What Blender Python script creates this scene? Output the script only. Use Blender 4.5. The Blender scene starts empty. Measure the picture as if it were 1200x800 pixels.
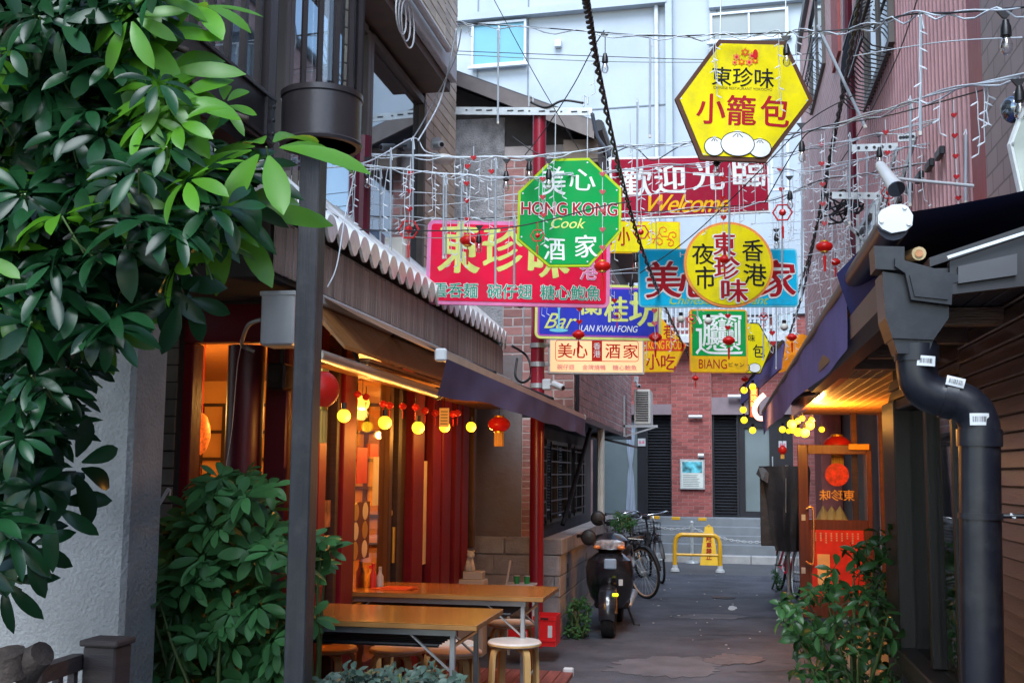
import bpy, math, random
from mathutils import Vector, Matrix, noise
R = math.radians
random.seed(7)
sc = bpy.context.scene
C = sc.collection
# ---------------------------------------------------------------- camera
PSI, PHI, ROLL, FPX, EYE = R(10.51), R(6.59), 0.010, 1320.0, 1.6
cam_d = bpy.data.cameras.new("camera"); cam = bpy.data.objects.new("camera", cam_d); C.objects.link(cam)
cam_d.sensor_width = 36; cam_d.lens = FPX / 1200 * 36; cam_d.clip_end = 500; cam_d.clip_start = 0.05
fw = Vector((-math.sin(PSI) * math.cos(PHI), math.cos(PSI) * math.cos(PHI), math.sin(PHI)))
rt = Vector((math.cos(PSI), math.sin(PSI), 0)); up = rt.cross(fw)
# roll: what is level in the world runs slightly down to the right in the picture
rt2 = rt * math.cos(ROLL) + up * math.sin(ROLL); up2 = up * math.cos(ROLL) - rt * math.sin(ROLL)
mw = Matrix((rt2, up2, -fw)).transposed().to_4x4(); mw.translation = Vector((0, 0, EYE))
cam.matrix_world = mw
sc.camera = cam
CAM = Vector((0, 0, EYE))
def ray(px, py):
    return (fw * FPX + rt2 * (px - 600) + up2 * (400 - py)).normalized()
def at(px, py, Y=None, X=None, Z=None):
    """point of the photograph's pixel on the plane Y=, X= or Z= (metres)"""
    d = ray(px, py)
    if Y is not None: t = (Y - CAM.y) / d.y
    elif X is not None: t = (X - CAM.x) / d.x
    else: t = (Z - CAM.z) / d.z
    return CAM + d * t
def scale_at(p):
    return FPX / (Vector(p) - CAM).dot(fw)
# ---------------------------------------------------------------- light
sc.view_settings.view_transform = 'Standard'; sc.view_settings.look = 'None'
sc.view_settings.exposure = 1.75; sc.view_settings.gamma = 1
w = bpy.data.worlds.new("World"); sc.world = w; w.use_nodes = True
nt = w.node_tree; nt.nodes.clear()
wo = nt.nodes.new("ShaderNodeOutputWorld"); bg = nt.nodes.new("ShaderNodeBackground"); sky = nt.nodes.new("ShaderNodeTexSky")
sky.sky_type = 'NISHITA'; sky.sun_disc = False; sky.sun_elevation = R(50); sky.sun_rotation = R(181)
sky.air_density = 1.2; sky.dust_density = .8; sky.ozone_density = 1.5
bg.inputs[1].default_value = 0.12
nt.links.new(sky.outputs[0], bg.inputs[0]); nt.links.new(bg.outputs[0], wo.inputs[0])
sun_d = bpy.data.lights.new("sun", 'SUN'); sun = bpy.data.objects.new("sun", sun_d); C.objects.link(sun)
sun_d.energy = 1.5; sun_d.angle = R(35); sun_d.color = (.84, .93, 1)
el, az = R(50), R(181)
sdir = Vector((math.sin(az) * math.cos(el), math.cos(az) * math.cos(el), math.sin(el)))
sun.rotation_euler = sdir.to_track_quat('Z', 'Y').to_euler()
sc.cycles.use_denoising = True
sc.cycles.max_bounces = 8; sc.cycles.diffuse_bounces = 4; sc.cycles.glossy_bounces = 4; sc.cycles.transparent_max_bounces = 16
sc.cycles.caustics_reflective = False; sc.cycles.caustics_refractive = False; sc.cycles.sample_clamp_indirect = 6
# ---------------------------------------------------------------- materials
MATS = {}
def mat(name, col, rough=.6, metal=0., var=.12, scale=6., bump=.0, bscale=40., island=0., emis=0., ecol=None, trans=0., spec=.5,
        streak=None, dirt=None, coat=0.):
    if name in MATS: return MATS[name]
    m = bpy.data.materials.new(name); m.use_nodes = True
    n = m.node_tree.nodes; l = m.node_tree.links; b = n["Principled BSDF"]
    b.inputs["Roughness"].default_value = rough; b.inputs["Metallic"].default_value = metal
    b.inputs["Specular IOR Level"].default_value = spec
    if coat: b.inputs["Coat Weight"].default_value = coat; b.inputs["Coat Roughness"].default_value = .15
    tc = n.new("ShaderNodeTexCoord"); mp = n.new("ShaderNodeMapping")
    l.new(tc.outputs["Object"], mp.inputs[0])
    if streak: mp.inputs["Scale"].default_value = streak
    nz = n.new("ShaderNodeTexNoise"); nz.inputs["Scale"].default_value = scale; nz.inputs["Detail"].default_value = 6
    l.new(mp.outputs[0], nz.inputs[0])
    mr = n.new("ShaderNodeMapRange"); mr.inputs[1].default_value = .3; mr.inputs[2].default_value = .7
    mr.inputs[3].default_value = 1 - var; mr.inputs[4].default_value = 1 + var
    l.new(nz.outputs[0], mr.inputs[0]); fac = mr.outputs[0]
    if island:
        g = n.new("ShaderNodeNewGeometry"); oi = n.new("ShaderNodeObjectInfo")
        ad = n.new("ShaderNodeMath"); ad.operation = 'ADD'; l.new(g.outputs["Random Per Island"], ad.inputs[0]); l.new(oi.outputs["Random"], ad.inputs[1])
        fr = n.new("ShaderNodeMath"); fr.operation = 'FRACT'; l.new(ad.outputs[0], fr.inputs[0])
        m2 = n.new("ShaderNodeMapRange"); m2.inputs[3].default_value = 1 - island; m2.inputs[4].default_value = 1 + island
        l.new(fr.outputs[0], m2.inputs[0])
        mu = n.new("ShaderNodeMath"); mu.operation = 'MULTIPLY'; l.new(fac, mu.inputs[0]); l.new(m2.outputs[0], mu.inputs[1]); fac = mu.outputs[0]
    vm = n.new("ShaderNodeVectorMath"); vm.operation = 'SCALE'; vm.inputs[0].default_value = col[:3]; l.new(fac, vm.inputs["Scale"])
    out = vm.outputs[0]
    if dirt:   # (colour, amount, scale): blotchy stains
        dn = n.new("ShaderNodeTexNoise"); dn.inputs["Scale"].default_value = dirt[2]; dn.inputs["Detail"].default_value = 8; dn.inputs["Roughness"].default_value = .7
        l.new(tc.outputs["Object"], dn.inputs[0])
        dr = n.new("ShaderNodeMapRange"); dr.inputs[1].default_value = .48; dr.inputs[2].default_value = .7; dr.inputs[4].default_value = dirt[1]
        l.new(dn.outputs[0], dr.inputs[0])
        mx = n.new("ShaderNodeMix"); mx.data_type = 'RGBA'; l.new(dr.outputs[0], mx.inputs[0]); l.new(out, mx.inputs[6]); mx.inputs[7].default_value = (*dirt[0], 1)
        out = mx.outputs[2]
    l.new(out, b.inputs["Base Color"])
    if bump:
        bn = n.new("ShaderNodeTexNoise"); bn.inputs["Scale"].default_value = bscale; bn.inputs["Detail"].default_value = 5
        l.new(mp.outputs[0], bn.inputs[0])
        bm_ = n.new("ShaderNodeBump"); bm_.inputs["Strength"].default_value = bump; bm_.inputs["Distance"].default_value = .02
        l.new(bn.outputs[0], bm_.inputs["Height"]); l.new(bm_.outputs[0], b.inputs["Normal"])
    if emis:
        b.inputs["Emission Color"].default_value = (*(ecol or col), 1); b.inputs["Emission Strength"].default_value = emis
    if trans:  # thin translucent sheet (leaf, paper)
        t = n.new("ShaderNodeBsdfTranslucent"); l.new(out, t.inputs[0]); ms = n.new("ShaderNodeMixShader"); ms.inputs[0].default_value = trans
        o = n["Material Output"]; l.new(b.outputs[0], ms.inputs[1]); l.new(t.outputs[0], ms.inputs[2]); l.new(ms.outputs[0], o.inputs[0])
    MATS[name] = m
    return m
def glass(name, tint=(.9, .95, .95), base=.06, rough=.02, top=.75):
    if name in MATS: return MATS[name]
    m = bpy.data.materials.new(name); m.use_nodes = True; n = m.node_tree.nodes; l = m.node_tree.links; n.clear()
    o = n.new("ShaderNodeOutputMaterial"); t = n.new("ShaderNodeBsdfTransparent"); g = n.new("ShaderNodeBsdfGlossy"); ms = n.new("ShaderNodeMixShader")
    t.inputs[0].default_value = (*tint, 1); g.inputs["Roughness"].default_value = rough
    lw = n.new("ShaderNodeLayerWeight"); lw.inputs[0].default_value = .35
    mr = n.new("ShaderNodeMapRange"); mr.inputs[3].default_value = base; mr.inputs[4].default_value = top
    nz = n.new("ShaderNodeTexNoise"); nz.inputs["Scale"].default_value = 1.5; tc = n.new("ShaderNodeTexCoord"); l.new(tc.outputs["Object"], nz.inputs[0])
    bp = n.new("ShaderNodeBump"); bp.inputs["Strength"].default_value = .05; bp.inputs["Distance"].default_value = .02; l.new(nz.outputs[0], bp.inputs["Height"]); l.new(bp.outputs[0], g.inputs["Normal"])
    l.new(lw.outputs["Fresnel"], mr.inputs[0]); l.new(mr.outputs[0], ms.inputs[0]); l.new(t.outputs[0], ms.inputs[1]); l.new(g.outputs[0], ms.inputs[2]); l.new(ms.outputs[0], o.inputs[0])
    MATS[name] = m; return m
def emi(name, col, s, base=None):
    return mat(name, base or col, .5, emis=s, ecol=col, var=.02)
def brickmat(name, c1, c2, mortar, bw, bh, plane='xz', ms=.012, bump=.4, rough=.85):
    """brick courses as colour and fine relief, only for surfaces too far or too steep to tell the bricks apart"""
    if name in MATS: return MATS[name]
    m = bpy.data.materials.new(name); m.use_nodes = True; n = m.node_tree.nodes; l = m.node_tree.links; b = n["Principled BSDF"]
    b.inputs["Roughness"].default_value = rough
    tc = n.new("ShaderNodeTexCoord"); sp = n.new("ShaderNodeSeparateXYZ"); cb = n.new("ShaderNodeCombineXYZ")
    l.new(tc.outputs["Object"], sp.inputs[0]); l.new(sp.outputs['XYZ'.index(plane[0].upper())], cb.inputs[0]); l.new(sp.outputs['XYZ'.index(plane[1].upper())], cb.inputs[1])
    br = n.new("ShaderNodeTexBrick"); br.inputs["Scale"].default_value = 1; br.inputs["Brick Width"].default_value = bw; br.inputs["Row Height"].default_value = bh
    br.inputs["Mortar Size"].default_value = ms; br.inputs["Color1"].default_value = (*c1, 1); br.inputs["Color2"].default_value = (*c2, 1); br.inputs["Mortar"].default_value = (*mortar, 1)
    l.new(cb.outputs[0], br.inputs[0])
    nz = n.new("ShaderNodeTexNoise"); nz.inputs["Scale"].default_value = 1.7; nz.inputs["Detail"].default_value = 6; l.new(tc.outputs["Object"], nz.inputs[0])
    mr = n.new("ShaderNodeMapRange"); mr.inputs[3].default_value = .7; mr.inputs[4].default_value = 1.3; l.new(nz.outputs[0], mr.inputs[0])
    vm = n.new("ShaderNodeVectorMath"); vm.operation = 'SCALE'; l.new(br.outputs[0], vm.inputs[0]); l.new(mr.outputs[0], vm.inputs["Scale"]); l.new(vm.outputs[0], b.inputs["Base Color"])
    bp = n.new("ShaderNodeBump"); bp.invert = True; bp.inputs["Strength"].default_value = bump; bp.inputs["Distance"].default_value = .01; l.new(br.outputs[1], bp.inputs["Height"]); l.new(bp.outputs[0], b.inputs["Normal"])
    MATS[name] = m; return m
# ---------------------------------------------------------------- mesh helpers
LOCAL = set()
def world_loc(o):
    v = Vector((0, 0, 0))
    while o is not None:
        v += o.location; o = o.parent
    return v
def root_of(o):
    while o.parent is not None: o = o.parent
    return o
def tag(o, label=None, cat=None, group=None, kind=None):
    if label: o['label'] = label
    if cat: o['category'] = cat
    if group: o['group'] = group
    if kind: o['kind'] = kind
    return o
def thing(name, label, cat, loc=(0, 0, 0), rotz=0., group=None, local=False, kind=None):
    o = bpy.data.objects.new(name, None); C.objects.link(o); o.empty_display_size = .1
    o.location = loc; o.rotation_euler = (0, 0, rotz)
    if local or rotz: LOCAL.add(o.name)
    return tag(o, label, cat, group, kind)
class MB:
    def __init__(s): s.v = []; s.f = []
    def add(s, vs, fs):
        k = len(s.v); s.v += [tuple(v) for v in vs]; s.f += [tuple(i + k for i in f) for f in fs]; return s
    def box(s, x0, x1, y0, y1, z0, z1, M=None):
        vs = [Vector((x, y, z)) for z in (z0, z1) for y in (y0, y1) for x in (x0, x1)]
        if M is not None: vs = [M @ v for v in vs]
        return s.add(vs, [(0, 2, 3, 1), (4, 5, 7, 6), (0, 1, 5, 4), (2, 6, 7, 3), (0, 4, 6, 2), (1, 3, 7, 5)])
    def cbox(s, x0, x1, y0, y1, z0, z1, b, M=None):
        """box with chamfered edges all round"""
        vs = []; fs = []
        P = {}
        X, Y, Z = (x0, x1), (y0, y1), (z0, z1)
        for i in (0, 1):
            for j in (0, 1):
                for k in (0, 1):
                    si, sj, sk = (1, -1)[i], (1, -1)[j], (1, -1)[k]
                    for a, p in enumerate(((0, b, b), (b, 0, b), (b, b, 0))):
                        P[i, j, k, a] = len(vs); vs.append(Vector((X[i] + si * p[0], Y[j] + sj * p[1], Z[k] + sk * p[2])))
        for i in (0, 1): fs.append([P[i, 0, 0, 0], P[i, 1, 0, 0], P[i, 1, 1, 0], P[i, 0, 1, 0]][::(-1 if i == 0 else 1)])
        for j in (0, 1): fs.append([P[0, j, 0, 1], P[1, j, 0, 1], P[1, j, 1, 1], P[0, j, 1, 1]][::(1 if j == 0 else -1)])
        for k in (0, 1): fs.append([P[0, 0, k, 2], P[1, 0, k, 2], P[1, 1, k, 2], P[0, 1, k, 2]][::(-1 if k == 0 else 1)])
        for i in (0, 1):
            for j in (0, 1): fs.append([P[i, j, 0, 0], P[i, j, 1, 0], P[i, j, 1, 1], P[i, j, 0, 1]])
            for k in (0, 1): fs.append([P[i, 0, k, 0], P[i, 1, k, 0], P[i, 1, k, 2], P[i, 0, k, 2]])
        for j in (0, 1):
            for k in (0, 1): fs.append([P[0, j, k, 1], P[1, j, k, 1], P[1, j, k, 2], P[0, j, k, 2]])
        for i in (0, 1):
            for j in (0, 1):
                for k in (0, 1): fs.append([P[i, j, k, 0], P[i, j, k, 1], P[i, j, k, 2]])
        if M is not None: vs = [M @ v for v in vs]
        return s.add(vs, fs)
    def quad(s, *p): return s.add(p, [tuple(range(len(p)))])
    def prism(s, poly, d):
        """polygon (3D points) extruded by vector d"""
        n = len(poly); d = Vector(d); vs = [Vector(p) for p in poly] + [Vector(p) + d for p in poly]
        return s.add(vs, [tuple(range(n))[::-1], tuple(range(n, 2 * n))] + [(i, (i + 1) % n, n + (i + 1) % n, n + i) for i in range(n)])
    def beam(s, a, b, w, h=None, upv=(0, 0, 1)):
        a, b = Vector(a), Vector(b); h = h or w; d = (b - a).normalized(); u = Vector(upv)
        if abs(d.dot(u)) > .98: u = Vector((0, 1, 0))
        r = d.cross(u).normalized() * w / 2; q = r.cross(d).normalized() * h / 2
        return s.prism([a - r - q, a + r - q, a + r + q, a - r + q], b - a)
    def tube(s, pts, r, n=8, closed=False, caps=True):
        pts = [Vector(p) for p in pts]; m = len(pts)
        rs = r if isinstance(r, (list, tuple)) else [r] * m
        vs = []; ref = None
        for i, p in enumerate(pts):
            if closed: d = (pts[(i + 1) % m] - pts[i - 1]).normalized()
            else: d = (pts[min(i + 1, m - 1)] - pts[max(i - 1, 0)]).normalized()
            if ref is None: ref = Vector((0, 0, 1)) if abs(d.z) < .9 else Vector((1, 0, 0))
            a = (ref - d * ref.dot(d))
            if a.length < 1e-5: a = Vector((0, 1, 0))
            a.normalize(); ref = a; b = d.cross(a)
            for k in range(n):
                t = 2 * math.pi * k / n; vs.append(p + (a * math.cos(t) + b * math.sin(t)) * rs[i])
        fs = []
        for i in range(m if closed else m - 1):
            j = (i + 1) % m
            for k in range(n): fs.append((i * n + k, i * n + (k + 1) % n, j * n + (k + 1) % n, j * n + k))
        if caps and not closed: fs += [tuple(range(n))[::-1], tuple(range((m - 1) * n, m * n))]
        return s.add(vs, fs)
    def cyl(s, a, b, r, n=12, r2=None): return s.tube([a, b], [r, r if r2 is None else r2], n)
    def lathe(s, prof, o=(0, 0, 0), n=16, axis='z', a0=0., a1=None):
        o = Vector(o); vs = []; fs = []; full = a1 is None; a1 = a1 if a1 is not None else 2 * math.pi; c = n if full else n + 1
        for r, h in prof:
            for k in range(c):
                t = a0 + (a1 - a0) * k / n; x, y = r * math.cos(t), r * math.sin(t)
                vs.append(o + Vector({'z': (x, y, h), 'y': (x, h, y), 'x': (h, x, y)}[axis]))
        for i in range(len(prof) - 1):
            for k in range(n):
                k2 = (k + 1) % c; fs.append((i * c + k, i * c + k2, (i + 1) * c + k2, (i + 1) * c + k))
        if full:
            if prof[0][0] > 1e-4: fs.append(tuple(range(c))[::-1])
            if prof[-1][0] > 1e-4: fs.append(tuple(range((len(prof) - 1) * c, len(prof) * c)))
        return s.add(vs, fs)
    def ball(s, o, r, n=12, sz=1.):
        return s.lathe([(max(1e-5, r * math.sin(math.pi * i / (n // 2 + 2))), -r * sz * math.cos(math.pi * i / (n // 2 + 2))) for i in range(n // 2 + 3)], o, n)
    def build(s, name, m, parent=None, smooth=False, auto=False):
        off = Vector((0, 0, 0)); loc = None
        if parent is not None:
            if root_of(parent).name not in LOCAL: off = world_loc(parent)
        else:
            xs = [v[0] for v in s.v]; ys = [v[1] for v in s.v]; zs = [v[2] for v in s.v]
            off = loc = Vector(((min(xs) + max(xs)) / 2, (min(ys) + max(ys)) / 2, min(zs)))
        me = bpy.data.meshes.new(name); me.from_pydata([(v[0] - off.x, v[1] - off.y, v[2] - off.z) for v in s.v], [], s.f)
        me.materials.append(m); me.validate()
        if smooth: me.shade_smooth()
        if auto: me.set_sharp_from_angle(angle=R(38))
        o = bpy.data.objects.new(name, me); C.objects.link(o)
        if parent is not None: o.parent = parent
        if loc is not None: o.location = loc
        return o
def part(name, m, parent, fn=None, smooth=False, auto=False):
    mb = MB(); fn(mb); return mb.build(name, m, parent, smooth, auto)
def copy_tree(o, parent=None, **k):
    c = o.copy(); C.objects.link(c); c.parent = parent
    if o.name in LOCAL: LOCAL.add(c.name)
    for ch in list(o.children): copy_tree(ch, c)
    return c
def smooth_pts(pts, per=6):
    P = [Vector(p) for p in pts]; out = []
    for i in range(len(P) - 1):
        p0, p1, p2, p3 = P[max(i - 1, 0)], P[i], P[i + 1], P[min(i + 2, len(P) - 1)]
        for k in range(per):
            t = k / per; out.append(.5 * ((2 * p1) + (p2 - p0) * t + (2 * p0 - 5 * p1 + 4 * p2 - p3) * t * t + (3 * p1 - p0 - 3 * p2 + p3) * t ** 3))
    out.append(P[-1]); return out
def tiles(parent, name, m, org, U, V, us, vs, w, h, gap, depth, bond=.5, holes=(), maxparts=300, shape=None, jitter=.0015, chamfer=None, order='v', clip=None):
    """pieces laid in courses on the plane org + u*U + v*V (U, V unit vectors); whole ones are objects sharing one mesh, cut ones and the
    overflow are joined. Proud of the plane by depth."""
    U, V = Vector(U), Vector(V); N = U.cross(V); org = Vector(org)
    b = chamfer if chamfer is not None else min(.003, gap)
    proto = MB(); proto.cbox(-w / 2 + gap / 2, w / 2 - gap / 2, -h / 2 + gap / 2, h / 2 - gap / 2, 0, depth, b)
    me = bpy.data.meshes.new(name); me.from_pydata(proto.v, [], proto.f); me.materials.append(m); me.validate()
    rot = Matrix((U, V, N)).transposed().to_4x4()
    poff = world_loc(parent) if root_of(parent).name not in LOCAL else Vector((0, 0, 0))
    rest = MB(); cnt = 0; row = 0; items = []
    v = vs[0]
    while v < vs[1] - 1e-6:
        u = us[0] - (w * bond if row % 2 else 0)
        while u < us[1] - 1e-6:
            a0, a1, b0, b1 = max(u, us[0]), min(u + w, us[1]), v, min(v + h, vs[1])
            cu, cv = (a0 + a1) / 2, (b0 + b1) / 2
            if a1 - a0 > gap * 1.5 and b1 - b0 > gap * 1.5 and not any(h0 < cu < h1 and g0 < cv < g1 for h0, h1, g0, g1 in holes) and (clip is None or clip(cu, cv)):
                items.append((a0, a1, b0, b1, (a1 - a0) > w * .985 and (b1 - b0) > h * .985))
            u += w
        v += h; row += 1
    if order == 'near': items.sort(key=lambda t: ((org + U * ((t[0] + t[1]) / 2) + V * ((t[2] + t[3]) / 2)) - CAM).length)
    for a0, a1, b0, b1, whole in items:
        j = random.uniform(-jitter, jitter)
        c = org + U * ((a0 + a1) / 2) + V * ((b0 + b1) / 2) + N * j
        if whole and cnt < maxparts:
            o = bpy.data.objects.new(name, me); C.objects.link(o); o.parent = parent
            o.matrix_local = Matrix.Translation(c - poff) @ rot; cnt += 1
        else:
            M = Matrix.Translation(c) @ rot
            rest.cbox(-(a1 - a0) / 2 + gap / 2, (a1 - a0) / 2 - gap / 2, -(b1 - b0) / 2 + gap / 2, (b1 - b0) / 2 - gap / 2, 0, depth, min(b, (a1 - a0 - gap) / 3, (b1 - b0 - gap) / 3), M)
    if rest.v:
        o = rest.build(name + "_courses", m, parent); o['kind'] = 'stuff'
# ---------------------------------------------------------------- lettering
def glyphs(body, offset=0., shear=0., spacing=1.):
    c = bpy.data.curves.new("t", "FONT"); c.body = body; c.offset = offset; c.shear = shear; c.space_character = spacing; c.resolution_u = 4
    c.align_x = 'CENTER'
    o = bpy.data.objects.new("t", c); C.objects.link(o); bpy.context.view_layer.update()
    dg = bpy.context.evaluated_depsgraph_get(); me = o.evaluated_get(dg).to_mesh()
    vs = [v.co.copy() for v in me.vertices]; fs = [tuple(p.vertices) for p in me.polygons]
    o.evaluated_get(dg).to_mesh_clear(); bpy.data.objects.remove(o); bpy.data.curves.remove(c)
    return vs, fs
def lettering(parent, body, m, cx, cz, wid, hei, y, bold=.01, nib=0., shear=0., wob=0., seed=0, name='lettering', vertical=False, rot=0., outline=None, om=None, spacing=1.):
    """flat print on a sign, in the sign's own plane: centre cx,cz, size wid x hei, y = how far in front"""
    if vertical:
        n = len(body)
        for i, ch in enumerate(body): lettering(parent, ch, m, cx, cz + hei * (.5 - (i + .5) / n), wid, hei / n * .92, y, bold, nib, shear, wob, seed + i, name, outline=outline, om=om)
        return
    vs, fs = glyphs(body, bold * .0, shear, spacing)
    if not vs: return
    x0 = min(v.x for v in vs); x1 = max(v.x for v in vs); y0 = min(v.y for v in vs); y1 = max(v.y for v in vs)
    sx, sz = wid / (x1 - x0), hei / (y1 - y0)
    vs, fs = glyphs(body, 0, shear, spacing)
    def lay(offs, mm, yy, nm):
        mb = MB(); base = []
        for v in vs:
            X = (v.x - (x0 + x1) / 2) * sx; Z = (v.y - (y0 + y1) / 2) * sz
            if wob:
                nv = noise.noise_vector(Vector((X / hei * 1.7 + seed, Z / hei * 1.7, seed * 3.1)))
                X += nv.x * wob * hei; Z += nv.y * wob * hei
            base.append((X, Z))
        c_, s_ = math.cos(rot), math.sin(rot)
        for q, (dx, dz) in enumerate(offs):
            mb.add([(cx + (X + dx) * c_ - (Z + dz) * s_, -yy - .00012 * q, cz + (X + dx) * s_ + (Z + dz) * c_) for X, Z in base], fs)
        mb.build(nm, mm, parent)
    em_ = hei if len(body) == 1 or vertical else min(hei, wid / len(body) * 1.1)
    b_ = bold * em_ * .9; n_ = nib * em_
    core = [(0, 0)] + ([(n_ * t, n_ * t * .4) for t in (-1, -.5, .5, 1)] if nib else []) + ([(b_, 0), (-b_, 0), (0, b_ * .7), (0, -b_ * .7)] if bold > .004 else [])
    if om is not None:
        o_ = (outline or .05) * em_; lay([(dx + o_ * math.cos(a), dz + o_ * math.sin(a)) for dx, dz in core[:3] for a in [k * math.pi / 4 for k in range(8)]], om, y, 'letter_outline'); lay(core, m, y + .0032, name)
    else: lay(core, m, y, name)
# ================================================================ materials used widely
M_asph = mat('asphalt', (.078, .088, .112), .85, var=.35, scale=1.6, bump=.7, bscale=110, spec=.3, dirt=((.14, .145, .165), .6, 2.2))
M_asph2 = mat('asphalt_street', (.085, .09, .1), .85, var=.12, scale=2, bump=.4, bscale=100)
M_patch = mat('repair_patch', (.105, .112, .132), .8, var=.3, scale=3, bump=.4, bscale=80)
M_rust = mat('rusty_iron', (.11, .098, .105), .6, var=.3, scale=10, bump=.4, bscale=60)
M_conc = mat('concrete', (.3, .3, .3), .85, var=.2, scale=3, bump=.3, bscale=60, dirt=((.12, .11, .1), .5, 2.5))
M_mortar = mat('mortar', (.62, .55, .53), .9, var=.15, scale=5, bump=.2)
M_brick = mat('pink_brick', (.45, .22, .2), .85, var=.15, scale=9, bump=.35, bscale=70, island=.22)
M_brick_side = mat('brown_pink_brick', (.4, .21, .195), .85, var=.15, scale=9, bump=.35, bscale=70, island=.2)
M_redbrick = mat('red_brick', (.3, .08, .072), .8, var=.15, scale=8, bump=.35, bscale=60, island=.25)
M_mortar_red = mat('red_mortar', (.36, .22, .21), .9, var=.2, scale=5, bump=.2)
M_white = mat('white_panel', (.37, .42, .47), .6, var=.07, scale=.8, spec=.2, dirt=((.3, .35, .39), .6, .7))
M_whiteline = mat('panel_joint', (.16, .19, .22), .7)
M_stone = mat('grey_step_stone', (.2, .22, .24), .7, var=.12, scale=5, bump=.1)
M_kerb = mat('kerb_stone', (.42, .42, .42), .8, var=.15, scale=6, bump=.2)
M_dark = mat('dark_metal', (.016, .018, .024), .4, var=.15, scale=5, bump=.05)
M_black = mat('black_plastic', (.008, .008, .011), .4, var=.2, scale=8)
M_crim = mat('crimson_paint', (.17, .004, .011), .5, var=.2, scale=3, bump=.08, bscale=25, spec=.3)
M_crimd = mat('dark_crimson_paint', (.085, .006, .018), .4, var=.2, scale=3, bump=.08, bscale=25)
M_red = mat('red_plastic', (.6, .012, .015), .35, var=.1)
M_gold = mat('gold', (.75, .42, .06), .35, metal=.6)
M_wwood = mat('warm_wood', (.36, .15, .05), .45, var=.3, scale=4, streak=(1, 14, 14), bump=.15)
M_dwood = mat('dark_wood', (.04, .018, .012), .5, var=.3, scale=4, streak=(1, 1, 12), bump=.15)
M_steel = mat('galvanised_steel', (.52, .56, .58), .45, metal=.6, var=.15, scale=12)
M_alu = mat('white_enamel', (.5, .52, .54), .4, var=.06)
M_cream = mat('aged_white_plastic', (.62, .6, .54), .5, var=.1)
M_glass = glass('window_glass')
M_dglass = mat('dark_glass', (.22, .26, .3), .03, metal=.85, var=.2, scale=.8)
M_frost = mat('frosted_glass', (.17, .22, .23), .35, var=.15, scale=1.2)
M_roof = mat('grey_roof_tile', (.1, .1, .11), .6, var=.2, scale=5, bump=.2)
# ================================================================ ground
g = MB(); g.quad((-150, -60, -.03), (150, -60, -.03), (150, 250, -.03), (-150, 250, -.03)); tag(g.build('ground', M_conc), 'grey ground under the buildings', kind='structure')
def grid_sheet(x0, x1, y0, y1, z, nx, ny, amp=.006, f=None):
    mb = MB(); vs = [(x0 + (x1 - x0) * i / nx, y0 + (y1 - y0) * j / ny, z + amp * noise.noise(Vector((i * .6, j * .6, 3)))) for j in range(ny + 1) for i in range(nx + 1)]
    mb.add(vs, [(j * (nx + 1) + i, j * (nx + 1) + i + 1, (j + 1) * (nx + 1) + i + 1, (j + 1) * (nx + 1) + i) for j in range(ny) for i in range(nx)]); return mb
al = grid_sheet(-6, 4, -4, 18.6, .0, 30, 60, .002).build('alley_road', M_asph, smooth=True); tag(al, 'dark patched asphalt of the alley', kind='structure')
st = MB().quad((-60, 18.6, .0), (60, 18.6, .0), (60, 21.2, .0), (-60, 21.2, .0)).build('cross_street', M_asph2); tag(st, 'paler asphalt street crossing the end of the alley', kind='structure')
def blob(px, py, rx, ry, name, m, label, z=.005, n=70, s=1):
    c = at(px, py, Z=z); pts = []
    for i in range(n):
        t = 2 * math.pi * i / n; k = 1 + .35 * noise.noise(Vector((math.cos(t) * 1.5 + s, math.sin(t) * 1.5, s))) + .25 * noise.noise(Vector((math.cos(t) * 7 + s, math.sin(t) * 7, s)))
        p = at(px + rx * k * math.cos(t), py + ry * k * math.sin(t), Z=z); pts.append(p)
    mb = MB(); mb.prism([Vector((p.x, p.y, z - .0025)) for p in pts], (0, 0, .0025)); return tag(mb.build(name, m), label, kind='structure')
blob(783, 781, 72, 11, 'road_patch', M_patch, 'pale worn concrete patch in the alley asphalt', s=4)
blob(862, 772, 34, 6, 'road_patch', M_rust, 'small reddish brown patch beside the pale one', z=.008, s=9)
blob(835, 722, 40, 3, 'road_patch', M_patch, 'thin faded patch across the middle of the alley', s=15)
blob(858, 712, 5, 2.6, 'road_patch', M_alu, 'small white spot on the alley', z=.007, s=2)
# hairline cracks and a drain cover
crk = MB(); rc_ = random.Random(3)
for x0_, y0_ in ((-.9, 8.8), (.1, 9.6), (-.4, 11.5), (.3, 13.2), (-.8, 14.6)):
    q = Vector((x0_, y0_, .0065)); a = rc_.uniform(-.5, .5)
    for k in range(16):
        a += rc_.uniform(-.5, .5); q2 = q + Vector((math.cos(a) * .09, math.sin(a) * .05, 0)); n_ = Vector((0, rc_.uniform(.004, .011), 0)); crk.quad(q - n_, q2 - n_, q2 + n_, q + n_); q = q2
tag(crk.build('crack', mat('crack_filler', (.018, .018, .02), .9)), 'thin dark cracks in the alley asphalt', kind='stuff')
gd_ = at(848, 700, Z=.003); gt_ = thing('drain_cover', 'small round iron drain cover in the alley beyond the bicycles', 'drain cover', gd_); part('rim', M_dark, gt_, lambda m: m.lathe([(.15, 0), (.15, .006), (.13, .007)], gd_, 28)); part('lid', mat('worn_iron', (.07, .07, .075), .5, metal=.5, bump=.3), gt_, lambda m: m.lathe([(.128, 0), (.128, .005), (.001, .0055)], gd_, 28))
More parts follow.
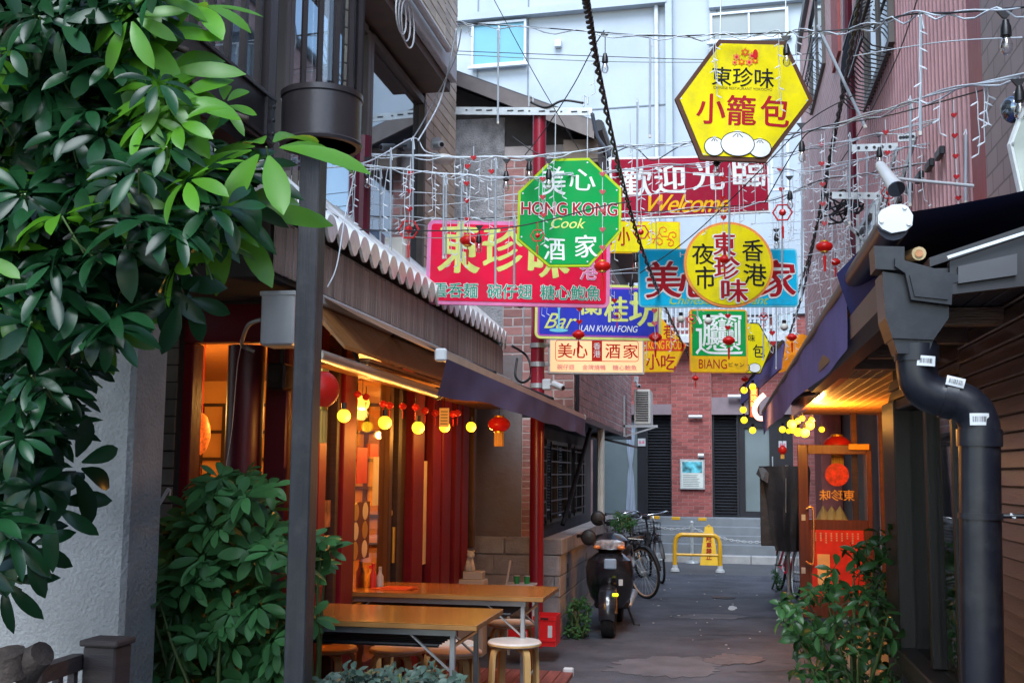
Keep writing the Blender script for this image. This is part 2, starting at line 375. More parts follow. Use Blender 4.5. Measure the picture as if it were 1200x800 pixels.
# litter: small paper scraps
lit = MB()
for i in range(34):
    p = at(random.uniform(760, 905), random.uniform(668, 760), Z=.006); a = random.uniform(0, 3); s_ = random.uniform(.008, .022)
    lit.prism([p + Vector((math.cos(a + k * 1.57) * s_ * (1 if k % 2 else .5), math.sin(a + k * 1.57) * s_, 0)) for k in range(4)], (0, 0, .003))
tag(lit.build('litter', M_cream), 'scraps of paper and dry leaves scattered on the asphalt', kind='stuff')
# ================================================================ far building across the street
FY = 23.0
fb = thing('brick_and_panel_building', 'tall pale blue panelled building with red brick ground floor at the end of the alley', 'building', (at(800, 555, Y=FY).x, FY, 0), R(-3.6), local=True)
FM = Matrix.Translation(fb.location) @ Matrix.Rotation(R(-3.6), 4, 'Z'); FI = FM.inverted()
def fat(px, py, y=0.):
    """pixel -> (x, z) on the plane y in the far building's own frame"""
    o = FI @ CAM; d = FI.to_3x3() @ ray(px, py); t = (y - o.y) / d.y; p = o + d * t; return p.x, p.z
def frect(x0, y0, x1, y1, y=0.):
    a = fat(x0, (y0 + y1) / 2, y)[0]; b = fat(x1, (y0 + y1) / 2, y)[0]; c = fat((x0 + x1) / 2, y1, y)[1]; d = fat((x0 + x1) / 2, y0, y)[1]; return a, b, c, d
BZ = .75; TOPB = 4.75; WX0, WX1 = -9., 5.2
part('wall', M_white, fb, lambda m: m.box(WX0, 3.02, .06, 7, TOPB, 20))
part('back_wall', M_mortar_red, fb, lambda m: m.box(WX0, WX1, .25, 7, -.03, TOPB))
# panel joints (recessed lines) and ledge
pj = MB()
for px in (557, 617, 785, 842):
    x = fat(px, 200)[0]; pj.box(x - .015, x + .015, .045, .07, TOPB, 20)
for py in (127, 172, 235, 300):
    z = fat(700, py)[1]; pj.box(WX0, fat(785, 300)[0], .044, .07, z - .012, z + .012)
pj.build('panel_joint', M_whiteline, fb)
z0 = fat(700, 10)[1]
part('ledge', M_white, fb, lambda m: m.box(WX0, fat(782, 10)[0], -.16, .055, z0 - .06, z0 + .1))
x_, x2_ = fat(832, 100)[0], 3.0
part('pilaster', M_white, fb, lambda m: m.cbox(fat(780, 10)[0], fat(788, 10)[0], -.14, .055, TOPB, 20, .01))
part('bay_wall', M_white, fb, lambda m: m.box(x_, x2_, -.1, .05, fat(870, 8)[1], 20) .box(x_, x2_, -.06, .05, TOPB + .02, fat(870, 48)[1]))
M_pframe = mat('pale_window_frame', (.5, .55, .6), .4)
def fwindow(px0, py0, px1, py1, gm, fm=M_pframe, mull=1, y=-.02, label=None, hb=0, sill=True):
    a, b, c, d = frect(px0, py0, px1, py1, y); t = .05
    f = MB(); f.box(a, a + t, y - .05, .1, c, d); f.box(b - t, b, y - .05, .1, c, d); f.box(a + t, b - t, y - .05, .1, c, c + t); f.box(a + t, b - t, y - .05, .1, d - t, d)
    for i in range(mull): x = a + (b - a) * (i + 1) / (mull + 1); f.box(x - .02, x + .02, y - .04, .08, c + t, d - t)
    for i in range(hb): z = c + (d - c) * (i + 1) / (hb + 1); f.box(a + t, b - t, y - .03, .07, z - .015, z + .015)
    w_ = MB().box(a + t * .5, b - t * .5, y - .005, y + .03, c + t * .5, d - t * .5).build('window', gm, fb)
    o = f.build('frame', fm, w_)
    if sill: MB().cbox(a - .06, b + .06, y - .12, y - .052, c - .07, c - .002, .01).build('sill', fm, w_)
    if label: w_['label'] = label
    return w_
M_bluewin = mat('blue_blind_glass', (.14, .34, .44), .55, var=.08, scale=1., spec=.3)
M_skywin = mat('painted_sky_glass', (.27, .3, .3), .5, var=.12, scale=.7, spec=.3)  # matte pale colour stands in for the sky's reflection
fwindow(553, 26, 617, 77, M_bluewin, label='sliding window with blue blinds')
fwindow(832, 13, 924, 47, M_skywin, mull=1, label='wide window with a pale sky reflection painted in')
fwindow(903, 168, 925, 224, M_frost, hb=5, mull=0, sill=False)
fwindow(852, 372, 902, 398, M_dglass, hb=2, mull=2, sill=False)
fwindow(905, 330, 929, 392, M_dglass, hb=3, mull=1, sill=False)
fwindow(752, 372, 800, 396, M_dglass, hb=2, mull=1, sill=False)
# balcony rail of white bars on the lower storey
rl = MB()
a, b, c, d = frect(742, 332, 932, 392, -.5)
for z in (c, c + .12, d): rl.box(a, b, -.53, -.5, z - .02, z + .02)
for i in range(38): x = a + (b - a) * i / 37; rl.box(x - .012, x + .012, -.52, -.5, c, d)
rl.build('balcony_rail', M_alu, fb)
part('balcony_slab', M_alu, fb, lambda m: m.box(a, b, -.6, .055, c - .16, c - .03))
part('downpipe', M_pframe, fb, lambda m: m.cyl((fat(770, 200)[0], -.02, TOPB), (fat(770, 200)[0], -.02, 20), .045, 10))
part('vent_cover', M_pframe, fb, lambda m: m.cbox(fat(650, 60)[0], fat(658, 60)[0], -.06, .058, fat(650, 56)[1], fat(650, 48)[1], .01))
# ground floor openings
sh_z0, sh_z1 = BZ, fat(770, 486)[1]
bl0, bl1 = fat(757, 560)[0], fat(788, 560)[0]; br0, br1 = fat(835, 560)[0], fat(866, 560)[0]; gx1 = fat(930, 560)[0]; gl0 = fat(700, 560)[0]
# recess boxes behind shutters
def shutter(a, b, label):
    s = MB().box(a, b, .1, .2, sh_z0, sh_z1).build('shutter', M_dark, fb); s['label'] = label
    k = MB(); n = 34; h = (sh_z1 - sh_z0) / n
    for i in range(n): z = sh_z0 + i * h; k.prism([(a + .03, .1, z), (a + .03, .06, z + h * .35), (a + .03, .1, z + h * .9)], (b - a - .06, 0, 0))
    k.build('shutter_slats', M_dark, s)['kind'] = 'stuff'
    MB().box(a, a + .04, .0, .1, sh_z0, sh_z1).box(b - .04, b, .0, .1, sh_z0, sh_z1).build('guide_rail', M_dark, s)
shutter(bl0, bl1, 'dark roller shutter left of the brick pier'); shutter(br0, br1, 'dark roller shutter right of the brick pier')
zt = fat(880, 466)[1]
fr = MB()
fr.box(br1, gx1, .05, .2, BZ, BZ + .12); fr.box(br1, gx1, .05, .2, sh_z1 - .25, zt); fr.box(br1, br1 + .12, .05, .2, BZ + .12, sh_z1 - .25); dx = fat(902, 560)[0]; fr.box(dx, gx1, .05, .2, BZ + .12, sh_z1 - .25)
gd = fr.build('glass_door', M_dark, fb); gd['label'] = 'dark framed door with frosted pane'
part('pane', M_frost, gd, lambda m: m.box(br1 + .12, dx, .1, .13, BZ + .12, sh_z1 - .25))
part('handle', M_steel, gd, lambda m: m.cyl((dx + .06, .0, BZ + .9), (dx + .06, .0, BZ + 1.2), .012))
a, b, c, d = frect(883, 578 - 70, 893, 578 - 62)
lg = MB().box(gl0, bl0 - .18, .08, .12, BZ, sh_z1 - .1).build('shop_window', M_frost, fb); lg['label'] = 'frosted shop window with a pale curtain behind'
MB().box(bl0 - .18, bl0, .04, .16, BZ, sh_z1).box(gl0 - .1, gl0, .04, .16, BZ, sh_z1).box(gl0, bl0 - .18, .04, .16, sh_z1 - .1, sh_z1).build('frame', M_dark, lg)
M_curt = mat('pale_blue_curtain', (.33, .4, .5), .7, var=.2, scale=6, streak=(8, 1, .4))
cm = MB(); cx0, cx1 = fat(732, 560)[0], fat(745, 560)[0]; nn = 14
prof = [(sh_z1 - .15, 1.0), (1.95, .55), (1.75, .3), (1.5, .6), (BZ + .02, .9)]
vs = []
for z, wd in prof:
    for i in range(nn + 1): t = i / nn - .5; vs.append(((cx0 + cx1) / 2 + t * (cx1 - cx0) * wd, .055 + .012 * math.cos(i * 2.2), z))
cm.add(vs, [(r * (nn + 1) + i, r * (nn + 1) + i + 1, (r + 1) * (nn + 1) + i + 1, (r + 1) * (nn + 1) + i) for r in range(4) for i in range(nn)]); cm.build('curtain', M_curt, lg, True)
lin = MB(); lin.box(fat(668, 480)[0], bl1, -.1, .2, fat(720, 486)[1], fat(720, 474)[1]); lin.box(br0, gx1 + .1, -.1, .2, sh_z1, zt + .01); lin.build('lintel', mat('mauve_stone', (.22, .17, .19), .7, var=.1), fb)
p0, p1 = bl1, br0
pier = part('brick_pier', M_mortar_red, fb, lambda m: m.box(p0, p1, -.12, .24, BZ, TOPB))
tiles(pier, 'brick', M_redbrick, (0, -.12, 0), (1, 0, 0), (0, 0, 1), (p0, p1), (BZ, TOPB), .215, .07, .009, .004, maxparts=300)
for nm, (a, b, c, d) in {'l': (WX0, p0, fat(720, 474)[1], TOPB), 'r': (p1, gx1 + .1, zt + .01, TOPB), 'rr': (gx1, WX1, BZ, TOPB)}.items():
    wl = part('brick_wall', M_mortar_red, fb, lambda m: m.box(a, b, .02, .24, c, d))
    lim = 200 if nm == 'r' else 0
    tiles(wl, 'brick', M_redbrick, (0, .02, 0), (1, 0, 0), (0, 0, 1), (max(a, fat(660, 440)[0]), b), (c, d), .215, .07, .009, .004, maxparts=lim)
# notice board on the pier
nb = thing('notice_board', 'framed notice board with blue and green print on the brick pier', 'notice board', (0, 0, 0), local=True)
nb.matrix_world = FM
a, b, c, d = frect(797, 538, 826, 573, -.14)
part('frame', M_steel, nb, lambda m: m.cbox(a, b, -.19, -.142, c, d, .006))
part('poster', mat('poster_paper', (.62, .66, .62), .5), nb, lambda m: m.box(a + .03, b - .03, -.193, -.19, c + .03, d - .03))
ps = MB(); 
for (u0, v0, u1, v1) in ((.1, .55, .9, .92),): ps.box(a + (b - a) * u0, a + (b - a) * u1, -.196, -.1945, c + (d - c) * v0, c + (d - c) * v1)
ps.build('printed_map', mat('map_print', (.1, .42, .5), .5, var=.8, scale=9), nb)
tx = MB()
for i in range(7): z = c + .06 + i * .035; tx.box(a + .06, b - .06 - random.uniform(0, .1), -.1955, -.194, z, z + .012)
tx.build('printed_lines', mat('grey_ink', (.25, .3, .3), .6), nb)
# small wall lamp bars and stickers on the far facade
def flocal(name, label, cat): o = thing(name, label, cat, (0, 0, 0), local=True); o.matrix_world = FM; return o
for (px0, py0, px1, py1, lb) in ((807, 486, 823, 490, 'white wall lamp high on the brick pier'), (853, 462, 879, 467, 'white tube lamp over the right shutter'), (818, 531, 825, 536, 'small white box above the notice board')):
    o = flocal('wall_lamp', lb, 'lamp'); a, b, c, d = frect(px0, py0, px1, py1, -.2)
    part('tube', M_alu, o, lambda m: m.cyl((a, -.2, (c + d) / 2), (b, -.2, (c + d) / 2), (d - c) / 2, 8)); part('mount', M_alu, o, lambda m: m.box((a + b) / 2 - .02, (a + b) / 2 + .02, -.19, -.12, c, d))
for (px, py, lb) in ((917, 521, 'pink and white sticker on the dark door frame'), (752, 518, 'pink and white sticker on the shop window frame')):
    o = flocal('sticker', lb, 'sticker'); a, b, c, d = frect(px - 4.5, py - 4.5, px + 4.5, py + 4.5, .03)
    part('paper', M_alu, o, lambda m: m.box(a, b, .02, .04, c, d)); lettering(o, '8-8', mat('pink_ink', (.7, .05, .15), .5), (a + b) / 2, (c + d) / 2, .11, .06, -.0185, bold=.03)
# podium steps, kerb
stp = MB(); lv = [(.75, 22.4), (.6, 22.1), (.45, 21.8), (.3, 21.5)]
for i, (z, y) in enumerate(lv):
    y1 = lv[i - 1][1] if i else 27
    s_ = MB().cbox(-12, 8, y - FY, y1 - FY - .002, -.02, z, .008, FM).build('stone_step', M_stone); tag(s_, ['top grey stone step below the shutters', 'second grey stone step from the top', 'third grey stone step from the top', 'lowest grey stone step above the kerb'][i], kind='structure')
pav = MB().box(-14, 8, 21.2 - FY, 21.5 - FY - .002, -.02, .13, FM).build('pavement', M_stone); tag(pav, 'narrow pavement at the foot of the steps', kind='structure')
kb = thing('kerb', 'row of pale kerb stones across the street', 'kerb', (0, 0, 0), local=True, kind='structure'); kb.matrix_world = FM; del kb['category']
me_k = MB()
for i in range(22):
    x = -9 + i * .8; MB().cbox(x, x + .79, 21.02 - FY, 21.19 - FY, -.02, .14, .012).build('kerb_stone', M_kerb, kb)
# ================================================================ left: concrete block wall
BX = -1.55
bw = thing('block_wall', 'grey concrete block garden wall along the left side of the alley', 'wall', (BX - .1, 15, 0))
part('core', M_conc, bw, lambda m: m.box(BX - .15, BX - .01, 11.01, 19.8, -.02, .93))
M_block = mat('concrete_block', (.36, .35, .355), .9, var=.2, scale=5, bump=.4, bscale=50, island=.14, dirt=((.1, .09, .085), .5, 3))
tiles(bw, 'concrete_block', M_block, (BX - .01, 0, 0), (0, 1, 0), (0, 0, 1), (11, 19.8), (0, .8), .4, .2, .012, .018, maxparts=300)
part('front_face', M_conc, bw, lambda m: m.box(-3.2, BX - .012, 11.0, 11.15, -.02, .93))
tiles(bw, 'concrete_block', M_block, (0, 11.0, 0), (1, 0, 0), (0, 0, 1), (-3.2, BX), (0, .8), .4, .2, .012, .018)
for i in range(22): MB().cbox(BX - .17, BX + .03, 11.0 + i * .4 - .02, 11.39 + i * .4 - .02, .8, .96, .01).build('coping_block', M_block, bw)
for i in range(4): MB().cbox(-3.2 + i * .37, -2.84 + i * .37, 10.97, 11.17, .8, .96, .01).build('coping_block', M_block, bw)
vent = MB()
for k in range(3):
    for j in range(2): vent.box(BX + .006, BX + .01, 11.5 + k * 1.6, 11.62 + k * 1.6, .45 + j * .14, .54 + j * .14)
vent.build('vent_hole', M_black, bw)
# ================================================================ left: brick house with overhang (beyond the restaurant)
HX0, HX1, HY = -2.95, -1.57, 12.2
bh = thing('brick_house', 'pink brick gabled house beyond the restaurant on the left', 'house', (-2.6, 16, 0))
ztop = at(640, 150, Y=HY).z
part('upper_wall', M_mortar, bh, lambda m: m.box(-6, HX1 - .012, HY + .012, 20.3, 2.25, 4.62))
bx0 = at(590, 300, Y=HY).x
fw_ = part('front_brickwork', M_mortar, bh, lambda m: m.box(bx0, HX1 - .012, HY + .002, HY + .013, 2.3, ztop - .2))
sgt = at(650, 160, Y=HY).z
tiles(fw_, 'brick', M_brick, (0, HY + .002, 0), (1, 0, 0), (0, 0, 1), (bx0, HX1), (2.3, 5.15), .23, .1, .017, .005, maxparts=300, clip=lambda u, v: v < 5.2 - (u - bx0) * .28)
sd = part('side_brickwork', M_mortar, bh, lambda m: m.box(HX1 - .012, HX1 - .004, HY + .01, 20.3, 2.25, 4.62))
tiles(sd, 'brick', M_brick_side, (HX1 - .004, 0, 0), (0, 1, 0), (0, 0, 1), (HY, 20.3), (2.25, 4.6), .23, .1, .018, .0035, maxparts=300, order='near')
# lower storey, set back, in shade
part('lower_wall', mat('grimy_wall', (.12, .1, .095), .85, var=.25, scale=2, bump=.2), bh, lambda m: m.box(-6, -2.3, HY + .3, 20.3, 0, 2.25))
part('soffit', M_dark, bh, lambda m: m.box(-2.31, HX1, HY, 20.3, 2.19, 2.248))
q = at(612, 560, Y=HY)
qn = part('brick_corner', M_mortar, bh, lambda m: m.box(-2.14, -2.0, HY, HY + .28, 0, 2.19))
tiles(qn, 'brick', M_brick, (0, HY, 0), (1, 0, 0), (0, 0, 1), (-2.14, -2.0), (0, 2.19), .14, .075, .012, .005, bond=0)
part('grey_render', mat('stained_render', (.27, .24, .24), .85, var=.3, scale=1.2, bump=.25, bscale=30, dirt=((.19, .1, .08), .7, 1.2)), bh, lambda m: m.box(-3.0, -2.142, HY - .02, HY + .3, 0, 2.88))
gr = MB(); gp = [at(535, 420, Y=HY), at(590, 420, Y=HY), at(590, 135, Y=HY), at(535, 130, Y=HY)]
M_rend = mat('pebbledash_render', (.42, .41, .42), .95, var=.3, scale=12, bump=.9, bscale=55)
gx = [(-3.6), bx0 - .002]
gr.prism([(gx[0], HY, 2.3), (gx[1], HY, 2.3), (gx[1], HY, at(590, 138, Y=HY).z), (gx[0], HY, at(590, 138, Y=HY).z)], (0, .2, 0)); gr.build('render_wall', M_rend, bh)
# gable roof: ridge end towards us, slopes down to the right
rp0 = at(525, 92, Y=HY); rp1 = at(702, 156, Y=HY)
M_barge = mat('bargeboard', (.22, .19, .185), .6, var=.15)
def roofp(x): return rp0.z + (rp1.z - rp0.z) * (x - rp0.x) / (rp1.x - rp0.x)
rf = MB(); xa, xb = rp0.x - .8, rp1.x
rf.prism([(xa, HY - .3, roofp(xa) ), (xb, HY - .3, roofp(xb)), (xb, HY - .3, roofp(xb) + .05), (xa, HY - .3, roofp(xa) + .05)], (0, 8.5, 0)); R_ = rf.build('roof', M_roof, bh)
part('bargeboard', M_barge, R_, lambda m: m.prism([(xa, HY - .33, roofp(xa) - .1), (xb - .02, HY - .33, roofp(xb) - .16), (xb - .02, HY - .33, roofp(xb) + .03), (xa, HY - .33, roofp(xa) + .03)], (0, .03, 0)))
part('gutter', M_dark, R_, lambda m: m.tube([(xb + .03, HY - .35, roofp(xb) - .02), (xb + .03, 20.3, roofp(xb) - .02)], .065, 10))
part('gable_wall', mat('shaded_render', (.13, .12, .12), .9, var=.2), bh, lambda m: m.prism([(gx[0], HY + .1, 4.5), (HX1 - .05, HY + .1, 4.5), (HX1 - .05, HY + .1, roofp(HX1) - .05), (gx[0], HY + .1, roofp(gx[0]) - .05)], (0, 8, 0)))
# eave soffit boxes (open brown box end under the gutter)
part('eave_box', mat('brown_board', (.17, .13, .1), .7), bh, lambda m: m.box(HX1 - .1, HX1 + .28, HY - .2, 20, roofp(HX1 + .28) - .38, roofp(HX1 + .28) - .12))
# windows with grilles in the lower storey
M_sash = mat('dull_bronze_frame', (.1, .085, .075), .5)
for k, (y0_, y1_, z0_, z1_) in enumerate(((12.75, 14.2, .95, 2.0), (14.6, 16.6, .95, 2.0), (17.0, 18.4, .95, 2.0))):
    w_ = MB().box(-2.32, -2.27, y0_, y1_, z0_, z1_).build('window', M_dglass, bh)
    f = MB(); 
    for y in (y0_, (y0_ + y1_) / 2, y1_): f.box(-2.28, -2.23, y - .025, y + .025, z0_, z1_)
    for z in (z0_, z1_): f.box(-2.28, -2.225, y0_ - .025, y1_ + .025, z - .025, z + .025)
    f.build('frame', M_sash, w_)
    gk = MB()
    for i in range(6): z = z0_ + .1 + i * .17; gk.box(-2.19, -2.17, y0_, y1_, z, z + .02)
    gk.box(-2.2, -2.18, y0_ + .1, y0_ + .12, z0_, z1_).box(-2.2, -2.18, y1_ - .12, y1_ - .1, z0_, z1_)
    gk.build('grille', M_dark, w_)
part('drain_pipe', M_dwood, bh, lambda m: m.tube(smooth_pts([(-1.98, HY + .15, 2.15), (-1.98, HY + .15, .75), (-1.96, HY + .1, .62), (-1.88, HY + .05, .55)]), .035, 10), smooth=True)
part('awning_panel', M_dark, bh, lambda m: m.prism([(-2.2, 17, 2.2), (-1.35, 17, 2.0), (-1.35, 17, 2.03), (-2.2, 17, 2.23)], (0, 1.6, 0)))
part('downpipe', M_dark, bh, lambda m: m.tube([(HX1 + .01, HY + .15, 2.2), (HX1 + .01, HY + .15, 2.75)], .03, 8))
for i, (a_, b_) in enumerate((((-1.7, 15.0, 2.2), (-1.95, 14.1, .95)), ((-1.62, 15.5, 2.2), (-1.62, 15.5, .95)))):
    part('post', M_dark if i == 0 else M_cream, bh, lambda m: m.tube([a_, b_], .03 if i == 0 else .05, 8))
# AC unit on the brick house side
acp = at(748, 478, Y=19.6)
ac = thing('air_conditioner', 'white outdoor air conditioner unit bracketed to the brick house corner', 'air conditioner', (-1.45, 19.4, 1.9))
ax0 = HX1; ay = 18.6
z_a, z_b = at(750, 497, Y=ay).z, at(750, 456, Y=ay).z; xr = at(762, 475, Y=ay).x; xl = at(743, 475, Y=ay).x
part('casing', M_cream, ac, lambda m: m.cbox(xl, xr, ay, ay + .75, z_a, z_b, .015))
gr_ = MB()
for i in range(13): z = z_a + .06 + (z_b - z_a - .12) * i / 12; gr_.box(xl + .03, xr - .03, ay - .012, ay - .002, z, z + .014)
gr_.build('grille', M_dark, ac)
part('bracket', M_alu, ac, lambda m: m.box(ax0 - .01, xr + .12, ay - .02, ay + .02, z_a - .05, z_a - .01).box(ax0, ax0 + .03, ay - .02, ay + .02, z_a - .2, z_b - .1).beam((ax0 + .02, ay, z_a - .2), (xr + .1, ay, z_a - .04), .025))
def cctv(name, label, p, d, arm):
    o = thing(name, label, 'camera', p); p = Vector(p); d = Vector(d).normalized()
    part('housing', M_alu, o, lambda m: m.tube([p - d * .07, p - d * .068, p + d * .06, p + d * .075], [.02, .032, .032, .026], 14), auto=True, smooth=True)
    part('lens', M_black, o, lambda m: m.tube([p + d * .076, p + d * .08], .02, 12))
    part('arm', M_alu, o, lambda m: m.tube([p, p + Vector(arm) * .5, p + Vector(arm)], .012, 8)); part('junction_box', M_alu, o, lambda m: m.cbox(p.x + arm[0] - .04, p.x + arm[0] + .04, p.y + arm[1] - .04, p.y + arm[1] + .04, p.z + arm[2] - .05, p.z + arm[2] + .05, .008))
    return o
cctv('security_camera', 'white round security camera above the air conditioner', at(748, 452, Y=18.3), (.3, -1, -.2), (-.05, .2, .12))
cctv('security_camera', 'white bullet security camera on the red pole below the light box sign', at(654, 452, Y=10.3), (.8, -.7, -.35), (-.12, .1, .02))
# ================================================================ left: restaurant
RX = -2.3; RY0, RY1 = 6.2, 10.4
rs = thing('restaurant', 'crimson columned restaurant with white tiled eave and glowing interior', 'restaurant', (-3.5, 8.3, 0))
M_ftile = mat('brown_facade_tile', (.25, .205, .185), .55, var=.25, scale=4, bump=.25, bscale=60, island=.28)
M_ftile2 = mat('dark_facade_tile', (.12, .105, .09), .5, var=.25, scale=4, bump=.25, bscale=60, island=.25)
M_grout = mat('dark_grout', (.035, .03, .028), .9)
EZ, EX = 2.93, -2.2
FZ0, FZ1 = 2.56, 2.9
# hood fascia: straight along the alley, rounded at its far end
fpath = [Vector((EX, y, 0)) for y in (5.25, 7, 9, 10.6, 11.2)] + [Vector((EX - .06, 11.6, 0)), Vector((EX - .2, 11.95, 0)), Vector((EX - .45, 12.12, 0))]
hood = MB(); ins = [p + Vector((-.12, 0, 0)) for p in fpath]
n_ = len(fpath)
hood.add([(p.x - .015, p.y, FZ0) for p in fpath] + [(p.x - .015, p.y, FZ1) for p in fpath], [(i, i + 1, n_ + i + 1, n_ + i) for i in range(n_ - 1)])
hood.quad(*[(p.x - .015, p.y, FZ0 + .01) for p in fpath], (-3.2, 12.12, FZ0 + .01), (-3.2, 5.25, FZ0 + .01))
hood.quad((EX - .015, 5.25, FZ0), (-3.4, 5.25, FZ0), (-3.4, 5.25, FZ1), (EX - .015, 5.25, FZ1))
hd = hood.build('hood', M_grout, rs)
def vtiles(parent, path, z0, z1, w, m, gap=.006, d=.012, rows=1, name='tile', maxparts=290):
    """narrow upright tiles along a plan path"""
    rest = MB(); cnt = 0; h = (z1 - z0) / rows
    seg = []
    for a, b in zip(path, path[1:]):
        L = (b - a).length; k = max(1, round(L / w)); 
        for i in range(k): seg.append((a.lerp(b, i / k), a.lerp(b, (i + 1) / k)))
    me = None; off = world_loc(parent)
    for a, b in seg:
        d_ = (b - a); L = d_.length; U = d_.normalized(); Vv = Vector((0, 0, 1)); N = U.cross(Vv)
        M = Matrix((U, N * -1, Vv)).transposed().to_4x4()
        for r in range(rows):
            c = (a + b) / 2; c = Vector((c.x, c.y, z0 + h * (r + .5))) + N * random.uniform(-.002, .002)
            if abs(L - w) < .15 * w and cnt < maxparts:
                if me is None:
                    p = MB(); p.cbox(-w / 2 + gap / 2, w / 2 - gap / 2, -d, 0, -h / 2 + gap / 2, h / 2 - gap / 2, .003); me = bpy.data.meshes.new(name); me.from_pydata(p.v, [], p.f); me.materials.append(m)
                o = bpy.data.objects.new(name, me); C.objects.link(o); o.parent = parent; o.matrix_local = Matrix.Translation(c - off) @ M; cnt += 1
            else: rest.cbox(-L / 2 + gap / 2, L / 2 - gap / 2, -d, 0, -h / 2 + gap / 2, h / 2 - gap / 2, .003, Matrix.Translation(c) @ M)
    if rest.v: rest.build(name + '_courses', m, parent)['kind'] = 'stuff'
vtiles(hd, fpath, FZ0 + .02, FZ1 - .03, .05, M_ftile, rows=1, name='tile')
# strip lines across the fascia
part('trim', M_dwood, hd, lambda m: m.tube([p + Vector((.006, 0, FZ1 - .045)) for p in fpath], .006, 6))
# eave tiles: white glazed rolls with hanging lobes
M_wtile = mat('white_glazed_tile', (.8, .82, .82), .3, var=.12, scale=5, bump=.08, bscale=12, dirt=((.25, .24, .23), .5, 6), coat=.3)
eave = part('eave_board', M_dwood, rs, lambda m: m.box(-2.75, EX + .03, 4.6, 11.0, 2.905, 2.925))
pitch = .205
def eave_tile():
    mb = MB(); n = 9
    # cover roll (half tube) running up the slope, lobe hanging at the eave
    L, sl = .34, .85
    sec = [(-.105, -.02), (-.085, .012), (-.06, .04), (-.03, .056), (0, .06), (.03, .056), (.06, .04), (.085, .012), (.105, -.02)]
    rows_ = []
    for j in range(3):
        t = j / 2; rows_.append([(-t * L, y, z + t * L * sl) for y, z in sec])
    for lo in (0, -.014):
        vs = [(x, y, z + lo) for r in rows_ for x, y, z in r]; mb.add(vs, [(r * n + i, r * n + i + 1, (r + 1) * n + i + 1, (r + 1) * n + i) for r in range(2) for i in range(n - 1)])
    # front lobe plate
    pl = [(.004, y, z) for y, z in sec] + [(.004, y, z) for y, z in ((.075, -.035), (.05, -.07), (.02, -.092), (0, -.097), (-.02, -.092), (-.05, -.07), (-.075, -.035))]
    mb.prism(pl[:9] + pl[9:], (-.018, 0, 0))
    return mb
em = eave_tile(); eme = bpy.data.meshes.new('roof_tile'); eme.from_pydata(em.v, [], em.f); eme.materials.append(M_wtile)
roff = world_loc(rs)
yy = 4.7
while yy < 11.95:
    for r in range(3):
        o = bpy.data.objects.new('roof_tile', eme); C.objects.link(o); o.parent = rs
        dx_ = 0 if yy < 11.1 else -((yy - 11.1) ** 2) * .42
        o.location = Vector((EX + .06 + dx_ - r * .27, yy + random.uniform(-.004, .004), 2.965 + r * .23)) - roff
        o.rotation_euler = (random.uniform(-.02, .02), random.uniform(-.02, .02), (0 if yy < 11.1 else (yy - 11.1) * .6))
    yy += pitch
# frontal wall above the lintel (towards us), upright tiles
xw0, xw1 = -3.3, EX
nf = part('front_hood', M_grout, rs, lambda m: m.box(xw0, xw1 - .03, RY0 - .12, RY0 + .1, 2.56, 3.1))
zt0 = at(260, 332, Y=RY0 - .12).z
tiles(nf, 'tile', M_ftile2, (0, RY0 - .12, 0), (1, 0, 0), (0, 0, 1), (xw0, xw1 - .03), (zt0, zt0 + .66), .045, .11, .006, .012, bond=0, maxparts=290)
# tiled pillar left of the columns
TPX = at(206, 520, Y=RY0 - .1).x; TPL = TPX - .5
tp = part('tiled_pillar', M_grout, rs, lambda m: m.box(TPL, TPX, RY0 - .1, RY0 + .09, 0, 3.0))
tiles(tp, 'tile', M_ftile2, (0, RY0 - .1, 0), (1, 0, 0), (0, 0, 1), (TPL, TPX), (0, 3.0), .19, .1, .008, .014, bond=.35, maxparts=200)
# near face
def nx(px): return at(px, 520, Y=RY0).x
lz0, lz1 = at(260, 402, Y=RY0).z, zt0 - .02
part('lintel_panel', M_crimd if False else mat('plum_panel', (.17, .006, .02), .4, var=.12, scale=2), rs, lambda m: m.box(nx(207), nx(316), RY0 - .05, RY0 + .05, lz0, lz1))
part('lintel_end', M_dark, rs, lambda m: m.box(nx(316) + .002, RX + .02, RY0 - .02, RY0 + .05, lz0 + .02, lz1))
cols = MB()
def column(x0, x1, y0, y1, m, rnd=False, z1=2.5):
    if rnd: return part('column', m, rs, lambda b: b.cyl(((x0 + x1) / 2, (y0 + y1) / 2, 0), ((x0 + x1) / 2, (y0 + y1) / 2, z1), (x1 - x0) / 2, 22), smooth=True, auto=True)
    return part('column', m, rs, lambda b: b.cbox(x0, x1, y0, y1, 0, z1, .008))
column(nx(206), nx(226), RY0 - .04, RY0 + .1, M_crim, z1=lz0)
column(nx(265), nx(306), RY0 - .1, RY0 + .1, M_crimd, True, z1=lz0 - .02)
column(nx(312), nx(338), RY0 - .04, RY0 + .1, M_crimd, z1=lz0 + .02)
column(-2.38, -2.26, RY0 - .03, RY0 + .1, M_crim)
M_brassy = mat('dull_brass', (.1, .05, .02), .4, metal=.5)
M_warmglass = glass('warm_glass', (.95, .9, .82), .03, top=.4)
for a_, b_ in ((226, 265), (306, 312)):
    w_ = part('window', M_glass, rs, lambda m: m.box(nx(a_) - .02, nx(b_) + .02, RY0 + .03, RY0 + .036, .3, lz0))
    part('sill', M_crimd, w_, lambda m: m.box(nx(a_), nx(b_), RY0 - .03, RY0 + .05, .24, .3))
part('base_wall', M_crimd, rs, lambda m: m.box(-3.06, RX, RY0, RY0 + .08, 0, .24))
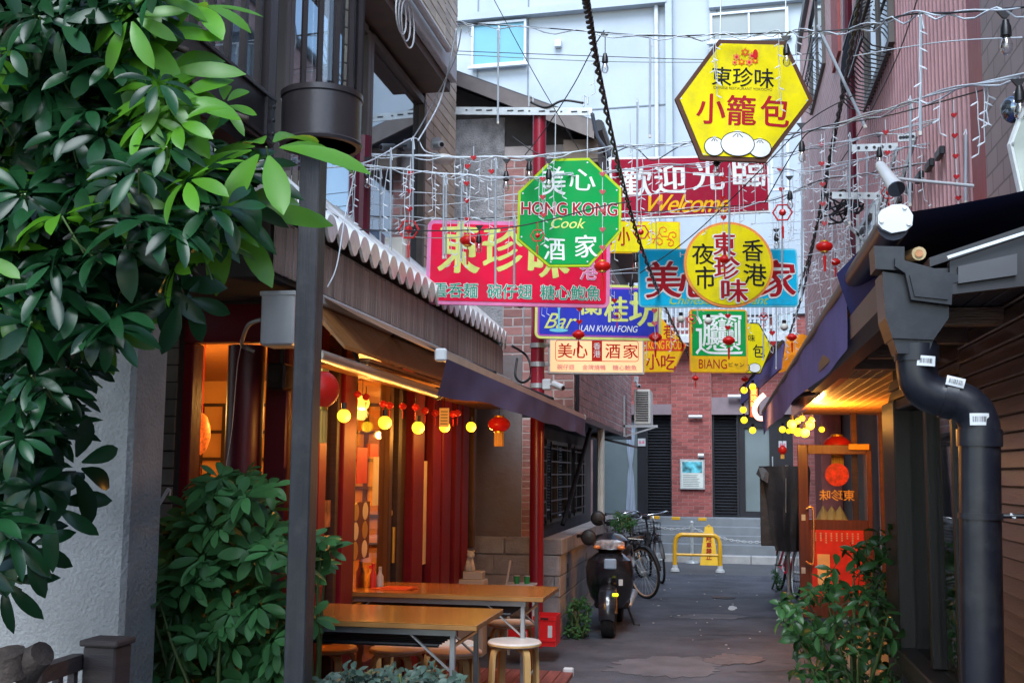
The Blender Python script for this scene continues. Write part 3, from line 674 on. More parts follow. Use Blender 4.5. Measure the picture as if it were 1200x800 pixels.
# side facade: columns at their measured places
def sy(px): return (at(px, 540, X=RX)).y
for a_, b_, m_ in ((397, 411, M_crim), (480, 493, M_crim), (503, 513, M_crim), (515, 525, M_crim), (530, 536.5, M_crim), (538.5, 546, M_crim)):
    column(RX - .1, RX + .03, sy(a_), sy(b_), m_, z1=2.42)
for a_, b_ in ((392, 396), (412, 416), (455, 459), (465, 469)):
    part('mullion', M_brassy if a_ in (455,) else M_dwood, rs, lambda b: b.cbox(RX - .07, RX + .01, sy(a_), sy(b_) - .005, 0, 2.42, .004))
def pane(px0, px1, z0=.35, z1=2.35, m=M_warmglass):
    return part('window', m, rs, lambda b: b.box(RX - .03, RX - .025, sy(px0), sy(px1), z0, z1))
pane(366, 397); pane(411, 455); pane(493, 503); pane(525, 530); part('recess_panel', M_dwood, rs, lambda b: b.box(RX - .11, RX - .06, sy(493), RY1, 0, 2.42))
dr_ = part('door', M_dwood, rs, lambda b: b.cbox(RX - .08, RX - .03, sy(459), sy(480), .05, 2.3, .006)); dr_['label'] = 'dark wooden door standing closed between the red columns'
part('handle', M_gold, dr_, lambda b: b.cyl((RX + .0, sy(463), .95), (RX + .0, sy(463), 1.2), .012)); part('keyhole', M_gold, dr_, lambda b: b.lathe([(.02, 0), (.02, .015), (.001, .018)], (RX - .03, sy(463), 1.3), 12, 'x'))
part('sill_wall', M_crimd, rs, lambda b: b.box(RX - .12, RX - .02, RY0 + .1, sy(459), 0, .35))
part('end_column', M_brassy, rs, lambda b: b.cbox(RX - .02, RX + .05, sy(549), sy(552), .9, 2.2, .01))
# transom & wooden ceiling under the hood
part('head_beam', M_wwood, rs, lambda b: b.box(RX - .1, RX + .02, RY0 - .02, RY1, 2.42, 2.56))
sf = part('soffit', M_wwood, rs, lambda b: b.box(RX - .02, -1.92, RY0 - .2, RY1 + .3, 2.2, 2.22))
for i in range(9): y = RY0 - .2 + i * .5; part('plank', M_wwood, sf, lambda b: b.cbox(RX + .03, -1.93, y + .006, y + .494, 2.186, 2.1985, .003))
part('sloped_board', mat('varnished_board', (.3, .13, .04), .16, var=.3, scale=4, streak=(1, 10, 1), bump=.1), rs, lambda b: b.prism([(EX + .01, 5.6, 2.5), (-1.93, 5.6, 2.23), (-1.93, 5.6, 2.25), (EX + .01, 5.6, 2.53)], (0, RY1 - 5.4, 0)))
# interior
M_iwall = mat('cream_interior_wall', (.75, .42, .14), .7, var=.15, scale=2)
part('interior_wall', M_iwall, rs, lambda b: b.box(-5.2, -5.1, RY0 + .1, RY1, 0, 2.6).box(-5.1, -2.42, RY1 - .1, RY1, 0, 2.6).box(-5.2, -3.2, RY0 + .1, RY0 + .2, 0, 2.6))
part('interior_floor', M_dwood, rs, lambda b: b.box(-5.1, RX - .12, RY0 + .1, RY1 - .1, .01, .06))
part('interior_ceiling', M_wwood, rs, lambda b: b.box(-5.1, RX - .1, RY0 + .1, RY1, 2.45, 2.5))
part('roof_slab', M_roof, rs, lambda b: b.box(-8, -2.9, RY0 + .12, 12.1, 2.95, 3.1))
part('outer_wall', M_ftile2, rs, lambda b: b.box(-8, -5.25, RY0 - .3, 12.1, 0, 2.94).box(-5.2, -3.02, RY1 + .02, 12.1, 0, 2.94))
for i in range(11): x = -5.0 + i * .24; part('lattice_bar', M_dwood, rs, lambda b: b.box(x, x + .035, RY1 - .14, RY1 - .101, .9, 2.2))
for i in range(6): z = .9 + i * .26; part('lattice_bar', M_dwood, rs, lambda b: b.box(-5.0, -2.45, RY1 - .16, RY1 - .141, z, z + .03))
for i in range(5): y = 6.6 + i * .75; part('framed_picture', mat('framed_print', (.4, .12, .04), .5, var=.8, scale=7), rs, lambda b: b.box(-5.095, -5.07, y, y + .5, 1.3, 1.95))
part('bench_back', M_crimd, rs, lambda b: b.box(-5.0, -4.9, RY0 + .3, RY1 - .2, .06, 1.15))
part('inner_table', M_wwood, rs, lambda b: b.cbox(-4.6, -3.4, 7.6, 8.4, .72, .76, .01).cbox(-4.05, -3.95, 7.95, 8.05, .06, .72, .01))
# interior lamp (yellow globe) seen through the near window, posters and cabinets
def lamp_light(p, e, r=.05, col=(1, .45, .1)):
    d = bpy.data.lights.new('lamp_light', 'POINT'); d.energy = e; d.color = col; d.shadow_soft_size = r; o = bpy.data.objects.new('lamp_light', d); C.objects.link(o); o.location = p; return o
M_glow = emi('warm_bulb_glow', (1, .6, .06), 1.5, (.9, .6, .3))
def pendant(p, r, label, drop=.3):
    o = thing('pendant_lamp', label, 'lamp', p); part('globe', M_glow, o, lambda b: b.ball(p, r, 14), smooth=True); part('cord', M_black, o, lambda b: b.cyl(Vector(p) + Vector((0, 0, r)), Vector(p) + Vector((0, 0, drop)), .004, 6)); return o
for (x, y, z, lb) in ((-4.1, 7.2, 2.1, 'small glowing globe lamp inside the near restaurant window'), (-3.0, 7.3, 2.15, 'glowing globe lamp behind the posters inside the restaurant'), (-2.9, 8.9, 2.15, 'glowing globe lamp inside beyond the door')):
    pendant((x, y, z), .06, lb); lamp_light((x, y, z - .09), 34 if x < -4 else 16)
def poster(name, label, px0, py0, px1, py1, m, X=RX - .014, extra=None):
    y0, y1 = at(px0, py0, X=X).y, at(px1, py1, X=X).y; za = at((px0 + px1) / 2, py1, X=X).z; zb = at((px0 + px1) / 2, py0, X=X).z
    o = thing(name, label, 'poster', (X, (y0 + y1) / 2, za)); part('paper', m, o, lambda b: b.box(X - .004, X, y0, y1, za, zb))
    if extra: extra(o, X, y0, y1, za, zb)
    return o
M_pap = mat('yellowed_paper', (.75, .6, .38), .7, var=.15, scale=5); M_redp = mat('red_paper', (.6, .03, .02), .5, var=.2, scale=6); M_foodp = mat('food_photo_print', (.35, .14, .07), .5, var=.9, scale=14)
def figures(o, X, y0, y1, za, zb):
    n = 3
    for r in range(n):
        for c in range(2):
            cy, cz = y0 + (y1 - y0) * (c + .5) / 2, za + (zb - za) * (r + .5) / n
            part('dish_print', M_pap if (r + c) % 2 else M_gold, o, lambda b: b.lathe([(min(y1 - y0, zb - za) * .16, 0), (min(y1 - y0, zb - za) * .15, .002), (.001, .003)], (X, cy, cz), 14, 'x'))
def wtext(body, size):
    def f(o, X, y0, y1, za, zb):
        vs, fs = glyphs(body); x0 = min(v.x for v in vs); x1 = max(v.x for v in vs); h0 = min(v.y for v in vs); h1 = max(v.y for v in vs)
        k = size * (y1 - y0) / (x1 - x0); mb = MB(); mb.add([(X + .003, (y0 + y1) / 2 + (v.x - (x0 + x1) / 2) * k, zb - (zb - za) * .2 + (v.y - h1) * k) for v in vs], fs); mb.build('lettering', M_black, o)
        part('picture', M_foodp, o, lambda b: b.box(X, X + .0015, y0 + .02, y1 - .02, za + .02, za + (zb - za) * .5))
    return f
poster('menu_poster', 'yellow menu poster with black lettering near the post', 361, 590, 372, 625, M_pap, extra=wtext('P4B!', .8))
poster('menu_poster', 'yellow and red picture poster right of the lettered one', 373, 586, 387, 618, M_foodp)
poster('menu_poster', 'pale notice low in the first window', 370, 628, 386, 662, M_pap)
poster('menu_poster', 'small pale notices high in the first window', 361, 534, 371, 580, M_pap)
poster('hanging_banner', 'long red paper banner hanging in the second window', 419, 524, 430, 566, M_redp)
poster('menu_poster', 'dark food menu with pictures of dishes under the banner', 412, 588, 432, 655, mat('dark_menu', (.12, .02, .015), .5), extra=figures)
poster('menu_poster', 'white strip of notices beside the brass mullion', 438, 535, 443, 592, M_pap)
poster('sticker', 'red and white square sticker by the brass mullion', 434, 520, 443, 535, M_redp)['category'] = 'sticker'
poster('menu_poster', 'tall white notice between the far red columns', 496, 540, 502, 660, M_pap)
# decorations seen in the near window
M_orn = mat('gold_red_ornament', (.9, .25, .05), .5, var=.8, scale=40, emis=.12, ecol=(1, .22, .03))
op = at(236, 508, Y=7.0); o = thing('hanging_ornament', 'glowing orange oval ornament hanging inside the near window', 'ornament', op)
part('body', M_orn, o, lambda b: b.lathe([(.001, -.14), (.035, -.11), (.055, -.05), (.06, 0), (.055, .05), (.035, .11), (.001, .14)], op, 18), smooth=True); part('cord', M_red, o, lambda b: b.cyl(op + Vector((0, 0, .14)), (op.x, op.y, 2.44), .004, 6))
for px, py, lb in ((229, 570, 'red paper charm inside the near window'), (233, 600, 'red diamond paper charm low in the near window')):
    p = at(px, py, Y=6.6); o = thing('paper_charm', lb, 'charm', p); part('paper', M_redp, o, lambda b: b.prism([p + Vector((0, 0, .07)), p + Vector((.035, 0, 0)), p - Vector((0, 0, .07)), p - Vector((.035, 0, 0))], (0, .006, 0))); part('cord', M_red, o, lambda b: b.cyl(p + Vector((0, .003, .07)), p + Vector((0, .003, .3)), .002, 5))
# electric box with conduit hung on the post side of the lintel
def eb(px0, py0, px1, py1, Y): return at(px0, py0, Y=Y), at(px1, py1, Y=Y)
a_, b_ = eb(306, 342, 343, 404, 5.4)
o = thing('junction_box', 'white rectangular electric box hanging above the dark round column', 'electric box', ((a_.x + b_.x) / 2, 5.4, b_.z))
part('casing', M_alu, o, lambda m: m.cbox(a_.x, b_.x, 5.4, 5.58, b_.z, a_.z, .01)); part('lid_rim', M_alu, o, lambda m: m.cbox(a_.x - .006, b_.x + .006, 5.395, 5.41, a_.z - .02, a_.z + .004, .003))
part('conduit', M_steel, o, lambda m: m.tube(smooth_pts([at(307, 374, Y=5.5), at(292, 380, Y=5.6), at(285, 395, Y=5.8), at(284, 405, Y=6.05), at(298, 412, Y=6.1)]), .012, 8), smooth=True)
part('bracket', M_dark, o, lambda m: m.box((a_.x + b_.x) / 2 - .02, (a_.x + b_.x) / 2 + .02, 5.5, 6.1, a_.z - .06, a_.z - .02))
part('wire', M_alu, o, lambda m: m.tube(smooth_pts([at(285, 395, Y=5.9), at(278, 430, Y=5.9), at(272, 500, Y=5.92), at(265, 545, Y=5.95)]), .0025, 6))
a_, b_ = eb(312, 425, 333, 456, 6.0)
o = thing('speaker', 'small black loudspeaker under the electric box', 'speaker', ((a_.x + b_.x) / 2, 6.0, b_.z)); part('cabinet', M_black, o, lambda m: m.cbox(a_.x, b_.x, 6.0, 6.14, b_.z, a_.z, .012)); part('cone', M_dark, o, lambda m: m.lathe([(.035, 0), (.03, .006), (.01, .012)], ((a_.x + b_.x) / 2, 5.985, (a_.z + b_.z) / 2), 14, 'y')); part('bracket', M_black, o, lambda m: m.cyl(((a_.x + b_.x) / 2, 6.1, a_.z), ((a_.x + b_.x) / 2, 6.1, a_.z + .12), .012))
# ================================================================ upper storey of the left building
UX = -2.62
ub = thing('tiled_apartment_building', 'upper storeys with beige tile piers and large dark windows above the restaurant', 'building', (-5, 8, 3.0))
UE = at(533, 150, X=UX).y
part('wall', M_grout, ub, lambda m: m.box(-9, UX - .02, 3.6, UE, 3.12, 9.5))
pier_y0 = at(497, 150, X=UX).y
M_btile = mat('beige_facade_tile', (.62, .54, .41), .55, var=.12, scale=5, bump=.2, bscale=60, island=.15)
pr = part('pier', M_grout, ub, lambda m: m.box(UX - .02, UX, pier_y0, UE, 3.12, 9.5))
tiles(pr, 'tile', M_btile, (UX, 0, 0), (0, 1, 0), (0, 0, 1), (pier_y0, UE), (3.12, 8.2), .3, .1, .008, .012, bond=0, maxparts=200)
fe = part('end_wall', M_grout, ub, lambda m: m.box(-5, UX - .002, UE, UE + .02, 3.12, 9.5))
# large windows between
wy = [4.6, 6.3, 7.9, pier_y0 - .1]
for i in range(3):
    w_ = part('window', M_dglass, ub, lambda m: m.box(UX - .015, UX - .005, wy[i] + .06, wy[i + 1] - .06, 3.35, 4.85))
    f = MB()
    for y in (wy[i], wy[i + 1] - .07): f.cbox(UX - .02, UX + .05, y, y + .07, 3.3, 4.9, .006)
    f.box(UX - .02, UX + .045, wy[i] + .07, wy[i + 1] - .07, 3.28, 3.34).box(UX - .02, UX + .045, wy[i] + .07, wy[i + 1] - .07, 4.86, 4.92)
    f.build('frame', M_sash, w_)
part('sill_wall', M_brick_side, ub, lambda m: m.box(UX - .01, UX + .02, 4.6, pier_y0 - .1, 3.12, 3.27))
part('red_post', M_crimd, ub, lambda m: m.cyl((UX + .2, 7.3, 3.0), (UX + .2, 7.3, 3.9), .06, 12))
oy = at(533, 80, X=UX + .3).y
oz = at(533, 80, X=UX + .3).z
part('balcony_slab', mat('brown_corrugate', (.11, .075, .055), .6, var=.15), ub, lambda m: m.box(UX, UX + .26, 3.6, oy, oz - .22, oz - .02))
part('slab_edge', mat('pale_fascia', (.5, .52, .54), .5, var=.08), ub, lambda m: m.cbox(UX + .262, UX + .32, 3.6, oy, oz - .14, oz + .06, .008))
up_ = part('upper_wall', M_grout, ub, lambda m: m.box(UX - .02, UX + .2, 3.6, oy, oz + .0, 9.5))
tiles(up_, 'tile', M_btile, (UX + .2, 0, 0), (0, 1, 0), (0, 0, 1), (6.5, oy), (oz + .1, 8.2), .3, .1, .008, .012, bond=0, maxparts=150)
part('gutter_pipe', M_alu, ub, lambda m: m.tube([(UX + .36, 3.6, oz - .02), (UX + .36, oy - .5, oz - .02)], .03, 8))
cw = MB()
for k in range(3):
    c_ = at(470 + 4 * k, 18 + 5 * k, X=UX + .45); r_ = .13 + .02 * k
    cw.tube([c_ + Vector((0, math.cos(t) * r_, math.sin(t) * r_)) for t in [i * 2 * math.pi / 20 for i in range(20)]], .006, 6, closed=True)
tag(cw.build('coiled_cable', M_alu), 'white cable coiled in loops under the upper eave', 'cable')
# small roof-top clutter on the hood: utility boxes
for px0, py0, px1, py1, Y, m_, lb in ((443, 278, 474, 316, 8.2, M_cream, 'cream utility box standing on the tiled hood'), (427, 270, 444, 290, 7.6, mat('blue_grey_box', (.12, .17, .25), .5), 'small blue grey floodlight beside the cream box')):
    a_, b_ = eb(px0, py0, px1, py1, Y); o = thing('utility_box', lb, 'box', ((a_.x + b_.x) / 2, Y, b_.z)); part('casing', m_, o, lambda m: m.cbox(a_.x, b_.x, Y, Y + .15, b_.z, a_.z, .012)); part('foot', M_dark, o, lambda m: m.box(a_.x + .02, a_.x + .05, Y + .03, Y + .06, b_.z - .12, b_.z + .002).box(b_.x - .05, b_.x - .02, Y + .03, Y + .06, b_.z - .12, b_.z + .002)); part('cover', m_, o, lambda m: m.cbox(a_.x + .015, b_.x - .015, Y - .01, Y - .001, b_.z + .015, a_.z - .015, .003))
# ================================================================ near left: stucco wall, railing, post and round balcony
M_stucco = mat('pale_stucco', (.36, .35, .335), .95, var=.16, scale=3, bump=.7, bscale=60, spec=.2, dirt=((.22, .21, .19), .7, 1.3))
sx1 = at(150, 600, Y=4.45).x
sw = grid_sheet(0, 1, 0, 1, 0, 2, 2)
swb = MB().cbox(-6, sx1, 4.45, 4.75, -.02, 2.75, .02).build('stucco_wall', M_stucco); tag(swb, 'pale grey textured stucco wall behind the tree at far left', 'wall')
rg = thing('wooden_railing', 'low dark brown railing with capped post in front of the stucco wall', 'railing', at(100, 790, Y=3.6))
a_, b_ = at(95, 757, Y=3.55), at(135, 800, Y=3.55); M_rail = mat('weathered_brown_wood', (.08, .06, .055), .7, var=.3, scale=6, streak=(1, 1, 8), bump=.3)
part('post', M_rail, rg, lambda m: m.cbox(a_.x + .006, b_.x - .006, 3.55, 3.66, 0, a_.z, .006)); part('post_cap', M_rail, rg, lambda m: m.cbox(a_.x - .004, b_.x + .004, 3.54, 3.67, a_.z + .001, a_.z + .022, .005))
q0, q1 = at(93, 774, Y=3.6), at(40, 792, Y=3.1)
part('top_rail', M_rail, rg, lambda m: m.beam(q0, q1, .045, .05)); 
for t in (.15, .5, .85): qq = Vector(q0).lerp(q1, t); part('baluster', M_rail, rg, lambda m: m.box(qq.x - .012, qq.x + .012, qq.y - .012, qq.y + .012, 0, qq.z - .026))
for (px, py, lb) in ((188, 596, 'two thin white wires hooked beside the tiled pillar'),):
    mb = MB()
    for k in range(2): mb.tube(smooth_pts([at(176 + 3 * k, 604, Y=5.6), at(186 + 2 * k, 590, Y=5.6), at(196 + 3 * k, 573, Y=5.6), at(199, 575 + 6 * k, Y=5.6)]), .005, 6)
    tag(mb.build('wire_hook', M_alu), lb, 'wire')
p = at(187, 640, Y=5.3)
o = thing('meter_box', 'black louvred box on the tiled pillar behind the shrub', 'box', (p.x, 5.6, .9)); part('casing', M_black, o, lambda m: m.cbox(p.x - .1, p.x + .1, 5.5, 5.65, .6, at(187, 605, Y=5.5).z, .01))
for i in range(5): part('louvre', M_dark, o, lambda m: m.cbox(p.x - .085 + i * .036, p.x - .06 + i * .036, 5.485, 5.499, .65, 1.25, .004))
PY = 4.6; M_bronze = mat('dark_bronze_paint', (.035, .03, .033), .33, metal=.25, var=.15, scale=4, bump=.05)
M_pole = mat('grey_black_paint', (.035, .036, .042), .45, var=.3, scale=3, streak=(6, 6, .4), bump=.15, bscale=20, dirt=((.09, .085, .085), .5, 9))
bc = thing('corner_balcony', 'dark bronze balcony with round glazed end on a square post', 'balcony', (at(352, 700, Y=PY).x, PY, 0))
x0, x1 = at(343, 600, Y=PY).x, at(367, 600, Y=PY).x
part('post', M_pole, bc, lambda m: m.cbox(x0, x1, PY - .05, PY + .05, 0, at(355, 180, Y=PY).z, .006))
dc = at(377, 130, Y=PY); rr = .175
zb0, zb1 = at(377, 165, Y=PY - .1).z, at(377, 103, Y=PY - .1).z
prof = [(rr - .02, zb0), (rr + .004, zb0), (rr + .008, zb0 + .012), (rr, zb0 + .02), (rr, zb1 - .03), (rr + .006, zb1 - .024), (rr + .006, zb1), (rr - .02, zb1), (rr - .02, zb0)]
dm = MB(); dm.lathe([(r, z) for r, z in prof], (dc.x, PY, 0), 40); drum = dm.build('round_band', M_bronze, bc, True, True)
part('inner_floor', M_black, bc, lambda m: m.lathe([(rr - .021, zb0 + .1), (rr - .021, zb0 + .12)], (dc.x, PY, 0), 32))
for k in range(9):
    t = R(-100 + k * 25); part('upright', M_bronze, bc, lambda m: m.cyl((dc.x + (rr - .01) * math.cos(t), PY + (rr - .01) * math.sin(t), zb1), (dc.x + (rr - .01) * math.cos(t), PY + (rr - .01) * math.sin(t), zb1 + 1.25), .015, 4))
part('glazing', M_glass, bc, lambda m: m.lathe([(rr - .024, zb1 + .02), (rr - .024, zb1 + 1.2)], (dc.x, PY, 0), 24, a0=R(-110), a1=R(120)))
bxx = at(325, 110, Y=PY).x
part('side_band', M_bronze, bc, lambda m: m.cbox(bxx - .03, bxx, 2.2, PY - .02, zb0 + .0, zb1, .006).cbox(bxx, bxx + .012, 1.6, PY - .03, zb1 - .035, zb1 - .015, .003).cbox(bxx, bxx + .012, 1.6, PY - .03, zb0 + .015, zb0 + .03, .003))
part('floor_slab', M_black, bc, lambda m: m.box(-2.54, bxx - .031, 2.2, PY - .02, zb0 - .05, zb0 + .02))
for k in range(16): y = 2.3 + k * .15; part('baluster', M_bronze, bc, lambda m: m.box(bxx - .03, bxx - .005, y, y + .03, zb1 + .001, zb1 + 1.2))
part('corner_post', M_bronze, bc, lambda m: m.cbox(bxx - .06, bxx + .01, PY - .13, PY - .04, zb0, zb1 + 1.3, .006))
for k in range(3): part('bolt', M_dark, bc, lambda m: m.cyl((bxx + .013, PY - .07, zb0 + .05 + k * .06), (bxx + .022, PY - .07, zb0 + .05 + k * .06), .008, 8))
# beige tiled wall behind the balusters
nb_ = thing('tiled_house', 'beige tiled house wall behind the balcony balusters', 'house', (-3.2, 3, 0))
wb = part('wall', M_grout, nb_, lambda m: m.box(-3.4, -2.55, 1.4, 4.4, 2.9, 9)); tiles(wb, 'tile', M_btile, (-2.55, 0, 0), (0, 1, 0), (0, 0, 1), (1.5, 4.4), (2.9, 5.2), .12, .1, .008, .01, bond=0, maxparts=290, order='near')
# ================================================================ right: upper buildings
QX = 1.3
Y_a, Y_b, Y_c = at(1165, 120, X=QX).y, at(1010, 120, X=QX).y, at(939, 150, X=QX).y
pb = thing('pink_tiled_building', 'tall pink tiled building with window grilles on the right side of the alley', 'building', (4, 15, 2.7))
M_ptile = brickmat('pink_wall_tiles', (.46, .23, .2), (.52, .29, .26), (.6, .42, .38), .23, .075, 'yz', .007, .3, .7)
pz = at(941, 70, X=QX).z
pw = part('wall', M_ptile, pb, lambda m: m.box(QX, 8, Y_b + .3, Y_c, 2.75, pz + .35))
part('parapet', M_dark, pb, lambda m: m.box(QX - .06, 8, Y_b + .3, Y_c + .1, pz + .352, pz + .5))
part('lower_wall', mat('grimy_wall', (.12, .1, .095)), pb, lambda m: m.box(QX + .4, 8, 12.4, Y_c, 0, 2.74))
part('lower_brick', M_redbrick, pb, lambda m: m.box(QX + .1, QX + .38, 16.6, Y_c, 0, 2.74))
part('brick_band', M_redbrick, pb, lambda m: m.box(QX - .03, QX, at(985, 30, X=QX).y, at(977, 30, X=QX).y, at(980, 80, X=QX).z, pz + .3))
def rwindow(root, X, y0, y1, z0, z1, gm, grille=True, fm=M_sash):
    w_ = part('window', gm, root, lambda m: m.box(X - .012, X + .02, y0, y1, z0, z1))
    f = MB(); f.box(X - .04, X, y0 - .05, y0, z0 - .05, z1 + .05).box(X - .04, X, y1, y1 + .05, z0 - .05, z1 + .05).box(X - .04, X, y0, y1, z0 - .05, z0).box(X - .04, X, y0, y1, z1, z1 + .05).box(X - .03, X, (y0 + y1) / 2 - .02, (y0 + y1) / 2 + .02, z0, z1); f.build('frame', fm, w_)
    if grille:
        g_ = MB(); n = 11
        for i in range(n):
            y = y0 + (y1 - y0) * i / (n - 1); g_.tube(smooth_pts([(X - .03, y, z0 + .45), (X - .13, y, z0 + .3), (X - .15, y, z0 + .05), (X - .03, y, z0 - .05)], 3), .005, 5)
        for z in (.43, .05): g_.tube([(X - .14, y0, z0 + z), (X - .14, y1, z0 + z)], .01, 5)
        g_.build('grille', M_black, w_)
    return w_
for k in range(2):
    dz = -2.9 * k
    ya, yb = at(967, 60, X=QX).y, at(951, 60, X=QX).y
    z_ = at(960, 100, X=QX).z + dz
    if k == 0: rwindow(pb, QX, ya, yb, z_, z_ + 1.2, M_dglass)
part('drain_pipe', M_crimd, pb, lambda m: m.tube([(QX - .07, Y_b + .2, 2.8), (QX - .07, Y_b + .2, 5.3), (QX - .12, Y_b - .1, 5.5), (QX - .12, Y_b - .4, 9)], .04, 8))
for px, py in ((955, 240), (945, 300)):
    y = at(px, py, X=QX).y; z_ = at(px, py, X=QX).z
cb_ = thing('corrugated_building', 'maroon corrugated metal clad building on the right', 'building', (4, 8.5, 2.6))
M_corr = mat('maroon_corrugated_paint', (.33, .055, .08), .5, var=.1, scale=4, bump=.15, bscale=30, streak=(1, 1, .3), dirt=((.3, .14, .15), .5, 2))
M_corrw = mat('faded_mauve_rib', (.5, .27, .28), .6, var=.15, scale=6, bump=.2, bscale=60)
back = part('cladding', M_corr, cb_, lambda m: m.box(QX, 8, Y_a, Y_b + .3, 2.5, 11))
ribme = MB().prism([(0, -.03, 0), (-.028, -.02, 0), (-.028, .02, 0), (0, .03, 0)], (0, 0, 8.4)); rme = bpy.data.meshes.new('rib'); rme.from_pydata(ribme.v, [], ribme.f); rme.materials.append(M_corrw)
y = Y_a + .45
while y < Y_b + .25:
    o = bpy.data.objects.new('rib', rme); C.objects.link(o); o.parent = cb_; o.location = Vector((QX, y, 2.55)) - world_loc(cb_); y += .115
part('corner_trim', M_corr, cb_, lambda m: m.cbox(QX - .035, QX, Y_a, Y_a + .36, 2.5, 11, .01))
# balcony grille under the window high on the corrugated wall
ga, gb = at(1055, 60, X=QX).y, at(1022, 60, X=QX).y
zg = at(1030, 78, X=QX - .1).z
w_ = rwindow(cb_, QX - .028, ga + .1, gb, zg + .12, zg + 1.7, M_dglass, grille=False)
gk = MB()
for i in range(18): y = ga + (gb - ga) * i / 17; gk.tube(smooth_pts([(QX - .05, y, zg + .75), (QX - .22, y, zg + .6), (QX - .25, y, zg + .1), (QX - .05, y, zg)], 3), .006, 5)
for z, x in ((.7, .1), (.55, .235), (.1, .26), (.0, .08)): gk.box(QX - x - .01, QX - x + .01, ga, gb, zg + z - .01, zg + z + .01)
gk.build('grille', M_black, w_)
for k in range(3):
    a_ = at(1040 - 12 * k, 190 + 20 * k, X=QX - .04)
for k in range(9):
    c_ = at(1100 - k * 12, 180 + k * 14, X=QX - .05); part('bracket', M_dark, cb_, lambda m: m.cbox(QX - .06, QX - .029, c_.y - .08, c_.y + .08, c_.z - .025, c_.z + .025, .005))
nt_ = thing('tiled_block', 'mauve grey tiled wall at the far right above the awning', 'building', (3, 4, 2.8))
part('wall', brickmat('mauve_wall_tiles', (.33, .25, .26), (.38, .29, .3), (.2, .16, .16), .2, .1, 'yz', .006, .3, .6), nt_, lambda m: m.box(QX - .05, 8, 2.0, Y_a - .01, 2.8, 9))
# lower windows and steel frames between awning and corrugated wall
lwz = at(1010, 290, X=QX - .1)
for (px0, px1, z0_, z1_) in ((1012, 1036, 2.95, 3.75),):
    ya, yb = at(px1, 250, X=QX).y, at(px0, 250, X=QX).y
    rwindow(cb_, QX - .03, ya, yb, z0_, z1_, M_dglass, grille=False, fm=M_steel)
# ================================================================ right: dark boarded eatery near the camera
WX = .85
ey = at(1046, 600, X=WX).y
en = thing('boarded_eatery', 'dark brown boarded eatery with tall window at right', 'building', (2.5, 4, 0))
M_board = mat('glossy_brown_board', (.11, .045, .03), .28, var=.25, scale=3, streak=(1, .6, 8), bump=.12, bscale=20, coat=.25)
wy0, wy1 = at(1128, 650, X=WX).y, at(1062, 650, X=WX).y
sz0, sz1 = at(1128, 800, X=WX).z - .05, at(1060, 480, X=WX).z
part('wall_core', M_black, en, lambda m: m.box(WX + .02, WX + .1, -6, wy0 - .02, -.02, 2.2).box(WX + .02, WX + .1, wy1 + .02, ey, -.02, 2.2).box(WX + .02, WX + .1, wy0 - .02, wy1 + .02, -.02, sz0 - .05).box(WX + .02, WX + .1, wy0 - .02, wy1 + .02, sz1 + .02, 2.2))
cl_ = MB(); L_ = wy0 - .06 - 1.2
cl_.prism([(WX + .02, 0, 0), (WX + .02, 0, .05), (WX + .006, 0, .05), (WX - .008, 0, .003), (WX - .004, 0, 0)], (0, L_, 0)); cme = bpy.data.meshes.new('plank'); cme.from_pydata(cl_.v, [], cl_.f); cme.materials.append(M_board)
for i in range(41):
    o = bpy.data.objects.new('plank', cme); C.objects.link(o); o.parent = en; o.location = Vector((0, 1.2, .02 + i * .0535)) - world_loc(en); o.rotation_euler = (0, 0, random.uniform(-.0006, .0006))
part('plank', M_board, en, lambda m: [m.prism([(WX + .02, wy0 - .05, z), (WX + .02, wy0 - .05, z + .05), (WX + .006, wy0 - .05, z + .05), (WX - .008, wy0 - .05, z + .003)], (0, ey - wy0 + .05, 0)) for z in (sz1 + .06, sz1 + .114)])
M_jamb = mat('black_brown_frame', (.009, .007, .007), .4, var=.3, scale=3, streak=(4, 4, .5), bump=.1)
w_ = part('window', M_glass, en, lambda m: m.box(WX + .03, WX + .036, wy0, wy1, sz0, sz1)); w_['label'] = 'tall dark framed sliding window'
f = MB(); f.cbox(WX - .03, WX + .06, wy0 - .05, wy0, sz0, sz1 + .05, .006); f.cbox(WX - .04, WX + .06, wy1, ey - .002, 0, sz1 + .05, .006)
f.cbox(WX - .03, WX + .06, wy0, wy1, sz1 + .002, sz1 + .05, .006); ym = wy0 + (wy1 - wy0) * .52; f.cbox(WX + .0, WX + .07, ym, ym + .06, sz0, sz1, .004)
f.build('frame', M_jamb, w_)
part('sill', M_jamb, w_, lambda m: m.cbox(WX - .06, WX + .08, wy0 - .05, wy1, sz0 - .07, sz0 - .002, .006).cbox(WX - .04, WX + .08, wy0 - .05, wy1, sz0 - .12, sz0 - .072, .006))
part('inner_wall', mat('dim_interior', (.05, .025, .02), .7, var=.3, scale=2), en, lambda m: m.box(2.2, 2.3, 1.2, ey, 0, 2.2).box(WX + .1, 2.2, ey - .06, ey, 0, 2.2).box(WX + .1, 2.2, 1.2, 1.25, 0, 2.2))
part('inner_floor', M_dwood, en, lambda m: m.box(WX + .1, 2.2, 1.25, ey - .06, .01, .05))
part('inner_ceiling', M_dwood, en, lambda m: m.box(WX + .02, 2.3, 1.2, ey, 2.201, 2.22))
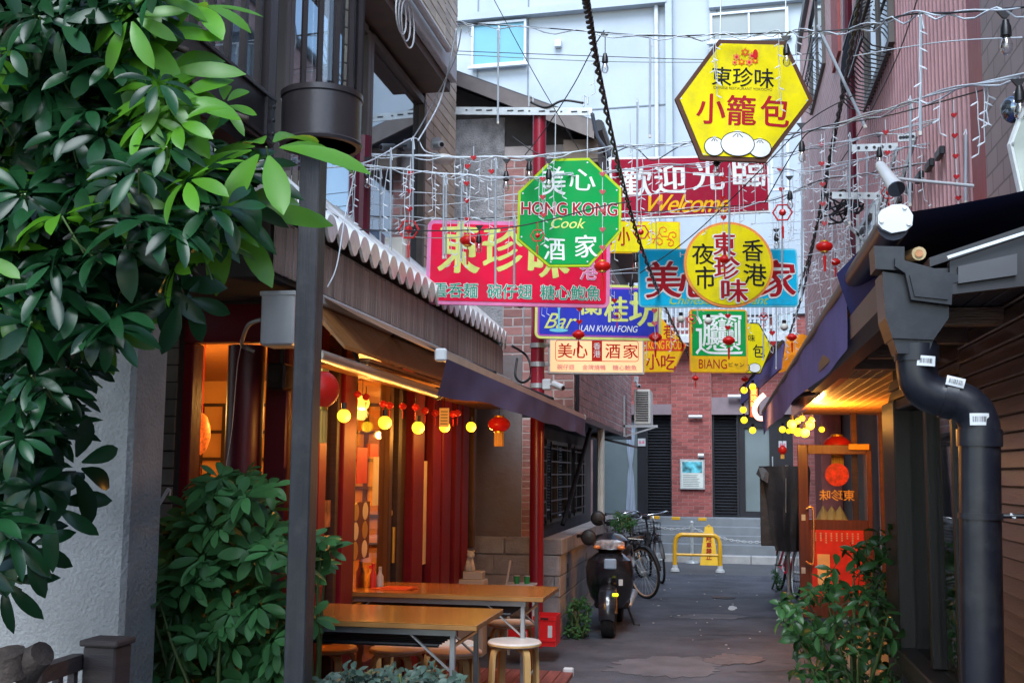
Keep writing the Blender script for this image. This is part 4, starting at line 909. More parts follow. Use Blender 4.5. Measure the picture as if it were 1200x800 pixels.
# things inside the window: bamboo blind, glow strip
part('blind', mat('amber_slat', (.4, .2, .06), .5, var=.2), w_, lambda m: m.box(WX + .2, WX + .21, wy1 - .5, wy1 - .36, sz0 + .1, sz1 - .3))
part('roof_slab', M_black, en, lambda m: m.prism([(.56, 3.15, 2.16), (1.25, 3.15, 2.385), (1.25, 3.15, 2.41), (.56, 3.15, 2.185)], (0, ey + .3 - 3.15, 0)).box(.9, 3.5, 1.0, 3.09, 2.23, 2.26))
M_eave = mat('black_eave_board', (.011, .011, .015), .45, var=.2)
eg = part('eave_soffit', M_eave, en, lambda m: m.box(.56, WX - .01, 3.12, ey + .25, 2.13, 2.15))
for k in range(5): x = .57 + k * .055; part('plank', M_eave, eg, lambda m: m.cbox(x, x + .05, 3.12, ey + .25, 2.115, 2.129, .003))
part('barge_board', M_eave, en, lambda m: m.prism([at(1113, 306, Y=3.1), at(1200, 277, Y=3.1), at(1240, 264, Y=3.1), at(1240, 330, Y=3.1), at(1200, 335, Y=3.1), at(1113, 345, Y=3.1)], (0, .04, 0)))
part('metal_edge', M_steel, en, lambda m: m.beam(at(1110, 302, Y=3.08), at(1245, 259, Y=3.08), .012, .008))
part('dark_fascia_panel', mat('slate_panel', (.05, .052, .06), .5), en, lambda m: m.prism([at(1123, 312, Y=3.085), at(1192, 297, Y=3.085), at(1192, 322, Y=3.085), at(1123, 332, Y=3.085)], (0, .014, 0)))
part('gutter', M_black, en, lambda m: m.prism([(.44, 3.15, 2.14), (.44, 3.15, 2.06), (.47, 3.15, 2.03), (.53, 3.15, 2.03), (.555, 3.15, 2.06), (.555, 3.15, 2.14)], (0, ey + .1 - 3.15, 0)))
part('rafter_end', M_wwood, en, lambda m: m.prism([at(1031, 338, Y=3.3), at(1041, 330, Y=3.3), at(1042, 388, Y=3.3), at(1034, 380, Y=3.3)], (0, .05, 0)))
for k in range(4): part('rafter', M_board, en, lambda m: m.box(.58, WX, 3.6 + k * .5, 3.66 + k * .5, 2.06, 2.112))
# entrance recess beyond it
rc = thing('entrance_porch', 'wooden entrance porch with orange lit ceiling beyond the boarded eatery', 'porch', (1.4, 8.7, 0))
M_osof = mat('orange_varnished_board', (.85, .42, .1), .6, var=.15, scale=3, streak=(1, 10, 1), bump=.1)
so = part('ceiling', M_dwood, rc, lambda m: m.box(.8, 1.75, ey + .3, 12.3, 2.24, 2.28))
for k in range(12): x = .81 + k * .078; part('plank', M_osof, so, lambda m: m.cbox(x, x + .074, ey + .3, 12.25, 2.226, 2.2395, .002))
part('side_wall', M_dwood, rc, lambda m: m.box(1.65, 1.75, ey, 12.3, 0, 2.24))
part('end_post', M_board, rc, lambda m: m.cbox(1.55, 1.64, 11.75, 11.85, 0, 2.24, .005).cbox(1.3, 1.36, 11.9, 11.95, 0, 2.24, .004))
part('front_beam', M_board, rc, lambda m: m.box(.74, .795, ey + .27, 12.3, 2.2, 2.34))
part('roof', M_black, rc, lambda m: m.box(.6, 3, ey + .3, 12.4, 2.36, 2.4))
part('step', M_stone, rc, lambda m: m.cbox(.95, 1.64, ey, 12.3, 0, .14, .01))
part('inner_panel', M_wwood, rc, lambda m: m.box(1.62, 1.645, 9.8, 11.7, .2, 2.1))
# lit sign strips low behind the plant
p = at(1044, 650, X=1.3); ls = thing('lit_menu_sign', 'small glowing yellow menu sign low behind the camellia bush', 'sign', (p.x, p.y, .14))
za, zb = at(1044, 708, X=1.3).z, at(1044, 640, X=1.3).z
part('casing', M_board, ls, lambda m: m.cbox(1.3, 1.42, p.y - .17, p.y - .0, .14, zb + .05, .006)); part('lit_panel', emi('amber_panel_glow', (1, .62, .22), 1, (.8, .6, .3)), ls, lambda m: m.box(1.32, 1.41, p.y - .178, p.y - .172, max(za, .2), zb))
for k in range(5): part('picture', M_foodp, ls, lambda m: m.box(1.33, 1.4, p.y - .181, p.y - .179, .3 + k * .1, .34 + k * .1))
# the open wooden door, seen square on
DY = 11.7
dz0 = .2
def dpt(px, py): return at(px, py, Y=DY)
dx0, dx1 = dpt(936, 600).x, dpt(1023, 600).x; dzt = dpt(980, 521).z
M_door = mat('reddish_varnished_wood', (.09, .022, .009), .35, var=.35, scale=4, streak=(8, 8, .6), bump=.15, coat=.2)
do = thing('entrance_door', 'open reddish wooden door with large glass pane and brass handle', 'door', ((dx0 + dx1) / 2, DY, dz0))
gx0, gx1_, gz0, gz1 = dpt(948, 600).x, dpt(1017, 600).x, dpt(980, 609).z, dpt(980, 532).z
part('stile', M_door, do, lambda m: m.cbox(dx0, gx0, DY, DY + .045, dz0, dzt, .004)); part('stile', M_door, do, lambda m: m.cbox(gx1_, dx1, DY, DY + .045, dz0, dzt, .004))
part('rail', M_door, do, lambda m: m.cbox(gx0 + .001, gx1_ - .001, DY + .002, DY + .043, gz1, dzt - .001, .004)); part('rail', M_door, do, lambda m: m.cbox(gx0 + .001, gx1_ - .001, DY + .002, DY + .043, gz0 - .1, gz0, .004)); part('rail', M_door, do, lambda m: m.cbox(gx0 + .001, gx1_ - .001, DY + .002, DY + .043, dz0, dz0 + .12, .004))
pn = part('pane', M_glass, do, lambda m: m.box(gx0, gx1_, DY + .018, DY + .024, gz0, gz1))
part('lower_panel', M_board, do, lambda m: m.box(gx0, gx1_, DY + .01, DY + .035, dz0 + .12, gz0 - .1))
a_, b_ = dpt(951, 620), dpt(1014, 700)
ptr = part('menu_poster', mat('red_menu_print', (.55, .03, .02), .4, var=.25, scale=7), do, lambda m: m.box(a_.x, b_.x, DY + .004, DY + .008, b_.z, a_.z))
mt = MB(); 
for i in range(9):
    for k in range(random.randint(3, 5)): x = a_.x + .03 + i * (b_.x - a_.x - .04) / 9; z = a_.z - .03 - k * .022; mt.box(x, x + .014, DY + .001, DY + .0035, z - .014, z)
mt.build('menu_lines', M_alu, ptr)
mt = MB(); mt.cbox(a_.x + .05, a_.x + .17, DY + .0005, DY + .0035, b_.z + .05, a_.z - .24, .001); mt.build('menu_card', M_pap, ptr)
part('closer', M_gold, do, lambda m: m.cbox(dpt(994, 523).x, dpt(1018, 523).x, DY - .05, DY - .005, dpt(1000, 527).z, dpt(1000, 520).z, .004))
hp = [dpt(944, 596), dpt(950, 594), dpt(953, 602), dpt(953, 655), dpt(949, 660), dpt(944, 657)]
part('handle', mat('polished_brass', (.8, .55, .28), .25, metal=.9), do, lambda m: m.tube(smooth_pts([v + Vector((0, -.04, 0)) for v in hp]), .012, 8), smooth=True)
for py in (606, 668): v = dpt(941.5, py); part('lock_plate', M_steel, do, lambda m: m.cbox(v.x - .02, v.x + .02, DY - .006, DY - .001, v.z - .03, v.z + .03, .002))
c_ = dpt(981, 556)
part('round_sticker', mat('deep_red_print', (.45, .02, .02), .5, var=.5, scale=30), pn, lambda m: m.lathe([(.115, 0), (.115, .002), (.001, .0022)], (c_.x, DY + .012, c_.z), 26, 'y'))
# mirrored gilt characters on the pane
vs, fs = glyphs('東珍味', .01); c_ = dpt(981, 580); s_ = .34 / (max(v.x for v in vs) - min(v.x for v in vs)); my = (max(v.y for v in vs) + min(v.y for v in vs)) / 2
mb = MB(); mb.add([(c_.x - v.x * s_, DY + .013, c_.z + (v.y - my) * s_) for v in vs], fs); mb.build('gilt_lettering', M_gold, pn)
for k in range(3): part('towel', M_alu, do, lambda m: m.lathe([(.001, .16), (.05, .08), (.09, 0)], (gx0 + .15 + k * .08, DY + .12, gz0 - .02), 9))
# ================================================================ right awning
AY0, AY1 = 3.1, 12.3
pa, pbm = at(1048, 262, Y=AY0), at(897, 483, Y=AY1)
aw = thing('awning', 'long navy awning with white end cap on the right side', 'awning', (.6, 7, 2.0))
M_navy = mat('navy_canvas', (.02, .026, .12), .75, var=.15, scale=4, bump=.15, bscale=200)
M_purp = mat('purple_canvas', (.17, .15, .42), .8, var=.15, scale=3, bump=.15, bscale=200, trans=.25)
ax, az = pa.x, pa.z
ax1, az1 = pbm.x, pbm.z
part('front_bar', mat('navy_bar_paint', (.022, .025, .05), .4, spec=.3), aw, lambda m: m.tube([(ax, AY0 + .02, az), (ax1, AY1, az1)], .042, 14), smooth=True, auto=True)
ec = [at(px, py, Y=AY0) for px, py in ((1029, 252), (1033, 246), (1045, 240), (1056, 239), (1064, 242), (1070, 252), (1069, 264), (1062, 270), (1045, 273), (1034, 268), (1029, 262))]
ecp = part('end_cap', M_alu, aw, lambda m: m.prism(ec, (0, .03, 0)))
for px, py in ((1060, 243), (1065, 262), (1033, 259)): v = at(px, py, Y=AY0 - .001); part('screw', M_steel, ecp, lambda m: m.cyl(v, v + Vector((0, -.004, 0)), .0055, 10))
cvt = at(1215, 234, Y=AY0 + .05)
nseg = 12; cv = MB(); vs = []
for i in range(nseg + 1):
    t = i / nseg; y = AY0 + .05 + (AY1 - AY0 - .05) * t; bx = ax + (ax1 - ax) * t; bz = az + (az1 - az) * t
    for k in range(5):
        u = k / 4; x = bx + (1.08 - bx) * u; z = bz + .035 + .12 * u - .012 * math.sin(math.pi * u) * (1 + .4 * math.sin(i * 1.9)); vs.append((x, y, z))
cv.add(vs, [(i * 5 + k, i * 5 + k + 1, (i + 1) * 5 + k + 1, (i + 1) * 5 + k) for i in range(nseg) for k in range(4)]); cv.build('canopy', M_navy, aw, True)
vl = MB(); n = 40; vs = []
VY0 = at(1003, 330, X=ax).y
for i in range(n + 1):
    t = i / n; y = VY0 + (AY1 - VY0) * t; tt = (y - AY0) / (AY1 - AY0); bx = ax + (ax1 - ax) * tt; bz = az + (az1 - az) * tt
    for k in range(4):
        u = k / 3; vs.append((bx - .035 + .012 * math.sin(i * .35) * u + .003 * math.sin(i * 1.1 + k), y, bz - .02 - u * (.22 + .006 * math.sin(i * .4))))
vl.add(vs, [(i * 4 + k, i * 4 + k + 1, (i + 1) * 4 + k + 1, (i + 1) * 4 + k) for i in range(n) for k in range(3)]); vl.build('valance', M_purp, aw, True)
tr = [at(980, 321, Y=VY0), at(1030, 270, Y=VY0 - .3), at(1037, 330, Y=VY0 - .3), at(1002, 384, Y=VY0)]
part('folded_corner', M_navy, aw, lambda m: m.prism(tr, (.004, .002, 0)))
part('support_arm', M_dark, aw, lambda m: m.tube([(ax1 + .02, 9.5, az1 - .03), (WX + .4, 8.6, 2.3)], .02, 8))
# bamboo pole end
v = at(1077, 297, Y=3.2)
bp_ = thing('bamboo_pole', 'cut end of a pale bamboo pole above the gutter box', 'pole', v); M_bam = mat('bamboo', (.5, .38, .2), .5, var=.2, scale=8)
part('cane', M_bam, bp_, lambda m: m.tube([v, v + Vector((.05, .6, .1))], [.019, .02], 12)); part('cut_rim', M_wwood, bp_, lambda m: m.tube([v - Vector((0, .003, 0)), v - Vector((0, .001, 0))], .011, 10))
# hopper and black downpipe
HYp = 3.05
def hp_(px, py, y=HYp): return at(px, py, Y=y)
dp = thing('downpipe', 'large black downpipe with hopper box and white barcode stickers', 'pipe', (hp_(1152, 800).x, HYp, 0))
M_pvc = mat('black_pvc', (.006, .007, .012), .33, var=.3, scale=5, spec=.4, bump=.04, bscale=12, dirt=((.03, .03, .034), .5, 12))
def hpr(name, pts, y0, dy, par=None): return part(name, M_pvc, par or dp, lambda m: m.prism([hp_(a, b, y0) for a, b in pts], (0, dy, 0)))
hb_ = hpr('hopper', [(1034, 318), (1112, 330), (1112, 372), (1094, 398), (1046, 396), (1038, 372)], HYp - .06, .14)
hpr('rim_box', [(1024, 288), (1060, 289), (1060, 317), (1026, 315)], HYp - .07, .1, hb_)
hpr('front_flange', [(1049, 302), (1123, 322), (1123, 330), (1117, 332), (1115, 357), (1068, 351), (1061, 320), (1049, 312)], HYp - .085, .02, hb_)
hpr('front_recess', [(1066, 322), (1112, 333), (1111, 351), (1072, 347)], HYp - .092, .006, hb_)
hpr('outlet', [(1046, 396), (1094, 398), (1088, 414), (1052, 414)], HYp - .05, .1)
pr_ = .0505
path = [hp_(1074, 400), hp_(1074, 432), hp_(1080, 452), hp_(1096, 463), hp_(1116, 467), hp_(1136, 477), hp_(1147, 497), hp_(1148, 530), hp_(1148.5, 600), hp_(1152, 800), Vector((hp_(1152, 800).x, HYp, 0))]
part('pipe', M_pvc, dp, lambda m: m.tube(smooth_pts(path[:8], 8)[:-1] + path[7:], pr_, 28), smooth=True, auto=True)
def collar(a, b, r): return part('collar', M_pvc, dp, lambda m: m.tube([a, b], r, 28), smooth=True, auto=True)
collar(hp_(1074, 404), hp_(1074, 424), pr_ + .005); collar(hp_(1104, 464.5), hp_(1118, 467.5), pr_ + .004); collar(hp_(1147.6, 503), hp_(1148, 523), pr_ + .005); collar(hp_(1148.5, 601), hp_(1148.6, 608), pr_ + .004)
part('bracket', M_pvc, dp, lambda m: m.cyl(hp_(1165, 604), hp_(1165, 604) + Vector((.14, .0, 0)), .006, 8)); part('cable_tie', M_alu, dp, lambda m: m.tube([hp_(1183, 603), hp_(1190, 606)], .006, 6))
M_bar = mat('black_ink', (.015, .015, .015), .6)
def sticker(px, py, w_, h_, rot, y):
    """paper wrapped on the pipe front, with bars"""
    c = hp_(px, py); r = pr_ + .0012 if y is None else y
    root = None
    mb = MB(); bars = MB(); cu, su = math.cos(rot), math.sin(rot); n = 8; vs = []
    def P(u, v, rr):
        X = u * cu - v * su; Z = u * su + v * cu
        return Vector((c.x + X, c.y - math.sqrt(max(1e-6, rr * rr - min(X * X, rr * rr * .9))) if abs(rot) < .1 else c.y - math.sqrt(max(1e-6, rr * rr - min(Z * Z, rr * rr * .9))), c.z + Z))
    for i in range(n + 1):
        for j in range(3): vs.append(P((i / n - .5) * w_, (j / 2 - .5) * h_, r))
    mb.add(vs, [(i * 3 + j, (i + 1) * 3 + j, (i + 1) * 3 + j + 1, i * 3 + j + 1) for i in range(n) for j in range(2)])
    o = mb.build('barcode_sticker', M_alu, dp)
    x = -.36
    while x < .36:
        bw_ = random.choice((.012, .02, .035)); bars.quad(P(x * w_, -.22 * h_, r + .0006), P((x + bw_) * w_, -.22 * h_, r + .0006), P((x + bw_) * w_, .25 * h_, r + .0006), P(x * w_, .25 * h_, r + .0006)); x += bw_ + random.choice((.015, .03, .04))
    bars.build('barcode_print', M_bar, o)
sticker(1081, 425, .044, .026, -.08, pr_ + .0065); sticker(1115, 449, .045, .024, -.25, pr_ + .002); sticker(1143, 492, .046, .03, 0, pr_ + .0015)
# ================================================================ bulbs and lanterns of the porch
M_bulb = emi('yellow_bulb_glow', (1, .66, .012), .62, (.9, .6, .1))
M_bulb2 = emi('amber_bulb_glow', (1, .68, .02), .75, (.9, .6, .2))
def bulb(p, r, label, group=None, m=M_bulb, e=0, sock=True):
    o = thing('light_bulb', label, 'light bulb', p, group=group); p = Vector(p)
    part('globe', m, o, lambda b: b.ball(p, r, 14), smooth=True)
    if sock: part('socket', M_black, o, lambda b: b.cyl(p + Vector((0, 0, r * .9)), p + Vector((0, 0, r * 1.9)), r * .4, 8))
    if e: lamp_light(p + (Vector((.08, -.25, r * .3)) if e > 4 else Vector((.12, 0, -r - .03))), e, .03, (1, .44, .08))
    return o
for i, (px, py, r) in enumerate(((928, 497, 6.5), (949, 498, 6.5), (935, 506, 6), (943, 507, 6.5), (928, 504, 4), (963, 503, 4), (951, 492, 4), (940, 490, 4), (924, 505, 3.5), (935, 493, 4))):
    p = at(px, py, Y=10.5 + .3 * (i % 3)); bulb(p, r * .85 / scale_at(p), ['large yellow bulb at the upper left', 'large yellow bulb at the upper right', 'large yellow bulb at the lower left', 'large yellow bulb at the lower right', 'small yellow bulb under the upper left one', 'small yellow bulb alone at the right end', 'small yellow bulb at the top right', 'small yellow bulb at the very top', 'small yellow bulb at the left end', 'small yellow bulb between the two upper ones'][i] + ' of the cluster under the porch ceiling', 'yellow bulbs clustered under the porch ceiling', M_bulb2 if r > 5 else M_bulb, 8.5 if i in (0, 1, 3) else 0)
for (px, py, lb) in ((872, 457, 'above and left of'), (871, 480, 'midway down beside'), (872, 492, 'low beside'), (882, 453, 'directly above'), (882, 504, 'directly below'), (917, 503, 'right of and below')):
    p = at(px, py, Y=13.4); bulb(p, 4 / scale_at(p), f'small yellow bulb {lb} the little red lit sign', 'yellow bulbs round the small red sign')
pe = at(1010, 470, Y=9.5); 
# small red lit sign
a_, b_ = at(877, 453, Y=13.6), at(890, 490, Y=13.6)
o = thing('lit_sign', 'small upright red glowing sign with yellow characters beyond the awning', 'sign', (a_.x, 13.6, b_.z)); part('casing', M_dark, o, lambda m: m.cbox(a_.x, b_.x, 13.6, 13.7, b_.z, a_.z, .006)); part('lit_face', emi('red_panel_glow', (1, .1, .03), .5, (.6, .05, .02)), o, lambda m: m.box(a_.x + .02, b_.x - .02, 13.594, 13.598, b_.z + .02, a_.z - .02))
vs, fs = glyphs('東\n珍\n味', .02); ys = [v.y for v in vs]; xs = [v.x for v in vs]; k = (a_.z - b_.z) * .6 / (max(ys) - min(ys)); mb = MB(); mb.add([((a_.x + b_.x) / 2 + (v.x - (max(xs) + min(xs)) / 2) * k, 13.59, (a_.z + b_.z) / 2 + .05 + (v.y - (max(ys) + min(ys)) / 2) * k) for v in vs], fs); mb.build('lettering', emi('yellow_letter_glow', (1, .6, .1), .6), o)
part('neon_tube', emi('pink_neon_glow', (1, .5, .4), .8), o, lambda m: m.tube(smooth_pts([at(896, 462, Y=13.5), at(888, 470, Y=13.5), at(884, 480, Y=13.5), at(888, 489, Y=13.5), at(897, 490, Y=13.5)]), .03, 8), smooth=True)
# second small awning and orange cloth above it
o = thing('small_awning', 'small dark purple awning end beyond the big navy awning', 'awning', at(890, 460, Y=13.8))
part('canopy', M_purp, o, lambda m: m.prism([at(917, 400, Y=12.6), at(914, 432, Y=12.6), at(868, 474, Y=14.6), at(868, 455, Y=14.6)], (.02, .01, 0))); part('bar', M_dark, o, lambda m: m.tube([at(917, 400, Y=12.6), at(868, 456, Y=14.6)], .02, 8))
oc = MB(); vs = []
for i in range(9):
    for k in range(6):
        pxx = 921 + k * 5 - i * .6 - (8 if i > 5 else 0); vs.append(at(pxx, 393 + i * 5.2 + 2 * math.sin(k * 1.3), Y=13 + .06 * math.sin(i * 2.2 + k) + .04 * k))
oc.add(vs, [(i * 6 + k, (i + 1) * 6 + k, (i + 1) * 6 + k + 1, i * 6 + k + 1) for i in range(8) for k in range(5)])
tag(oc.build('orange_cloth', mat('orange_lit_fabric', (.85, .32, .02), .6, var=.3, scale=10, trans=.5, emis=.25, ecol=(1, .35, .03)), smooth=True), 'gathered orange cloth glowing above the small purple awning', 'cloth')  # orange light on the cloth put in as colour and emission
# lantern maker
M_lant = mat('red_lantern_silk', (.62, .012, .012), .35, var=.15, scale=10, trans=.3, emis=.03, ecol=(1, .03, .01))
M_lantlit = mat('lit_red_lantern', (.55, .012, .01), .4, var=.2, scale=10, trans=.3, emis=.04, ecol=(1, .05, .015))
M_tassel = mat('gold_fringe', (.75, .42, .08), .6, var=.4, scale=60, streak=(3, 3, .1))
def lantern(px, py, rpx, Y, label, sq=.8, m=M_lant, tas='gold', cord=.15, group=None, tl=1.0, name='red_lantern'):
    c = at(px, py, Y=Y); r = rpx / scale_at(c); o = thing(name, label, 'lantern', c, group=group)
    n = 20 if rpx > 10 else 12; rows = 8; prof = []
    for i in range(rows + 1):
        t = math.pi * (.14 + .72 * i / rows); prof.append((r * math.sin(t), -r * sq * math.cos(t)))
    mb = MB(); vs = []; 
    for (rr_, h) in prof:
        for k in range(n * 2): a = math.pi * k / n; q = rr_ * (1 if k % 2 else .955); vs.append(c + Vector((q * math.cos(a), q * math.sin(a), h)))
    mb.add(vs, [(i * 2 * n + k, i * 2 * n + (k + 1) % (2 * n), (i + 1) * 2 * n + (k + 1) % (2 * n), (i + 1) * 2 * n + k) for i in range(rows) for k in range(2 * n)])
    mb.build('shade', m, o, True)
    h1 = r * sq * .9
    part('cap', M_gold if rpx > 8 else M_red, o, lambda b: b.cyl(c + Vector((0, 0, h1)), c + Vector((0, 0, h1 + r * .14)), r * .45, 14).cyl(c - Vector((0, 0, h1)), c - Vector((0, 0, h1 + r * .14)), r * .45, 14))
    if tas == 'gold':
        t_ = MB()
        for k in range(16): a = 2 * math.pi * k / 16; q = c + Vector((r * .38 * math.cos(a), r * .38 * math.sin(a), -h1 - r * .14)); t_.beam(q, q + Vector((0, 0, -r * tl)), r * .12, r * .05)
        t_.build('fringe', M_tassel, o)
    else: part('tassel', M_red, o, lambda b: b.tube([c - Vector((0, 0, h1)), c - Vector((0, 0, h1 + r * .5)), c - Vector((0, 0, h1 + r * .6)), c - Vector((0, 0, h1 + r * 2.4 * tl))], [r * .05, r * .05, r * .2, r * .12], 8))
    part('cord', M_black, o, lambda b: b.cyl(c + Vector((0, 0, h1)), c + Vector((0, 0, h1 + cord)), .003, 5))
    return o
lantern(981, 522, 16, 12.0, 'red lantern behind the top edge of the open door', .75, M_lantlit)
lantern(917, 527, 5, 13.2, 'small orange glowing lantern beside the dark cloth cover', 1, M_lantlit)
lantern(374, 456, 24, 5.35, 'large red lantern with gold fringe next to the dark post', .95, M_lantlit, cord=.1, tl=1.6)
lantern(585, 497, 13, 8.8, 'red lantern with gold tag under the end of the purple awning', .7, M_lant, tl=1.2)
for i, (px, py) in enumerate(((419, 462), (429, 465), (449, 473), (457, 475), (472, 476), (487, 477), (498, 481), (510, 484), (531, 485), (536, 484))):
    lantern(px, py, 4.6, 6.6 + .23 * i, ['first', 'second', 'third', 'fourth', 'fifth', 'sixth', 'seventh', 'eighth', 'ninth', 'tenth'][i] + ' tiny red lantern from the large fringed lantern, under the restaurant ceiling', .8, M_lantlit, 'red', .05, 'tiny lanterns strung under the restaurant ceiling', name='tiny_lantern')
for i, (px, py, wh) in enumerate(((403, 487, 'nearest the large lantern'), (451, 495, 'second from the large lantern'), (490, 501, 'in the middle of the row'), (521, 500, 'under the paper tag'), (552, 500, 'at the far end of the row'), (381, 509, 'small and low behind the fringe'))):
    Y = (6.1, 6.8, 7.5, 8.2, 9.0, 7.0)[i]; p = at(px, py, Y=Y); r = (8, 8, 7.5, 6.5, 6, 4.5)[i]
    bulb(p, r / scale_at(p), f'glowing yellow bulb under the restaurant eave, {wh}', 'yellow bulbs along the restaurant front', M_bulb2, 2.1 if i < 5 else 0)
p0_, p1_ = at(521, 478, Y=8.0), at(521, 497, Y=8.0)
a_, b_ = at(515, 478, Y=8.0), at(526, 500, Y=8.0)
o = thing('paper_tag', 'hanging yellow paper tag with dark lines among the bulbs', 'tag', ((a_.x + b_.x) / 2, 8, b_.z)); part('paper', M_pap, o, lambda m: m.box(a_.x, b_.x, 8, 8.004, b_.z, a_.z)); part('print', M_bar, o, lambda m: [m.box(a_.x + .01, b_.x - .01, 7.997, 7.999, b_.z + .02 + k * .022, b_.z + .026 + k * .022) for k in range(5)]); part('cord', M_black, o, lambda m: m.cyl(((a_.x + b_.x) / 2, 8.002, a_.z), ((a_.x + b_.x) / 2, 8.002, a_.z + .08), .003, 5))
# ================================================================ left awnings
la = thing('purple_awning', 'long extended purple grey awning with pale front bar over the tables', 'awning', (-1.5, 8.5, 2.1))
A0, A1 = 5.85, 11.5
q0, q1 = at(518, 416, Y=A0), at(683, 489, Y=A1)
M_pgrey = mat('purple_grey_canvas', (.12, .11, .24), .8, var=.15, scale=3, bump=.12, bscale=200, trans=.04)
part('front_bar', mat('aged_alu', (.6, .52, .45), .35, metal=.3, var=.1), la, lambda m: m.beam(q0, q1, .05, .045)); part('end_cap', M_alu, la, lambda m: m.cbox(q0.x - .035, q0.x + .03, A0 - .03, A0 + .01, q0.z - .035, q0.z + .035, .01)); part('end_cap', M_alu, la, lambda m: m.cbox(q1.x - .03, q1.x + .03, A1, A1 + .03, q1.z - .03, q1.z + .03, .01))
vl = MB(); n = 44; vs = []
for i in range(n + 1):
    t = i / n; p = Vector(q0).lerp(q1, t)
    for k in range(4):
        u = k / 3; fold = max(0, 1 - t * 5)
        vs.append(p + Vector((.026 - .05 * u * fold + .008 * math.sin(i * .8 + k) * u, .03 * u * fold * math.sin(i * 2), -.02 - u * (.165 + .03 * fold + .006 * math.sin(i * .6)))))
vl.add(vs, [(i * 4 + k, i * 4 + k + 1, (i + 1) * 4 + k + 1, (i + 1) * 4 + k) for i in range(n) for k in range(3)]); vl.build('valance', M_pgrey, la, True)
cv = MB(); vs = []
c0, c1 = Vector((-2.17, A0, 2.55)), Vector((-2.17, A1, 2.55))
for i in range(13):
    for k in range(4): u = k / 3; a_ = Vector(q0).lerp(q1, i / 12); b_ = c0.lerp(c1, i / 12); v = a_.lerp(b_, u); v.z += .01 - .02 * math.sin(math.pi * u) * (1 + .3 * math.sin(i * 2)); vs.append(v)
cv.add(vs, [(i * 4 + k, i * 4 + k + 1, (i + 1) * 4 + k + 1, (i + 1) * 4 + k) for i in range(12) for k in range(3)]); cv.build('canopy', mat('amber_brown_canvas', (.3, .17, .1), .7, var=.3, scale=4, trans=.3), la, True)
part('cassette', M_alu, la, lambda m: m.cbox(-2.19, -2.14, 5.6, A1, 2.5, 2.56, .008))
for y in (7.2, 9.8): part('folding_arm', M_dark, la, lambda m: m.tube([(-2.15, y, 2.5), (-1.8, y + .5, 2.38), (-1.45, y, 2.24)], .016, 8))
t0_, t1_ = at(372, 416, Y=5.3), at(512, 461, Y=7.45)
o = thing('roller_tube', 'pale grey roller tube of a folded blind in front of the restaurant ceiling', 'roller blind', t0_); part('tube', mat('brushed_alu', (.5, .47, .43), .3, metal=.6), o, lambda m: m.tube([t0_, t1_], .032, 16), smooth=True, auto=True); part('end_bracket', M_dark, o, lambda m: m.cyl(Vector(t1_), Vector(t1_) + Vector((0, .02, .0)), .045, 10)); part('hanger', M_dark, o, lambda m: m.cyl(Vector(t0_).lerp(t1_, .3), Vector(t0_).lerp(t1_, .3) + Vector((-.1, 0, .2)), .01, 6))
# red pole with cross-arm
PLY = 10.5
pl0 = at(630, 440, Y=PLY); ptop = at(631, 132, Y=PLY).z; M_polered = mat('pole_red_paint', (.28, .012, .03), .35, var=.2, scale=2, streak=(3, 3, .5), coat=.3)
po = thing('utility_pole', 'tall dark red steel pole with steel cross-arm behind the octagonal sign', 'pole', (pl0.x, PLY, 0)); prd = .066
part('shaft', M_polered, po, lambda m: m.cyl((pl0.x, PLY, 0), (pl0.x, PLY, ptop), prd, 24), smooth=True, auto=True)
for py in (405, 427, 452): z = at(630, py, Y=PLY).z; part('clamp', M_steel, po, lambda m: m.cyl((pl0.x, PLY, z - .022), (pl0.x, PLY, z + .022), prd + .008, 20).box(pl0.x + prd, pl0.x + prd + .05, PLY - .02, PLY + .02, z - .012, z + .012))
ca, cb2 = at(534, 130, Y=PLY - .09), at(694, 131, Y=PLY - .09)
xa = part('cross_arm', M_steel, po, lambda m: m.beam(ca, cb2, .012, .075).beam(Vector(ca) + Vector((0, .02, .034)), Vector(cb2) + Vector((0, .02, .034)), .05, .006))
part('slots', M_dark, xa, lambda m: [m.box(x, x + (.06 if k % 3 else .02), PLY - .101, PLY - .0965, ca.z - .006 + (cb2.z - ca.z) * (k / 11), ca.z + .006 + (cb2.z - ca.z) * (k / 11)) for k, x in enumerate([ca.x + .1 + i * (cb2.x - ca.x - .2) / 11 for i in range(12)])])
for px in (620, 684): v = at(px, 118, Y=PLY - .08); part('hook', M_steel, xa, lambda m: m.tube([v + Vector((0, 0, -.06)), v + Vector((0, 0, .05)), v + Vector((.04, 0, .03)), v + Vector((.04, 0, -.04))], .008, 6))
part('cable_loop', M_black, po, lambda m: m.tube(smooth_pts([at(622, 120, Y=PLY - .08), at(640, 126, Y=PLY - .1), at(660, 118, Y=PLY - .1), at(684, 121, Y=PLY - .08)]), .012, 7), smooth=True)
part('cable', M_black, po, lambda m: m.tube(smooth_pts([at(600, 405, Y=PLY), at(618, 418, Y=PLY + .1), at(622, 440, Y=PLY), at(612, 448, Y=PLY), at(604, 440, Y=PLY + .1), at(606, 420, Y=PLY + .2)]), .012, 7), smooth=True)
